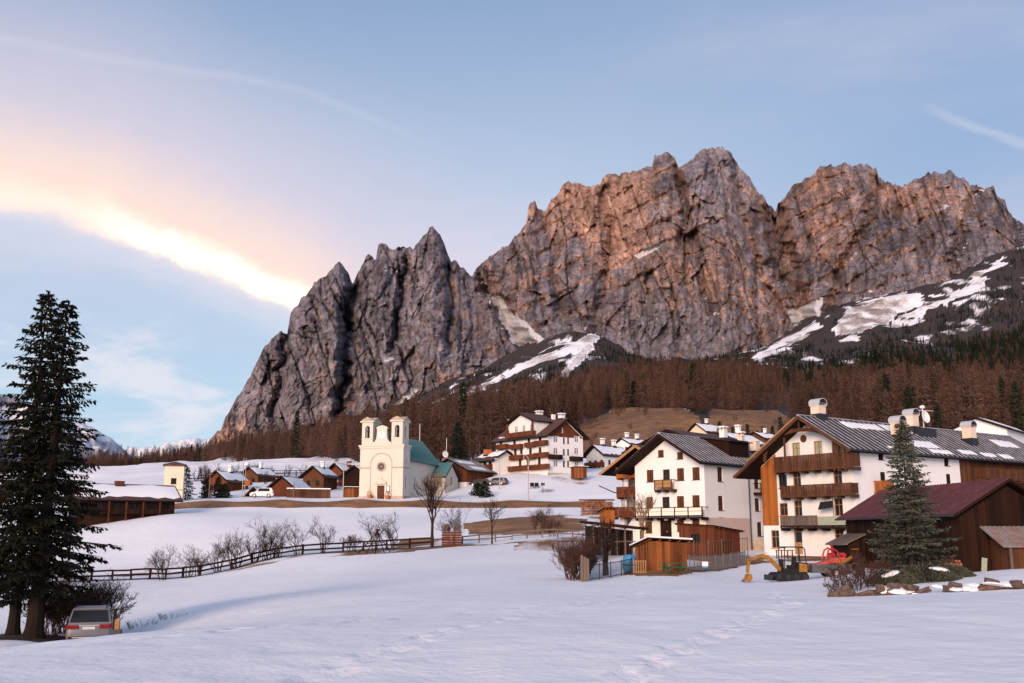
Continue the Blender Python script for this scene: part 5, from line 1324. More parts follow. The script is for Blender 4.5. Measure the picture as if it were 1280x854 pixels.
balcony(t, *X0, .2, 6.0, 3.0, 1.0, .9, 'boards', 'wood_red', bw=.3); chimney(r, 2.5, 3.1, 8.0, .8, 1.3, 'slab', 'paint_white'); chimney(r, 6.0, 2.6, 7.8, .8, 1.3, 'slab', 'paint_white')
t, r = bg('chalet', 'brown boarded chalet whose wide roof rises behind the white three-storey house', 895, 665, 128, 45, 13, 12, 10.9, 13.0, 'X', (), wall='wood_red', roof='roof_brown', over=(1.6, .8, 1.6), seed=53, found=3, cat='house'); chimney(r, 7.5, 3.2, 12.2, .8, 1.4, 'slab', 'paint_white')
t, r = bg('chalet', 'small brown chalet with snow-edged gable between the two big white houses', 928, 590, 192, 45, 9, 7.4, 5.4, 7.6, 'X', rowwins('X0', (2, 5.2), (3.0,), .9, 1.0, 'red'), wall='wood_brown', roof='roof_brown', over=(1.2, .6, 1.0), seed=54, snow=.9, found=4, cat='house'); chimney(r, 5, 3.7, 7.9, .8, 1.2, 'slab', 'paint_white')
t, r = bg('house', 'pale house with a snow-covered roof on the brown hillside', 884, 556, 330, 40, 11, 8, 4.4, 7.2, 'X', rowwins('X0', (2, 5.5), (1.2,), .9, 1.1, 'dark'), wall='plaster_tower', roof='roof_brown', over=(1, .6, 1.0), seed=55, snow=.95, found=5); chimney(r, 5, 4, 7.4, .8, 1.4, 'slab', 'paint_white')
t, r = bg('house', 'little white house on the slope above the snowy roofs', 789, 566, 300, 40, 8, 7, 2.6, 4.4, 'X', rowwins('X0', (2, 5), (.8,), .9, 1.1, 'dark'), wall='plaster_white', roof='roof_brown', over=(.8, .6, .8), seed=56, snow=.95, found=5); chimney(r, 2, 3.5, 4.6, .9, 1.3, 'slab', 'paint_white'); chimney(r, 5.5, 2.6, 4.4, .9, 1.2, 'slab', 'paint_white')
fr = Frame(583, 617, 212, 62); t, r = house('house', 'dark boarded house on a white base behind the church annex', fr, 11, 8.5, 5.0, 7.2, 'X', None, None, 'plaster_white', 'roof_metal', over=(.9, .6, .9), wins=(), ribs=.8, seed=57, found=3, zones=[('Y0', [(0, 2.4), (11, 2.4), (11, 4.9), (0, 4.9)], 'wood_red'), ('X0', [(0, 2.4), (8.5, 2.4), (8.5, 4.9), (4.25, 7.0), (0, 4.9)], 'wood_red')], patches=[(1, 8, .1, .4, 0), (3, 9, .55, .9, 0)])
m = MB(); m.tube([(1.5, 6, 6), (1.5, 6, 12)], .06, 5); m.lathe([(0.0, .12), (.5, .06), (.75, -.12), (.5, 0), (0, .05)], 12, (1.2, 6, 8.6), 0, Matrix.Rotation(R(75), 3, 'Y')); m.build('aerial', ['dish_white'], r)
chimney(r, 3.0, 6.6, 6.6, 1.2, 1.5, 'none', 'clay_pot')
t, r = bg('farmhouse', 'long dark wooden farmhouse under a thick snow roof beside the square tower', 98, 646, 156, 35, 14.6, 7.5, 3.0, 5.0, 'X', rowwins('Y0', (3, 5.6, 8.2, 10.8, 13.2), (1.2,), .9, 1.0, 'dark'), wall='wood_dark', roof='roof_brown', over=(.9, .9, 1.2), seed=58, snow=.98, found=3, cat='house')
balcony(t, *Y0, 1.5, 14, .6, 1.0, .7, 'boards', 'wood_dark', bw=.3)
for x in (4.2, 6.8, 9.4, 12): MB().box((x - .1, -1.0, -1.5), (x + .1, -.8, 2.4)).build('porch_post', ['wood_brown'], t)
chimney(r, 6.5, 3.2, 4.9, 1.3, .8, 'none', 'wood_red')
t, r = bg('chalet', 'low brown gabled chalet with a snow roof behind the board fence', 366, 625, 205, 80, 9, 5.0, 2.6, 4.6, 'X', (), wall='wood_red', roof='roof_brown', over=(.7, .5, .9), seed=59, snow=.98, found=2, cat='house')
t, r = bg('chalet', 'red-brown boarded chalet with a pale attic window left of the church', 436, 620, 236, 70, 12, 7.4, 4.4, 7.4, 'X', [('X0', 3.4, 3.4, .8, 1.0, 'white'), ('X0', 1.6, 1.0, .9, 1.0, 'dark'), ('X0', 5.4, 1.0, .9, 1.0, 'dark')], wall='wood_red', roof='roof_brown', over=(1.0, .6, 1.0), seed=60, snow=.55, found=3, cat='house')
chimney(r, 4, 2.4, 6.8, .8, 1.2, 'slab', 'wood_red')
t, r = bg('chalet', 'dark chalet partly hidden behind the left side of the church', 458, 618, 225, 70, 8, 6, 4.2, 6.2, 'X', (), wall='wood_dark', roof='roof_brown', over=(.8, .6, .8), seed=63, snow=.9, found=3, cat='house')
t, r = bg('barn', 'tiny dark barn with a steep gable beside the parked white van', 327, 625, 207, 82, 6, 3.4, .7, 2.3, 'X', (), wall='wood_dark', roof='roof_brown', over=(.5, .4, .5), seed=61, snow=.95, found=2, cat='barn')
t, r = bg('house', 'house with a plain snow-covered roof beyond the seamed roof of the farmhouse', 1262, 575, 175, 50, 12, 10, 5.5, 7.6, 'X', (), wall='plaster_white', roof='roof_brown', over=(.8, .6, .9), seed=62, snow=.98, found=5)
for px, py, Y, al, L_, W_, he_, rh_, wl, lab, sd_ in (
    (283, 617, 222, 70, 8, 5.4, 2.8, 4.8, 'wood_red', 'small red-brown chalet with a snow roof beyond the young conifers', 70), (404, 612, 222, 75, 7, 5.0, 3.0, 4.9, 'wood_brown', 'brown chalet squeezed behind the board fence and the red-brown chalet', 71),
    (322, 608, 250, 65, 7, 5.2, 2.8, 4.6, 'wood_brown', 'brown hay barn with a snow roof on the terraces behind the masts', 72),
    (806, 590, 250, 45, 9, 7, 4.6, 6.6, 'wood_brown', 'brown chalet with a snow roof above the narrow balconied house', 73), (838, 580, 290, 40, 9, 7, 4.2, 6.2, 'plaster_white', 'white cottage with a snow roof behind the wide brown roof', 74),
    (905, 575, 262, 48, 8, 6.5, 4.0, 6.0, 'wood_red', 'red-brown chalet under snow behind the small snow-edged chalet', 75), (958, 568, 285, 45, 9, 7, 4.4, 6.4, 'wood_brown', 'brown chalet with a snow roof peeping past the farmhouse gable', 76)):
    t, r = bg('chalet', lab, px, py, Y, al, L_, W_, he_, rh_, 'X', rowwins('X0', (1.4, W_ - 1.4), (1.0,), .8, 1.0, 'dark'), wall=wl, roof='roof_brown', over=(.8, .5, .8), seed=sd_, snow=.9, found=5, cat='house'); chimney(r, L_ * .5, W_ * .4, rh_ - .1, .7, 1.1, 'slab', 'paint_white')
# ---- square tower
ft = Frame(203, 631, 190, 14); t = thing('square_tower', 'pale square tower with a dark flat roof and one window', 'tower', ft.O, ft.a); bm = bmesh.new(); TW, TH = 3.5, 7.3
for i, (O, sd, nd) in enumerate((((0, 0, 0), (0, 1, 0), (-1, 0, 0)), ((0, 0, 0), (1, 0, 0), (0, -1, 0)), ((TW, 0, 0), (0, 1, 0), (1, 0, 0)), ((0, TW, 0), (1, 0, 0), (0, 1, 0)))):
    wall_face(bm, O, sd, nd, [(0, -2), (TW, -2), (TW, TH), (0, TH)], [(TW / 2 - .5, 3.9, TW / 2 + .5, 5.0)] if i < 2 else [], .25)
bmesh.ops.recalc_face_normals(bm, faces=bm.faces); me = bpy.data.meshes.new('wall'); bm.to_mesh(me); bm.free(); me.materials.append(MATS['plaster_tower']); link('wall', me, t)
window(t, *WALL['X0'], TW / 2, 3.9, 1.0, 1.1, 'dark'); window(t, *WALL['Y0'], TW / 2, 3.9, 1.0, 1.1, 'dark')
m = MB(); m.box((-.08, -.08, 2.7), (TW + .08, TW + .08, 2.9)); m.build('string_course', ['stone_trim'], t)
m = MB(); o = .35; m.add([(-o, -o, TH), (TW + o, -o, TH), (TW + o, TW + o, TH), (-o, TW + o, TH), (-o, -o, TH + .3), (TW + o, -o, TH + .3), (TW + o, TW + o, TH + .3), (-o, TW + o, TH + .3), (TW / 2, TW / 2, TH + .95)], [(3, 2, 1, 0), (0, 1, 5, 4), (1, 2, 6, 5), (2, 3, 7, 6), (3, 0, 4, 7), (4, 5, 8), (5, 6, 8), (6, 7, 8), (7, 4, 8)]); m.build('roof', ['roof_brown'], t)

# ================================================================== fences, walls and stacks
def rail_fence(name, label, pts, step, h, m='wood_dark', rails=2, group=None, seed=0, r=.06):
    """pts: ground points (x, y)"""
    rnd = random.Random(seed); base = Vector((pts[0][0], pts[0][1], gz(*pts[0]))); t = thing(name, label, 'fence', base, 0, group)
    P = [Vector((*p, 0)) for p in pts]; S = []; 
    for a, b in zip(P[:-1], P[1:]):
        n = max(1, round((b - a).length / step))
        for i in range(n): S.append(a + (b - a) * i / n)
    S.append(P[-1]); zs = ground_z([p.x for p in S], [p.y for p in S]); S = [Vector((p.x, p.y, z)) - base for p, z in zip(S, zs)]
    pm = MB().box((-r, -r, -.5), (r, r, h)).mesh('post', [m])
    for p in S: link('post', pm, t, p, (rnd.uniform(-.06, .06), rnd.uniform(-.06, .06), rnd.uniform(0, 1)))
    for a, b in zip(S[:-1], S[1:]):
        for k in range(rails):
            z = h * (.45 + .45 * k / max(1, rails - 1)); j = lambda: Vector((0, 0, z + rnd.uniform(-.05, .05)))
            MB().beam(a + j(), b + j(), .08, .05 + r * 1.5).build('rail', [m], t)
    return t
def gpts(*pp): return [tuple(on(px, Y).xy) for px, Y in pp]
rail_fence('rail_fence', 'long dark two-rail fence winding across the snowfield in front of the bare shrubs', gpts(*FENCE), 2.6, 1.15, 'wood_dark', 2, seed=4, r=.10)
rail_fence('rail_fence', 'thin grey fence along the brown verge right of the reddish stack', gpts((578, 121), (640, 121), (697, 119), (735, 116)), 2.2, 1.0, 'wood_grey', 2, seed=5)
def bar_fence(name, label, pts, h, gap, m, post_step=2.0, group=None, pr=.035):
    base = Vector((pts[0][0], pts[0][1], gz(*pts[0]))); t = thing(name, label, 'fence', base, 0, group)
    P = [Vector((*p, 0)) for p in pts]; b_ = MB(); mesh_p = MB().box((-pr, -pr, -.5), (pr, pr, h + .12)).mesh('post', [m])
    for a, b in zip(P[:-1], P[1:]):
        L = (b - a).length; n = max(1, round(L / post_step)); Q = [a + (b - a) * i / n for i in range(n + 1)]; Z = ground_z([q.x for q in Q], [q.y for q in Q]); Q = [Vector((q.x, q.y, z)) - base for q, z in zip(Q, Z)]
        for q in Q: link('post', mesh_p, t, q)
        for c, d in zip(Q[:-1], Q[1:]):
            for z in (.12, h): MB().beam(c + Vector((0, 0, z)), d + Vector((0, 0, z)), .03, .05).build('rail', [m], t)
            k = max(1, int((d - c).length / gap))
            for i in range(1, k): e = c + (d - c) * i / k; b_.beam(e + Vector((0, 0, .12)), e + Vector((0, 0, h)), .022, .022)
    b_.build('bars', [m], t, kind='stuff')
    return t
bar_fence('garden_fence', 'dark metal bar fence around the garden with the bare trunk', gpts((735, 70), (790, 75)), 1.05, .13, 'metal_dark', 1.6)
bar_fence('garden_fence', 'dark metal bar fence running back from the weathered gatepost', gpts((727, 70), (745, 88), (760, 91)), 1.05, .14, 'metal_dark', 2.0)
bar_fence('garden_fence', 'grey mesh fence in front of the low reddish-brown shed', gpts((862, 77), (895, 80), (932, 86)), 1.15, .11, 'galvanised', 1.9)
bar_fence('garden_fence', 'tall grey mesh fence directly behind the mesh fence of the yard', gpts((868, 84), (935, 92)), 1.9, .5, 'wood_grey', 2.4)
g = on(731, 69.5); t = thing('gatepost', 'thick weathered grey wooden gatepost at the fence corner', 'post', g); 
for k in range(3): MB().box((-.28 + k * .2, -.08, -.5), (-.10 + k * .2, .08, 1.75 - .1 * k)).build('plank', ['wood_grey'], t)

def board_fence(name, label, pxa, Ya, pxb, Yb, h, m, snow=True):
    A, B = on(pxa, Ya), on(pxb, Yb); t = thing(name, label, 'fence', A); mm = MB(); D = B - A; nd = Vector((D.y, -D.x)).normalized()
    board_wall(mm, (0, 0), D.xy, -1.5, h, h + D.z, (nd.x, nd.y), .35, 4, .06); mm.build('boards', [m], t, kind='stuff')
    if snow: MB().beam((0, 0, h + .1), (D.x, D.y, h + D.z + .1), .4, .2).build('snow_cap', ['snow'], t)
board_fence('board_fence', 'brown board fence with a snow cap in front of the low chalet', 358, 195, 413, 197, 1.7, 'wood_brown')

def woodpile(name, label, pxa, pxb, Y, h, depth=1.2, roof=True, m='log_bark', seed=0, rr=.14):
    A, B = on(pxa, Y), on(pxb, Y); L = (B - A).length; t = thing(name, label, 'woodpile', A, math.atan2(B.y - A.y, B.x - A.x)); rnd = random.Random(seed); mm = MB(); z = rr; row = 0
    while z < h:
        x = rr + (row % 2) * rr
        while x < L:
            r = rr * rnd.uniform(.75, 1.05); d = rnd.uniform(-.06, .06); mm.tube([(x, d, z + rnd.uniform(-.02, .02)), (x, depth + d, z)], r, 6); x += rr * 2
        z += rr * 1.75; row += 1
    mm.build('logs', [m], t, kind='stuff')
    MB().box((-.1, depth * .35, -.6), (L + .1, depth * .65, .02)).build('bearer', ['wood_dark'], t)
    if roof: MB().prism([(-.2, -.25, h + .12), (L + .2, -.25, h + .12), (L + .2, depth + .2, h + .32), (-.2, depth + .2, h + .32)], (0, 0, .08)).build('cover_board', ['wood_brown'], t)
    return t
woodpile('woodpile', 'long reddish stack of split logs under a board beside the brown verge', 726, 767, 158, 2.2, seed=2)
woodpile('woodpile', 'low pile of split logs under the spruce beside the barn', 1178, 1204, 56.5, .75, .8, False, seed=3, rr=.09)
# reddish stack with bundles of brushwood
g = on(565, 118); t = thing('board_stack', 'reddish stack of boards topped with grey brushwood bundles', 'stack', g, .1); rnd = random.Random(5)
for k in range(6):
    z = .02 + k * .28
    for j in range(5): mm = MB().box((-1.15 + rnd.uniform(-.06, .06), -.5 + j * .2, z), (1.1 + rnd.uniform(-.08, .08), -.33 + j * .2, z + .24)); mm.build('plank', ['wood_red'], t)
for c in (-.75, .6):
    mm = MB()
    for i in range(40): a = Vector((c + rnd.uniform(-.35, .35), rnd.uniform(-.4, .4), 1.7)); mm.beam(a, a + Vector((rnd.uniform(-.3, .3), rnd.uniform(-.2, .2), rnd.uniform(.5, .95))), .07, .07)
    mm.build('brushwood', ['wood_grey'], t, kind='stuff')
# hay-drying tripod
g = on(470, 113); t = thing('pole_tripod', 'leaning tripod of bare poles standing in the snow before the fence', 'tripod', g)
for x, y in ((-2.1, -.4), (-1.0, -1.2), (1.1, -.9), (1.6, .5), (.1, -1.4)):
    dz = gz(g.x + x, g.y + y) - g.z; MB().tube([(x, y, dz - .1), (x * -.12 + .1, y * -.1, 2.6)], .055, 5).build('pole', ['wood_dark'], t)
MB().beam((-1.2, -.7, 1.0), (1.0, -.6, 1.15), .07, .09).build('crossbar', ['wood_dark'], t)

# ---- dry-stone edge of the yard at the right, each stone a part
A = on(1043, 47.0); t = thing('stone_wall', 'low edging of rough stones capped with snow below the barn', 'wall', A); rnd = random.Random(11)
def stone_mesh(seed, k=1):
    rs = np.random.RandomState(seed); bm = bmesh.new(); bmesh.ops.create_cube(bm, size=.9); bmesh.ops.subdivide_edges(bm, edges=bm.edges[:], cuts=1, use_grid_fill=True)
    for v in bm.verts: v.co = v.co * (.75 + .25 / max(.3, v.co.length * 1.6)) + Vector(rs.uniform(-.13, .13, 3))
    bmesh.ops.triangulate(bm, faces=bm.faces[:]); me = bpy.data.meshes.new('stone'); bm.to_mesh(me); bm.free(); me.materials.append(MATS['stone']); return me
SM = [stone_mesh(i) for i in range(6)]
def cap_mesh(seed):
    bm = bmesh.new(); bmesh.ops.create_icosphere(bm, subdivisions=3, radius=.5)
    for v in bm.verts:
        n = v.co.normalized(); f = .85 + .3 * float(fbm(n.x * 1.4 + seed * 2, n.y * 1.4, n.z * 1.4, 3, seed)); v.co = Vector((v.co.x * f, v.co.y * f, max(v.co.z * f, -.22)))
    for f in bm.faces: f.smooth = True
    me = bpy.data.meshes.new('snow_cap'); bm.to_mesh(me); bm.free(); me.materials.append(MATS['snow']); return me
SC = [cap_mesh(i) for i in range(5)]
px = 1040.0
while px < 1335:
    Y = 47.0 - (px - 1043) / 240 * 2.5; g = on(px, Y); w = rnd.choice((.3, .4, .5, .6, .9, 1.3)) * rnd.uniform(.8, 1.2); h = rnd.uniform(.14, .38)
    if rnd.random() > .18:
        for q_ in range(rnd.choice((1, 1, 2))):
            o = link('stone', SM[rnd.randrange(6)], t, g - A + Vector((rnd.uniform(-.2, .2), rnd.uniform(-.25, .35), h * rnd.uniform(.1, .3) + q_ * .22)), (rnd.uniform(-.3, .3), rnd.uniform(-.3, .3), rnd.uniform(-.6, .6))); o.scale = (w * (1 - .4 * q_), rnd.uniform(.35, .8), h * rnd.uniform(.8, 1.3))
    for q_ in range(rnd.choice((0, 1, 1, 2))):
        o = link('snow_cap', SC[rnd.randrange(5)], t, g - A + Vector((rnd.uniform(-.4, .4), rnd.uniform(-.1, .5), h * rnd.uniform(.3, .75))), (rnd.uniform(-.2, .2), rnd.uniform(-.2, .2), rnd.uniform(-.5, .5))); o.scale = (max(.4, w) * rnd.uniform(.7, 1.6), rnd.uniform(.5, 1.1), rnd.uniform(.16, .38))
    px += max(.35, w) * 1254 / Y * .80

# ================================================================== vehicles, machines and yard things
def blob(m, c, r, n=8, k=5, mi=0):
    m.lathe([(math.sin(math.pi * i / k) * r[0], -math.cos(math.pi * i / k) * r[2]) for i in range(k + 1)], n, c, mi)
def loft(m, secs, mi=0):
    """secs: list of closed rings (same count)"""
    b = len(m.v); n = len(secs[0])
    for s in secs: m.v += [tuple(p) for p in s]
    for i in range(len(secs) - 1):
        for k in range(n): m.f.append((b + i * n + k, b + i * n + (k + 1) % n, b + (i + 1) * n + (k + 1) % n, b + (i + 1) * n + k)); m.m.append(mi)
    m.f.append(tuple(b + k for k in reversed(range(n)))); m.m.append(mi); e = b + (len(secs) - 1) * n; m.f.append(tuple(e + k for k in range(n))); m.m.append(mi)
def wheel(parent, c, r, w, name='wheel'):
    o = MB().tube([(c[0] - w / 2, c[1], c[2]), (c[0] + w / 2, c[1], c[2])], r, 18).build(name, ['black_rubber'], parent)
    MB().tube([(c[0] - w / 2 - .012, c[1], c[2]), (c[0] + w / 2 + .012, c[1], c[2])], r * .62, 14).build('rim', ['metal_zinc'], o)
def car(name, label, loc, rz, paint='silver_paint', L=4.75, W=1.96, H=1.74, cat='car', group=None, detail=True):
    """rear at y = 0, nose at y = L"""
    t = thing(name, label, cat, loc, rz, group); h = W / 2
    ring = lambda y, w, z0, z1, rnd=.12: [(-w * .90, y, z0), (w * .90, y, z0), (w, y, z0 + rnd), (w * 1.0, y, (z0 + z1) / 2), (w * .965, y, z1 - rnd * .6), (w * .88, y, z1), (-w * .88, y, z1), (-w * .965, y, z1 - rnd * .6), (-w, y, (z0 + z1) / 2), (-w, y, z0 + rnd)]
    k = H / 1.74; m = MB()
    loft(m, [ring(0.0, h * .86, .42 * k, .98 * k), ring(.05, h * .93, .32 * k, 1.05 * k), ring(.25, h * .99, .27 * k, 1.10 * k), ring(1.1, h, .25 * k, 1.09 * k), ring(3.0, h, .25 * k, 1.04 * k), ring(L - 1.2, h * .99, .25 * k, 1.01 * k), ring(L - .45, h * .95, .27 * k, .92 * k), ring(L - .1, h * .85, .32 * k, .78 * k), ring(L, h * .72, .40 * k, .68 * k)])
    body = m.build('body', [paint], t, smooth=True)
    m = MB(); c = lambda y, wb, wt, z0, z1: [(-wb, y, z0), (wb, y, z0), (wb * .5 + wt * .5 + .02, y, z0 * .45 + z1 * .55), (wt, y, z1 - .05), (wt * .8, y, z1), (-wt * .8, y, z1), (-wt, y, z1 - .05), (-wb * .5 - wt * .5 - .02, y, z0 * .45 + z1 * .55)]
    zb = 1.02 * k
    secs = [c(.10, h * .93, h * .90, zb, zb + .06), c(.42, h * .93, h * .80, zb, H - .06), c(.75, h * .93, h * .80, zb, H), c(2.2, h * .92, h * .80, zb, H - .01), c(2.75, h * .92, h * .73, zb, H - .09), c(3.55, h * .91, h * .88, zb - .02, zb + .06)]
    loft(m, secs); m.build('cabin', [paint], body, smooth=False)
    m = MB()   # rear window, windscreen, side glass stand just off the cabin
    z1 = H - .12; m.prism([(-h * .86, .13, zb + .08), (h * .86, .13, zb + .08), (h * .74, .385, z1), (-h * .74, .385, z1)], (0, -.03, .012)); m.build('rear_window', ['glass'], t)
    MB().prism([(-h * .80, 3.44, zb + .10), (h * .80, 3.44, zb + .10), (h * .66, 2.83, z1 - .03), (-h * .66, 2.83, z1 - .03)], (0, .035, .012)).build('windscreen', ['glass'], t)
    for sx in (-1, 1):
        MB().prism([(sx * h * .925, .75, zb + .08), (sx * h * .925, 3.2, zb + .08), (sx * h * .845, 2.7, z1 - .02), (sx * h * .845, .85, z1 - .02)], (sx * .03, 0, .01)).build('side_window', ['glass'], t)
        mr = MB().cbox((sx * (h + .12), 2.95, zb + .10), (.11, .06, .08), None).build('mirror', [paint], t)
        tl = MB().cbox((sx * h * .70, .03, .92 * k), (h * .24, .085, .085 * k)).build('tail_light', ['tail_red'], t); MB().cbox((sx * h * .955, .17, .93 * k), (.055, .15, .075 * k)).build('side_lens', ['tail_red'], tl)
        MB().prism([(sx * h * .55, L - .14, .62 * k), (sx * h * .90, L - .26, .66 * k), (sx * h * .90, L - .3, .78 * k), (sx * h * .6, L - .16, .74 * k)], (0, .05, 0)).build('headlight', ['glass_pale'], t)
        for y in (.95, L - .92): wheel(t, (sx * (h - .11), y, .36 * k), .36 * k, .24)
        if detail: MB().tube([(sx * h * .68, .7, H + .03), (sx * h * .68, 2.3, H + .02)], .025, 5).build('roof_rail', ['metal_dark'], t)
    if detail:
        b = MB().prism([(-h * .84, -.03, .34 * k), (h * .84, -.03, .34 * k), (h * .90, -.03, .50 * k), (-h * .90, -.03, .50 * k)], (0, .12, 0)).build('rear_bumper', ['metal_dark'], t)
        MB().box((-h * .7, -.045, .43 * k), (h * .7, -.032, .47 * k)).build('trim', ['metal_zinc'], b)
        MB().box((-.27, -.035, .80 * k), (.27, .02, .92 * k)).build('number_plate', ['number_plate'], t)
        MB().box((-.48, -.03, .955 * k), (.48, .03, .985 * k)).build('tailgate_strip', ['metal_zinc'], t)
        MB().box((-h * .66, .36, H - .07), (h * .66, .50, H - .02)).build('spoiler', [paint], t)
    return t
p = at(109, 811, 47.5)
car('parked_car', 'silver SUV parked with its tail to the field beneath the tall spruces', (p.x, 47.5, gz(p.x, 49.5) + .02), R(19))
for px, Y, rz, lab, pt, Hh, LL in ((342, 199, R(100), 'white van parked beside the tiny dark barn', 'paint_white', 1.9, 4.6), (612, 206, R(75), 'dark car parked at the left foot of the hotel', 'metal_dark', 1.5, 4.3), (634, 205, R(70), 'grey car parked under the lowest hotel balcony', 'galvanised', 1.5, 4.3)):
    g = on(px, Y); car('parked_car', lab, g, rz, pt, LL, 1.8, Hh, 'van' if 'van' in lab else 'car', None, False)
# yellow marker post beside the car
g = on(140, 46.2); t = thing('marker_post', 'dark post with a yellow sleeve beside the silver car', 'post', (g.x, 46.2, gz(g.x, 46.2)))
MB().tube([(0, 0, -.4), (.03, 0, 1.75)], .07, 8).build('post', ['wood_dark'], t); MB().box((.06, -.06, .0), (.26, .06, 1.3)).build('board', ['yellow_paint'], t); MB().cbox((.16, -.02, .75), (.2, .1, .12)).build('bracket', ['metal_dark'], t)

# ---- mini excavator
g = on(988, 69); ex = thing('mini_excavator', 'yellow mini excavator with an open canopy and its bucket resting on the snow', 'excavator', g, R(4))
for y in (-.62, .62):
    n = 10; pr = [(-1.0 + .28 * math.cos(a), .30 + .28 * math.sin(a)) for a in [math.pi / 2 + math.pi * i / n for i in range(n + 1)]] + [(.75 + .28 * math.cos(a), .30 + .28 * math.sin(a)) for a in [-math.pi / 2 + math.pi * i / n for i in range(n + 1)]]
    tr = MB().prism([(x, y - .16, z) for x, z in pr], (0, .32, 0)).build('track', ['black_rubber'], ex)
    for x in (-1.0, -.4, .2, .75): MB().tube([(x, y - .17, .30), (x, y + .17, .30)], .17, 10).build('roller', ['metal_dark'], tr)
MB().box((-.9, -.44, .26), (.7, .44, .5)).build('undercarriage', ['metal_dark'], ex)
bl = MB().box((-1.55, -.8, .06), (-1.45, .8, .42)).build('dozer_blade', ['metal_dark'], ex); MB().beam((-1.45, 0, .25), (-.9, 0, .35), .5, .1).build('blade_arm', ['metal_dark'], bl)
m = MB(); m.prism([(-.65, -.62, .52), (.95, -.62, .52), (1.1, -.62, .75), (1.05, -.62, 1.2), (.35, -.62, 1.28), (.3, -.62, .85), (-.65, -.62, .8)], (0, 1.24, 0)); ub = m.build('upper_body', ['black_rubber'], ex)
MB().box((.98, -.5, .7), (1.17, .5, 1.12)).build('counterweight', ['yellow_paint'], ub)
MB().prism([(.42, -.64, .62), (.98, -.64, .62), (1.0, -.64, 1.12), (.46, -.64, 1.2)], (0, .018, 0)).build('side_panel', ['yellow_paint'], ub)
MB().box((-.62, -.3, .82), (-.5, .3, 1.45)).build('control_console', ['black_rubber'], ub)
MB().tube([(.75, .3, 1.28), (.75, .3, 1.75)], .05, 6).build('exhaust', ['metal_dark'], ub)
m = MB(); m.box((-.15, -.25, .86), (.3, .25, 1.05)); m.prism([(.18, -.25, 1.05), (.34, -.25, 1.05), (.42, -.25, 1.6), (.28, -.25, 1.6)], (0, .5, 0)); m.build('seat', ['black_rubber'], ex)
for y in (-.2, .2): MB().tube([(-.4, y, .82), (-.38, y, 1.3)], .025, 5).build('lever', ['metal_dark'], ex)
for y in (-.58, .58):
    m = MB(); m.tube([(-.55, y, .8), (-.5, y, 2.15), (-.38, y, 2.25), (.75, y, 2.25), (.88, y, 2.12), (.95, y, 1.2)], .04, 6); m.build('canopy_frame', ['metal_dark'], ex)
for x in (-.45, .82): MB().tube([(x, -.58, 2.2), (x, .58, 2.2)], .035, 6).build('canopy_bar', ['metal_dark'], ex)
m = MB(); prof = [((-.6, 0, .7), .16), ((-1.15, 0, 1.25), .20), ((-1.6, 0, 1.62), .18), ((-1.95, 0, 1.70), .14)]
for (p, a), (q, b) in zip(prof[:-1], prof[1:]): m.beam(p, q, .15, (a + b) * .72)
bo = m.build('boom', ['yellow_paint'], ex)
m = MB(); m.beam((-1.75, 0, 1.75), (-2.85, 0, 1.40), .13, .17); m.beam((-2.8, 0, 1.45), (-2.92, 0, .55), .13, .20); m.build('arm', ['yellow_paint'], ex)
MB().tube([(-.75, 0, 1.05), (-1.45, 0, 1.72)], .05, 6).build('hydraulic_ram', ['metal_zinc'], bo); MB().tube([(-1.5, 0, 1.85), (-2.3, 0, 1.78)], .05, 6).build('hydraulic_ram', ['metal_zinc'], bo)
m = MB(); m.prism([(-3.28, -.3, .02), (-2.86, -.3, -.04), (-2.68, -.3, .16), (-2.70, -.3, .44), (-2.86, -.3, .50), (-3.0, -.3, .42), (-3.06, -.3, .22)], (0, .6, 0)); bk = m.build('bucket', ['yellow_paint'], ex)
for y in (-.22, -.08, .06, .2): MB().cbox((-3.24, y, .0), (.06, .03, .03)).build('tooth', ['metal_dark'], bk)

# ---- trailer with the red machine
g = on(1033, 69.5); tr = thing('trailer', 'grey low-sided trailer beside the mini excavator', 'trailer', g, R(6))
MB().box((-1.25, -.75, .42), (1.45, .75, .48)).build('floor', ['galvanised'], tr)
for nm, a, b in (('side_panel', (-1.25, -.80, .30), (1.45, -.755, .88)), ('side_panel', (-1.25, .755, .30), (1.45, .80, .88)), ('end_panel', (-1.30, -.8, .30), (-1.255, .8, .88)), ('end_panel', (1.455, -.8, .30), (1.50, .8, .88))): MB().box(a, b).build(nm, ['galvanised'], tr)
for y in (-.9, .9):
    o = MB().tube([(.3, y - .09, .30), (.3, y + .09, .30)], .30, 14).build('wheel', ['black_rubber'], tr); MB().tube([(.3, y - .1, .30), (.3, y + .1, .30)], .16, 10).build('rim', ['metal_zinc'], o)
MB().beam((1.5, 0, .45), (2.6, 0, .42), .09, .09).build('drawbar', ['galvanised'], tr)
mt = thing('red_machine', 'red compact machine with a curved guard loaded on the grey trailer', 'machine', g + Vector((0, 0, .485)), R(6))
m = MB(); m.prism([(-1.15, -.4, .42), (-.5, -.4, .46), (.55, -.4, .8), (1.25, -.4, .85), (1.3, -.4, .55), (.5, -.4, .45), (-1.15, -.4, .28)], (0, .8, 0)); m.build('deck', ['pink_paint'], mt)
MB().box((-1.0, -.5, 0), (-.3, .5, .27)).build('base', ['pink_paint'], mt)
m = MB(); m.tube([(-.1, -.35, .7), (.1, -.35, 1.3), (.35, -.35, 1.45), (.7, -.35, 1.25), (.85, -.35, .88)], .06, 6); m.build('guard', ['red_paint'], mt); m = MB(); m.tube([(-.1, .35, .7), (.1, .35, 1.3), (.35, .35, 1.45), (.7, .35, 1.25), (.85, .35, .88)], .06, 6); m.build('guard', ['red_paint'], mt)
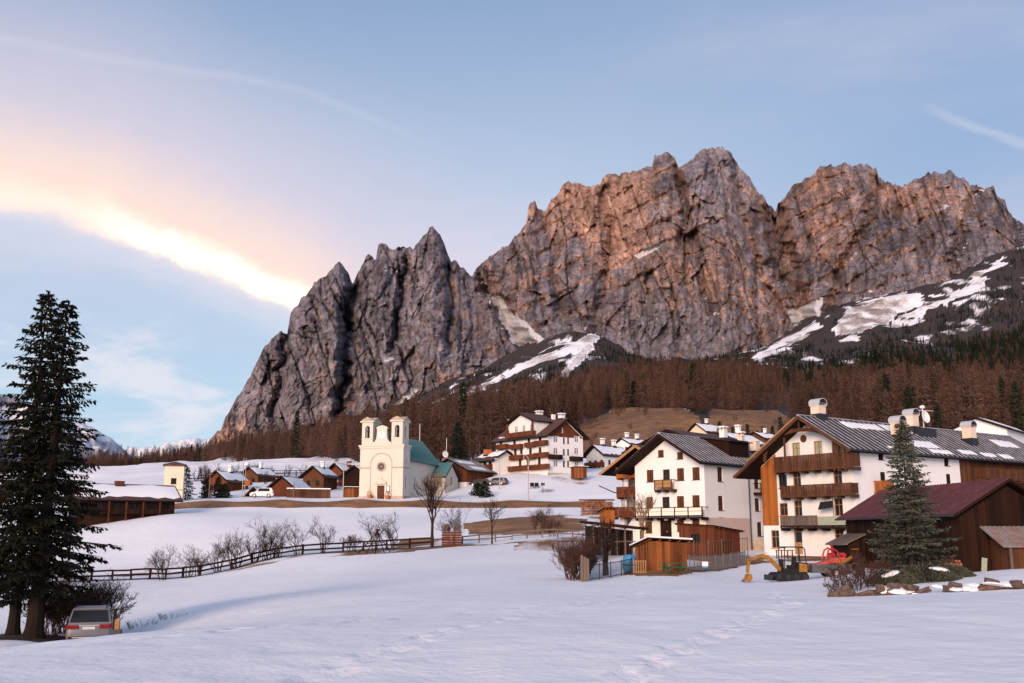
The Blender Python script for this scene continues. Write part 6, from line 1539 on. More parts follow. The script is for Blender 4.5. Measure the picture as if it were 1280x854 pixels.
MB().tube([(1.15, -.45, .98), (1.15, .45, .98)], .16, 12).build('cylinder', ['red_paint'], mt); MB().beam((.2, -.42, .1), (1.7, -.42, .85), .12, .2).build('ramp', ['yellow_paint'], mt); MB().cbox((.3, 0, .3), (.4, .3, .3)).build('engine', ['black_rubber'], mt)

# ---- red snow blower and table at the farmhouse wall
g = on(1046, 86); t = thing('snow_blower', 'small red snow blower parked by the farmhouse ground-floor window', 'snow blower', g, R(30))
m = MB(); m.prism([(-.75, -.4, .05), (-.2, -.4, .05), (-.2, -.4, .5), (-.45, -.4, .6), (-.75, -.4, .5)], (0, .8, 0)); m.build('auger_housing', ['red_paint'], t); m = MB(); m.box((-.18, -.28, .25), (.5, .28, .7)); m.build('engine', ['red_paint'], t)
MB().tube([(-.45, 0, .6), (-.5, 0, 1.15), (-.75, 0, 1.4)], .11, 8).build('chute', ['red_paint'], t)
for y in (-.36, .36): MB().tube([(.2, y - .08, .22), (.2, y + .08, .22)], .22, 12).build('wheel', ['black_rubber'], t); MB().tube([(.45, y * .7, .6), (1.0, y * .7, 1.05)], .025, 5).build('handlebar', ['metal_dark'], t)
g = on(981, 91.5); t = thing('garden_table', 'small brown garden table against the farmhouse wall', 'table', g, R(34)); 
MB().box((-.4, -.75, .70), (.4, .75, .76)).build('tabletop', ['wood_brown'], t)
for x in (-.32, .32):
    for y in (-.62, .62): MB().box((x - .04, y - .04, -.05), (x + .04, y + .04, .695)).build('leg', ['wood_brown'], t)
def picnic(label, px, Y, rz, m):
    g = on(px, Y); t = thing('picnic_table', label, 'table', g, rz)
    for k in range(4): MB().box((-.9, -.36 + k * .18, .70), (.9, -.20 + k * .18, .74)).build('tabletop_plank', [m], t)
    for y in (-.75, .75): MB().box((-.9, y - .13, .42), (.9, y + .13, .46)).build('bench_plank', [m], t)
    for x in (-.6, .6):
        for s in (-1, 1): MB().beam((x, s * .75, -.03), (x, s * .25, .695), .06, .09).build('leg', [m], t)
        MB().beam((x + .06, -.85, .37), (x + .06, .85, .37), .05, .09).build('brace', [m], t)
picnic('green picnic table standing before the small orange-brown shed', 842, 74, R(10), 'green_paint')
g = on(787, 75.5); t = thing('water_barrel', 'round blue barrel leaning at the corner of the garden shed', 'barrel', g); m = MB(); m.lathe([(.0, .0), (.42, .0), (.50, .3), (.52, .7), (.48, 1.1), (.36, 1.28), (.0, 1.36)], 16); m.build('body', ['blue_tarp'], t, smooth=True); MB().lathe([(.525, .55), (.54, .6), (.525, .65)], 16).build('hoop', ['metal_dark'], t)
g = on(882, 77.4); t = thing('notice_plate', 'small white and blue plate hung on the grey mesh fence', 'sign', g + Vector((0, -.06, .55))); MB().box((-.25, -.02, -.05), (.2, .0, .28)).build('plate', ['paint_white'], t); MB().box((-.25, -.024, -.18), (.2, .0, -.055)).build('lower_plate', ['blue_tarp'], t); 
g = on(800, 74.2); t = thing('pallet', 'pale wooden pallet leaning on the shed wall', 'pallet', g, R(15))
for k in range(6): MB().box((-.5 + k * .18, -.02, .02), (-.42 + k * .18, .02, .95)).build('slat', ['wood_tan'], t)
for z in (.1, .85): MB().box((-.52, .021, z), (.52, .06, z + .08)).build('batten', ['wood_tan'], t)
g = on(1231, 57.5); t = thing('white_board', 'short pale board stuck upright in the ground before the barn lean-to', 'board', g, .2); MB().cbox((0, 0, .35), (.16, .03, .42), Matrix.Rotation(.15, 3, 'Y')).build('board', ['curtain'], t)

# ---- street lamps, masts and poles
def lamp(label, px, Y, h, arm=-1.5):
    g = on(px, Y); t = thing('street_lamp', label, 'street lamp', g); MB().tube([(0, 0, -.5), (0, 0, h * .5), (0, 0, h - .6), (arm * .35, 0, h), (arm, 0, h + .1)], [.11, .09, .07, .055, .05], 8).build('pole', ['metal_pole'], t)
    MB().cbox((arm * 1.15, 0, h + .08), (.38, .14, .07)).build('lamp_head', ['metal_pole'], t)
lamp('tall street lamp standing in the snow below the hotel', 660.5, 184, 8.2)
lamp('pale street lamp between the orange hut and the church', 428.5, 190, 6.4, 1.0)
lamp('white lamp pole beside the parked cars at the hotel', 624.5, 201, 6.0, -.6)
def pole(label, px, Y, h, name='utility_pole', m='wood_grey', arms=True):
    g = on(px, Y); t = thing(name, label, 'pole', g); MB().tube([(0, 0, -.5), (0, 0, h)], [.13, .09], 7).build('pole', [m], t)
    if arms: MB().beam((-.6, 0, h - .4), (.6, 0, h - .4), .09, .09).build('crossarm', [m], t)
pole('thin wooden pole behind the young conifers', 261, 195, 5.2); pole('short wooden pole in front of the board fence', 367, 193, 2.8, arms=False); pole('slender pole standing on the snowy meadow right of the conifers', 285, 240, 4.5, arms=False)
pole('grey mast rising behind the teal church roof', 523.5, 222, 14.5, 'mast', 'metal_pole', False)
for k, px in enumerate((302.5, 305.5)):
    g = on(px, 200 + k * 2); t = thing('mast', ['mast carrying a small brown box beside the snowy meadow', 'thinner mast with a round aerial next to the boxed mast'][k], 'mast', g); MB().tube([(0, 0, -.5), (0, 0, 8.0)], [.10, .05], 6).build('pole', ['metal_pole'], t)
    if k == 0: MB().cbox((1.0, 0, 3.0), (.55, .4, .5)).build('box', ['wood_orange'], t); MB().beam((0, 0, 2.5), (1.0, 0, 2.5), .08, .08).build('bracket', ['metal_pole'], t)
    else: MB().lathe([(0, .1), (.35, .04), (.3, 0), (0, .03)], 10, (0, -.1, 6.8), 0, Matrix.Rotation(R(80), 3, 'X')).build('aerial', ['dish_white'], t)
g = on(678.5, 193); t = thing('road_sign', 'small dark sign on a post below the hotel', 'sign', g); MB().tube([(0, 0, -.4), (0, 0, 2.0)], .045, 6).build('post', ['metal_dark'], t); MB().box((-.38, -.06, 1.5), (.38, -.05, 2.0)).build('panel', ['metal_dark'], t)
g = on(668, 199); t = thing('garden_bench', 'dark bench with two seats on the snowy slope below the hotel', 'bench', g)
for x in (-.45, .45): MB().box((x - .4, -.25, .38), (x + .4, .25, .46)).build('seat', ['wood_dark'], t); MB().cbox((x, .28, .75), (.4, .04, .38)).build('backrest', ['wood_dark'], t)
for x in (-.8, -.1, .1, .8): MB().box((x - .04, -.2, -.1), (x + .04, .2, .375)).build('leg', ['metal_dark'], t)

# ---- the road along the terrace
xs = np.linspace(-95, 30, 90); V = []
for x in xs:
    for dy in (184.5, 189.0): V.append((x, dy, gz(x, dy) + .02))
rz0 = [V[i][2] for i in range(len(V))]
F = [(2 * i, 2 * i + 2, 2 * i + 3, 2 * i + 1) for i in range(len(xs) - 1)]
me = bpy.data.meshes.new('road'); me.from_pydata(V, [], F); me.materials.append(MATS['snow']); link('road', me, kind='structure')

# ================================================================== trees and shrubs
def spruce_mesh(seed, H, Rr, n_br, start=.12, droop=.35, spr=7, tw=12, size=.34, flat=.55, top_thin=.8, up=.08, irregular=.35, wfac=.22):
    rs = np.random.RandomState(seed); O, D, Ln, Wd = [], [], [], []; stem = []
    for i in range(n_br):
        h = start + (1 - start) * ((i + rs.rand()) / n_br) ** .92; z = h * H
        L = Rr * ((1 - h) ** top_thin) * (1 - irregular * rs.rand()) + .25 * (1 - h) + .12
        if h < start + .12: L *= .6 + 3.2 * (h - start)
        a = i * 2.39996 + rs.uniform(-.4, .4); out = np.array([math.cos(a), math.sin(a), 0]); side = np.array([-out[1], out[0], 0])
        dr = droop * (1.15 - h * 1.1) * rs.uniform(.7, 1.3); u0 = up + .55 * max(0, h - .72)
        s = np.linspace(.08, 1, max(4, int(tw * (.35 + .65 * L / Rr) + .5)))
        pts = out[None] * (L * s)[:, None]; pts[:, 2] = z + L * (u0 * s - dr * s ** 1.6 + .20 * dr * s ** 4)
        stem.append((np.array([0, 0, z]), pts))
        for p, q in zip(pts, s):
            for sg in (-1, 1):
                tl = (.16 + .42 * L * (1 - q) ** .8 * min(1, q * 3 + .25)) * rs.uniform(.6, 1.15)
                d = side * sg * rs.uniform(.6, 1) + out * rs.uniform(.35, .9) + np.array([0, 0, -rs.uniform(.05, flat)]); d /= np.linalg.norm(d)
                k = max(2, int(tl / size * 2.0 * spr / 7 + 1))
                for j in range(k):
                    o = p + d * tl * (j + rs.rand() * .6) / k; dd = d + rs.normal(0, .33, 3) + np.array([0, 0, -.28]); dd /= np.linalg.norm(dd)
                    O.append(o); D.append(dd); Ln.append(size * rs.uniform(.7, 1.35)); Wd.append(size * wfac * rs.uniform(.7, 1.3))
    for j in range(40):   # leader
        z = H * (1 - .07 * rs.rand() ** 1.2); a = rs.rand() * 6.28; O.append([0, 0, z]); D.append([math.cos(a) * .7, math.sin(a) * .7, .55 + .5 * rs.rand()]); Ln.append(size * .8 * (1 + 3 * (H - z) / H)); Wd.append(size * .18)
    O, D, Ln, Wd = np.array(O), np.array(D), np.array(Ln), np.array(Wd)
    D = D / np.linalg.norm(D, axis=1)[:, None]; r = rs.normal(0, 1, D.shape); S = np.cross(D, r); S /= np.linalg.norm(S, axis=1)[:, None]
    A = O; B = O + D * (Ln * .45)[:, None] + S * Wd[:, None]; Cc = O + D * Ln[:, None]; E = O + D * (Ln * .45)[:, None] - S * Wd[:, None]
    V = np.stack([A, B, Cc, E], 1).reshape(-1, 3); F = np.arange(len(V)).reshape(-1, 4)
    return V, F, stem
def spruce(name, label, loc, seed, H, Rr, n_br, trunk_r, mat_='needles_dark', group=None, lean=(0, 0), base=None, **k):
    V, F, stem = spruce_mesh(seed, H, Rr, n_br, **k); t = thing(name, label, 'tree', loc, 0, group); t.rotation_euler = (lean[0], lean[1], 0)
    link('crown', mesh_np('crown', V, F, [mat_]), t)
    m = MB(); rs = random.Random(seed); hs = [-.6, 0, .35, .9, H * .15, H * .35, H * .6, H * .85, H]
    m.tube([(0, 0, h) for h in hs], [trunk_r * q for q in (1.75, 1.5, 1.2, 1.05, .92, .74, .46, .2, .03)], 10); tr = m.build('trunk', ['twig_dark' if mat_ == 'needles_dark' else 'bark'], t)
    m = MB()
    for b, pts in stem[::1]:
        q = [b] + [pts[i] for i in (len(pts) // 3, 2 * len(pts) // 3, len(pts) - 1)]; r0 = .010 + .010 * np.linalg.norm(pts[-1][:2]); m.tube(q, [r0 * 1.2, r0, r0 * .6, r0 * .2], 4, cap=False)
    m.build('branches', ['twig_dark'], tr, kind='stuff')
    return t
def on_y(px, py_foot, Y): p = at(px, py_foot, Y); return Vector((p.x, Y, gz(p.x, Y)))
g1 = on(16, 47.5); g2 = on(42, 46.5); g0 = on(-48, 49.5)
spruce('spruce_tree', 'tall dark spruce with the thinner trunk left of the silver car', g1, 3, 16.2, 4.3, 140, .24, lean=(0, R(.6)), start=.08, droop=.30, tw=17, spr=8, size=.22, irregular=.5, wfac=.24, flat=.7, up=.14)
spruce('spruce_tree', 'tall dark spruce with the thick flared trunk beside the silver car', g2, 8, 15.5, 4.1, 134, .34, lean=(0, R(.9)), start=.11, droop=.30, tw=17, spr=8, size=.22, irregular=.5, wfac=.24, flat=.7, up=.14)
spruce('spruce_tree', 'broad dark spruce standing behind the two tall ones at the field edge', g0, 5, 12.0, 4.0, 105, .26, start=.12, droop=.40, tw=12, size=.24, irregular=.5, wfac=.20)
g = on(1141, 54.5); spruce('spruce_tree', 'young grey-green spruce with a brown tip in front of the dark barn', g, 21, 8.3, 2.7, 132, .13, 'needles_blue', start=.02, droop=.20, tw=14, spr=7, size=.23, flat=.22, up=.20, irregular=.5, wfac=.17, top_thin=.95)
# brown cone-laden tip
rs = np.random.RandomState(4); O = []; 
m = MB()
for i in range(260):
    h = rs.rand(); a = rs.rand() * 6.28; r_ = (.30 * (1 - h) + .03) * rs.uniform(.2, 1); c = Vector((math.cos(a) * r_, math.sin(a) * r_, 6.7 + 1.35 * h)); d = Vector((math.cos(a) * .6, math.sin(a) * .6, -.25)) * .16; s = Vector((-math.sin(a), math.cos(a), .3)) * .035; m.add([c, c + d * .5 + s, c + d, c + d * .5 - s], [(0, 1, 2, 3)])
bt = m.build('cones', ['needles_brown'], bpy.data.objects[[o.name for o in bpy.data.objects if o.get('label', '').startswith('young grey-green')][0]], kind='stuff')
g = on(572, 226); spruce('spruce_tree', 'large green spruce between the church annex and the hotel', g, 31, 13.6, 4.4, 120, .26, 'needles_forest', start=.03, droop=.3, tw=9, size=.55)
for i, (px, Y, H, lab) in enumerate(((257, 205, 3.6, 'bushy young conifer'), (272, 204, 4.2, 'pointed young conifer'), (280.5, 203, 2.8, 'smallest young conifer'), (232, 200, 6.4, 'dense dark conifer'))):
    g = on(px, Y); spruce('conifer', lab + [' left of the pointed one by the thin pole', ' in the row by the thin wooden pole', ' at the right end of the row by the pole', ' right of the pale square tower'][i], g, 40 + i, H, 1.3 + (i == 3) * .7, 46, .1, 'needles_forest', start=.02, droop=.2, tw=7, size=.4)
for i, (px, Y, H) in enumerate(((606, 192, 3.0), (597, 196, 2.4))):
    g = on(px, Y); spruce('conifer', ['low dark conifer beside the dark boarded house', 'lower spreading conifer under the dark boarded house'][i], g, 50 + i, H, 1.6, 40, .1, 'needles_forest', start=.02, droop=.2, tw=7, size=.4)

def bare_plant(seed, H, stems, spread, levels=4, r0=.05, lean=.3, fork=3, tight=.55, trunk=False):
    rnd = random.Random(seed); m = MB()
    def grow(p, d, L, r, lv):
        n = 3; pts = [p]; q = p.copy(); dd = d.copy()
        for i in range(n):
            dd = (dd + Vector((rnd.gauss(0, .13), rnd.gauss(0, .13), rnd.gauss(.05, .09)))).normalized(); q = q + dd * L / n; pts.append(q.copy())
        m.tube(pts, [r, r * .85, r * .7, r * .55], 5 if lv >= levels - 1 else 3, cap=False)
        if lv <= 0: return
        for k in range(fork + (rnd.random() < .5)):
            b = pts[rnd.choice((1, 2, 3, 3))]; e = Vector((rnd.gauss(0, 1), rnd.gauss(0, 1), rnd.gauss(.25, .6))).normalized()
            grow(b, (dd * (1 - tight * .62) + e * tight).normalized(), L * rnd.uniform(.5, .8), max(r * .55, .009), lv - 1)
    if trunk:
        pts = [Vector((0, 0, -.3)), Vector((0, 0, H * .2)), Vector((rnd.gauss(0, .1), rnd.gauss(0, .1), H * .42))]; m.tube(pts, [r0 * 1.3, r0, r0 * .85], 8); base = [pts[1] * .6 + pts[2] * .4, pts[2], pts[2], pts[2]]
        for i in range(stems):
            a = 6.28 * i / stems + rnd.random(); grow(base[i % 4], Vector((math.cos(a) * spread, math.sin(a) * spread, 1)).normalized(), H * .26, r0 * .55, levels)
    else:
        for i in range(stems):
            a = 6.28 * i / stems + rnd.random(); s = spread * rnd.uniform(.3, 1); grow(Vector((math.cos(a) * .12 * stems ** .5, math.sin(a) * .12 * stems ** .5, -.1)), Vector((math.cos(a) * s, math.sin(a) * s, 1)).normalized(), H * .42 * rnd.uniform(.7, 1.1), r0, levels)
    return m
def bare(name, label, px, Y, seed, H, stems, spread, cat='shrub', m='twig', group=None, dz=0.0, **k):
    g = on(px, Y) + Vector((0, 0, dz)); t = thing(name, label, cat, g, 0, group); bare_plant(seed, H, stems, spread, **k).build('branches', [m], t); return t
row = ((203, 111, 4.0), (236, 112, 3.6), (247, 111, 3.2), (272, 113, 3.7), (291, 113, 4.6), (297, 113.5, 3.4), (318, 116, 4.2), (331, 117, 4.4), (338, 118, 4.8), (347, 118, 3.2), (371, 118.5, 4.2), (404, 119, 4.1))
for i, (px, Y, H) in enumerate(row): bare('bare_shrub', 'leafless multi-stemmed shrub growing in the row along the dark rail fence', px, Y, 100 + i, H, 4 if i % 3 else 6, .34, group='bare shrubs along the rail fence', r0=.055, levels=4)
bare('bare_shrub', 'low fine-twigged leafless bush left of the pole tripod', 440, 119, 130, 2.4, 9, .6, r0=.03, levels=4)
bare('bare_shrub', 'upright leafless shrub directly behind the pole tripod', 468, 119.5, 131, 4.0, 5, .35, r0=.045); bare('bare_shrub', 'leafless shrub between the tripod and the thick-trunked tree', 492, 120, 132, 3.9, 5, .4, r0=.05)
bare('bare_tree', 'leafless tree with a thick knobbly trunk before the church', 540, 117.5, 140, 8.4, 8, .32, 'tree', trunk=True, r0=.16, levels=3, tight=.4); bare('bare_tree', 'leafless tree with a single slim trunk right of the reddish stack', 615, 118, 141, 5.6, 8, .5, 'tree', trunk=True, r0=.085, levels=3)
bare('bare_shrub', 'twiggy leafless shrub sprouting behind the reddish stack', 565, 120.5, 142, 5.4, 6, .4, r0=.05)
for i, (px, Y, H) in enumerate(((672, 128, 3.4), (685, 130, 4.0), (690, 122, 2.6))): bare('bare_shrub', ['leafless shrub on the left of the brown verge clump', 'tallest leafless shrub of the brown verge clump', 'low leafless shrub at the foot of the brown verge clump'][i], px, Y, 150 + i, H, 6, .5, m='twig_red', r0=.04)
bare('bare_shrub', 'golden twiggy shrub growing against the church nave', 540, 186, 160, 5.6, 8, .4, m='twig_pale', r0=.05); bare('bare_shrub', 'pale golden shrub in front of the church annex', 548, 188, 161, 5.0, 8, .4, m='twig_pale', r0=.05)
for i, (px, Y) in enumerate(((717, 73), (722, 71.5), (727, 75))): bare('hedge_bush', ['dense leafless hedge bush at the outer end by the gatepost', 'dense leafless hedge bush touching the gatepost', 'dense leafless hedge bush behind the gatepost'][i], px, Y, 170 + i, 3.0, 16, .32, m='twig_red', r0=.03, levels=4, tight=.4)
bare('bare_tree', 'pollarded bare tree with a thick trunk inside the bar-fenced garden', 757, 76, 180, 4.6, 6, .35, 'tree', trunk=True, r0=.2, levels=3); bare('bare_tree', 'pale bare tree against the cream ground floor of the white house', 804, 93, 181, 5.6, 6, .3, 'tree', m='twig_pale', trunk=True, r0=.15, levels=3)
for i, (px, Y, H) in enumerate(((1062, 50, 1.7), (1078, 51, 2.0), (1094, 52, 1.6), (1050, 49, 1.0))): bare('bare_shrub', ['reddish leafless bush at the left end of the stone edging, middle of its clump', 'tallest reddish leafless bush behind the stone edging', 'reddish leafless bush tucked under the young spruce', 'lowest reddish leafless bush at the end of the stone edging'][i], px, Y, 190 + i, H, 14, .7, m='twig_red', r0=.02, levels=3)
for i, (px, Y, H) in enumerate(((72, 52, 3.0), (88, 53, 3.2), (104, 54, 3.4), (118, 54, 3.0), (58, 50, 2.2))): bare('bare_shrub', 'reddish-brown leafless thicket bush growing behind the silver car', px, Y, 200 + i, H, 14, .55, m='twig_red', r0=.03, levels=4, group='thicket behind the silver car')
for i, (px, Y, H) in enumerate(((176, 55, .8), (215, 57, .6))): bare('dry_tuft', ['dry grass tuft in the blue hollow near the marker post', 'dry grass tuft on the far bank of the hollow'][i], px, Y, 210 + i, H, 24, 1.1, m='twig_pale', r0=.012, levels=1)
# low juniper under the spruce
for i, (px, Y, rx, h) in enumerate(((1118, 51.5, 1.3, .6), (1160, 52, 1.6, .75), (1192, 53, 1.0, .55))):
    g = on(px, Y); t = thing('juniper_bush', ['spreading dark juniper at the left foot of the young spruce', 'spreading dark juniper under the young spruce branches', 'small dark juniper beside the low log pile'][i], 'shrub', g); rs = np.random.RandomState(60 + i); n = 5200
    a = rs.rand(n) * 6.283; r_ = np.sqrt(rs.rand(n)); O = np.stack([np.cos(a) * r_ * rx, np.sin(a) * r_ * rx * .7, h * (1 - r_ ** 2) * (.35 + .65 * rs.rand(n)) * (.7 + .6 * fbm(np.cos(a) * r_ * 3, np.sin(a) * r_ * 3, i * 3.3, 2, 4))], -1)
    D = np.stack([np.cos(a), np.sin(a), .4 + rs.rand(n) * .8], -1) + rs.normal(0, .5, (n, 3)); D /= np.linalg.norm(D, axis=1)[:, None]; S = np.cross(D, rs.normal(0, 1, (n, 3))); S /= np.linalg.norm(S, axis=1)[:, None]
    V = np.stack([O, O + D * .09 + S * .035, O + D * .22, O + D * .09 - S * .035], 1).reshape(-1, 3); link('foliage', mesh_np('foliage', V, np.arange(4 * n).reshape(-1, 4), ['needles_blue']), t)
    for j in range(5): 
        mm = MB(); aa = j * 1.26; mm.tube([(0, 0, -.1), (math.cos(aa) * rx * .35, math.sin(aa) * rx * .25, h * .3), (math.cos(aa) * rx * .75, math.sin(aa) * rx * .5, h * .4)], [.05, .035, .015], 5).build('stem', ['bark'], t)
    if i < 2: o = link('snow_cap', SC[i], t, (-.35 if i == 0 else .5, -.3, h * .72)); o.scale = (1.1, .7, .3); o.rotation_euler = (0, R(-20 if i == 0 else 10), 0)

# ================================================================== the forest
def larch_mesh(seed, H, Rr, n):
    rs = np.random.RandomState(seed); h = .12 + .88 * rs.rand(n) ** .85; a = rs.rand(n) * 6.283
    L = Rr * (1 - h) ** .6 * np.clip((h - .02) * 5, 0, 1) * rs.uniform(.45, 1.15, n) + .3; out = np.stack([np.cos(a), np.sin(a), np.zeros(n)], -1); side = np.stack([-np.sin(a), np.cos(a), np.zeros(n)], -1)
    P0 = np.stack([np.zeros(n), np.zeros(n), h * H], -1); tip = P0 + out * L[:, None] + np.array([0, 0, 1.]) * (L * rs.uniform(-.25, .30, n))[:, None]
    w = .10; V = [np.stack([P0, P0 + (tip - P0) * .5 + side * w, tip, P0 + (tip - P0) * .5 - side * w], 1)]
    for k in range(5):   # twigs
        f = rs.uniform(.25, 1, n); q = P0 + (tip - P0) * f[:, None]; d = out * rs.uniform(-.2, .9, (n, 1)) + side * rs.normal(0, .8, (n, 1)) + np.array([0, 0, 1.]) * rs.normal(.05, .55, (n, 1)); d *= (.35 + .30 * L)[:, None] * .8
        s = np.cross(d, rs.normal(0, 1, (n, 3))); s /= np.linalg.norm(s, axis=1)[:, None] + 1e-9; s *= .05 + .025 * rs.rand(n, 1)
        V.append(np.stack([q, q + d * .5 + s, q + d, q + d * .5 - s], 1))
    V = np.concatenate(V, 0).reshape(-1, 3); return V, np.arange(len(V)).reshape(-1, 4)
LAR = []
for i, (H, Rr) in enumerate(((17, 3.4), (21, 3.8), (14, 3.0), (23, 3.4))):
    V, F = larch_mesh(300 + i, H, Rr, 270); tm = MB().tube([(0, 0, -1.5), (0, 0, H * .4), (0, 0, H)], [.26, .19, .03], 5).mesh('trunk', ['bark']); LAR.append((mesh_np('crown', V, F, ['larch_twigs']), tm, H))
SPF = []
for i in range(2):
    V, F, _ = spruce_mesh(330 + i, 18 + 4 * i, 2.9, 46, start=.06, droop=.35, tw=5, size=1.1, spr=4); tm = MB().tube([(0, 0, -1.5), (0, 0, 18 + 4 * i)], [.28, .03], 5).mesh('trunk', ['bark']); SPF.append((mesh_np('crown', V, F, ['needles_forest']), tm, 18 + 4 * i))

MEADOWS = [M1, M2]
GAPS = [[(250, 600), (250, 584), (440, 577), (440, 600)], [(930, 530), (990, 480), (1060, 470), (1010, 530)]]
def forest_points():
    rs = np.random.RandomState(99); n = 34000
    y = 300 + 1750 * rs.rand(n) ** 1.15; px = rs.uniform(-60, 1360, n); x = (px - 640) / 1254 * y; z = ground_z(x, y); ppx, ppy = proj(x, y, z)
    den = fbm(x / 70, y / 70, 0, 3, 201)
    keep = np.ones(n, bool)
    # lower edge of the wood (nearest tree distance by column)
    near = np.interp(ppx, [-60, 130, 235, 300, 430, 520, 600, 680, 740, 860, 1000, 1100, 1280, 1360], [1250, 1250, 1300, 640, 460, 340, 320, 330, 430, 430, 400, 290, 270, 270])
    far = np.interp(ppx, [-60, 130, 250, 430, 520, 600, 680, 740, 860, 1000, 1100, 1280, 1360], [2300, 2300, 2100, 1750, 1650, 1500, 1400, 1350, 1500, 1350, 1500, 1650, 1700])
    keep &= (y > near) & (y < far * (.9 + .25 * den))
    for poly in MEADOWS: keep &= ~((y < 640) & inpoly(ppx, ppy, poly) & (rs.rand(n) < .90))
    thin = np.ones(n)
    for poly in GAPS: thin = np.where(inpoly(ppx, ppy, poly), .12, thin)
    dens = np.clip((y / 1750) ** .4, .35, 1)
    keep &= (rs.rand(n) < thin * (.55 + .9 * (den > .42))) 
    # fewer trees where perspective packs them: constant number per square metre
    keep &= rs.rand(n) < np.interp(y, [300, 600, 1000, 1400, 2000], [.55, .75, .85, .9, .9])
    spr = rs.rand(n) < np.where((y > 950) & (ppx > 980), .70, np.where(ppx > 1000, .09, .012)); spr |= (fbm(x / 40, y / 40, 3.3, 2, 222) > .80)
    return [a[keep] for a in (x, y, z, ppx, ppy, spr, rs.rand(n), rs.rand(n))]
fx_, fy_, fz_, fpx, fpy, fsp, fr1, fr2 = forest_points()
# dwarf pines and spruces on the talus
def talus_points():
    rs = np.random.RandomState(77); n = 15000; y = rs.uniform(1400, 2330, n); px = rs.uniform(500, 1340, n); x = (px - 640) / 1254 * y; z = ground_z(x, y); a, b = proj(x, y, z)
    k = fbm(x / 60, y / 110, 0, 3, 91) > .43
    for poly in ([(735, 416), (750, 424), (700, 456), (650, 474), (600, 497), (560, 516), (520, 525), (560, 500), (600, 478), (650, 448), (690, 434)], [(1040, 416), (1060, 380), (1130, 360), (1215, 345), (1245, 318), (1270, 318), (1235, 355), (1200, 386), (1140, 408), (1090, 416), (1050, 430)], [(934, 452), (975, 424), (1022, 396), (1036, 408), (985, 438), (950, 454)]): k &= ~inpoly(a, b, poly)
    k &= ~((np.abs(a - np.interp(b, [416, 440, 462, 482], [745, 730, 712, 695])) < 9) & (b < 484))
    return x[k], y[k], z[k], rs.rand(k.sum()), rs.rand(k.sum())
near_i = np.argsort(fy_ - 400 * (fz_ > 1e9)); vis = (fpx > -15) & (fpx < 1295)
def pick(mask, n, order): return [i for i in order if mask[i]][:n]
idx_l = pick(vis & ~fsp, 300, near_i); idx_s = pick(vis & fsp, 120, near_i); used = np.zeros(len(fx_), bool)
def place_tree(i, lib, name, label, group):
    k = int(fr1[i] * len(lib)) % len(lib); cm, tm, H = lib[k]; t = thing(name, label, 'tree', (fx_[i], fy_[i], fz_[i]), fr2[i] * 6.28, group); s = .62 + .62 * fr2[i]; t.scale = (s, s, s)
    c = bpy.data.objects.new('crown', cm); COL.objects.link(c); c.parent = t; c2 = bpy.data.objects.new('trunk', tm); COL.objects.link(c2); c2.parent = t; used[i] = True; return c
protos = {}
for i in idx_l:
    c = place_tree(i, LAR, 'larch_tree', 'leafless rust-brown larch in the wood behind the village', 'larches of the wood behind the village'); protos.setdefault(c.data.name, c)
for i in idx_s:
    c = place_tree(i, SPF, 'forest_spruce', 'dark green spruce standing among the rust-brown larches', 'spruces among the larches'); protos.setdefault(c.data.name, c)
def scatter(name, pts, kinds, scl, rot, libs, label):
    """remaining trees: one object, points carrying instances of the tree meshes"""
    me = bpy.data.meshes.new(name); me.from_pydata([tuple(p) for p in pts], [], [])
    for nm, ar in (('kind_id', kinds), ('scl', scl), ('rot', rot)):
        a = me.attributes.new(nm, 'FLOAT', 'POINT'); a.data.foreach_set('value', np.asarray(ar, np.float32))
    ng = bpy.data.node_groups.new(name, 'GeometryNodeTree'); ng.interface.new_socket('Geometry', in_out='INPUT', socket_type='NodeSocketGeometry'); ng.interface.new_socket('Geometry', in_out='OUTPUT', socket_type='NodeSocketGeometry')
    N, L = ng.nodes.new, ng.links.new; gi, go = N('NodeGroupInput'), N('NodeGroupOutput'); jn = N('GeometryNodeJoinGeometry')
    def attr(n): q = N('GeometryNodeInputNamedAttribute'); q.data_type = 'FLOAT'; q.inputs['Name'].default_value = n; return q.outputs['Attribute']
    kid, sc, ro = attr('kind_id'), attr('scl'), attr('rot'); cr = N('ShaderNodeCombineXYZ'); L(ro, cr.inputs[2])
    for j, ob in enumerate(libs):
        oi = N('GeometryNodeObjectInfo'); oi.inputs['Object'].default_value = ob; oi.transform_space = 'ORIGINAL'; oi.inputs['As Instance'].default_value = True
        cmp = N('FunctionNodeCompare'); cmp.data_type = 'FLOAT'; cmp.operation = 'EQUAL'; L(kid, cmp.inputs[0]); cmp.inputs[1].default_value = j; cmp.inputs['Epsilon'].default_value = .1
        ip = N('GeometryNodeInstanceOnPoints'); L(gi.outputs[0], ip.inputs['Points']); L(cmp.outputs[0], ip.inputs['Selection']); L(oi.outputs['Geometry'], ip.inputs['Instance']); L(cr.outputs[0], ip.inputs['Rotation']); L(sc, ip.inputs['Scale']); L(ip.outputs[0], jn.inputs[0])
    L(jn.outputs[0], go.inputs[0])
    o = link(name, me); o.modifiers.new('trees', 'NODES').node_group = ng; return tag(o, label, 'forest', None, 'stuff')
libs = [protos[m[0].name] for m in LAR if m[0].name in protos] + [protos[m[0].name] for m in SPF if m[0].name in protos]
nl = sum(1 for m in LAR if m[0].name in protos); ns = len(libs) - nl
r = ~used; kinds = np.where(fsp[r], nl + np.floor(fr1[r] * ns), np.floor(fr1[r] * nl))
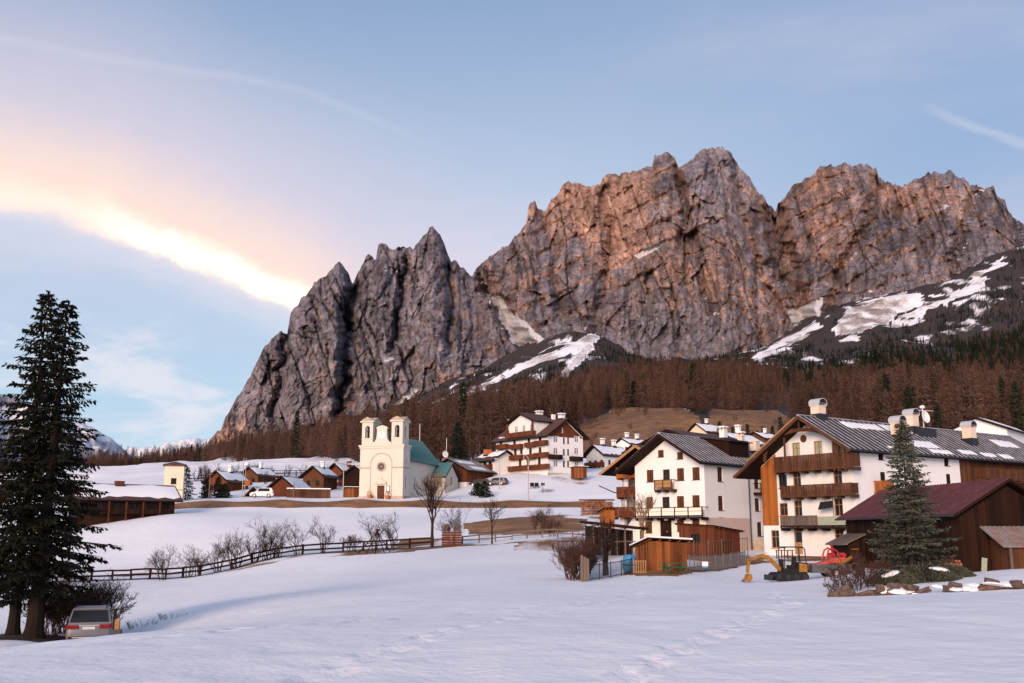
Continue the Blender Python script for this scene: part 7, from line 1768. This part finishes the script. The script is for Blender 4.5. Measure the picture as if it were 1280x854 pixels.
scatter('forest', np.stack([fx_[r], fy_[r], fz_[r] - .3], -1), kinds, .62 + .62 * fr2[r], fr2[r] * 6.28, libs, 'far rust-brown larch wood with scattered dark spruces below the cliffs')
tx, ty, tz, tr1, tr2 = talus_points()
scatter('mountain_pines', np.stack([tx, ty, tz - .5], -1), nl + np.floor(tr1 * ns), .22 + .42 * tr2 ** 2, tr2 * 6.28, libs, 'dark dwarf pines dotted over the scree slopes under the cliffs')
# bare trees and fences on the snowy terraces left of the church
rs = np.random.RandomState(41)
for i in range(26):
    px = rs.uniform(238, 442); Y = 246 + 22 * rs.randint(0, 5) + rs.uniform(-2, 2); bare('bare_tree', 'small leafless tree on the snowy terraces left of the church', px, Y, 500 + i, rs.uniform(3.5, 6.0), 4, .35, 'tree', group='bare trees on the snowy terraces', r0=.09, levels=2)
for k, (Y, lab) in enumerate(((250, 'lowest dark rail fence on the snowy terraces left of the church'), (272, 'middle dark rail fence on the snowy terraces left of the church'), (300, 'highest dark rail fence on the snowy terraces left of the church'))):
    rail_fence('terrace_fence', lab, gpts((236 + 12 * k, Y), (300, Y + 5), (370, Y - 2), (442 - 6 * k, Y + 4)), 4.0, 1.3, 'wood_dark', 2, seed=60 + k, r=.10)
# young conifers at the foot of the right-hand meadow
rs = np.random.RandomState(31)
for i in range(9):
    px = 902 + i * 11 + rs.uniform(-4, 4); g = on(px, rs.uniform(300, 330)); cm, tm, H = SPF[i % 2]; t = thing('conifer', 'small dark conifer in the row below the right-hand meadow slope', 'tree', g, i, 'conifers below the meadow slope'); s_ = rs.uniform(.30, .48); t.scale = (s_ * 1.3, s_ * 1.3, s_)
    for nm, dat in (('crown', cm), ('trunk', tm)): link(nm, dat, t)
# thickets at the foot of the wood
rs = np.random.RandomState(12)
for i in range(14):
    px = rs.uniform(700, 985); Y = rs.uniform(330, 420); bare('hillside_bush', 'small leafless bush scattered on the brown meadow slope', px, Y, 400 + i, rs.uniform(3, 5.5), 5, .5, m='twig_red', group='bushes on the brown slope', r0=.09, levels=2)
print('forest', len(fx_), 'individual', used.sum(), 'talus', len(tx))
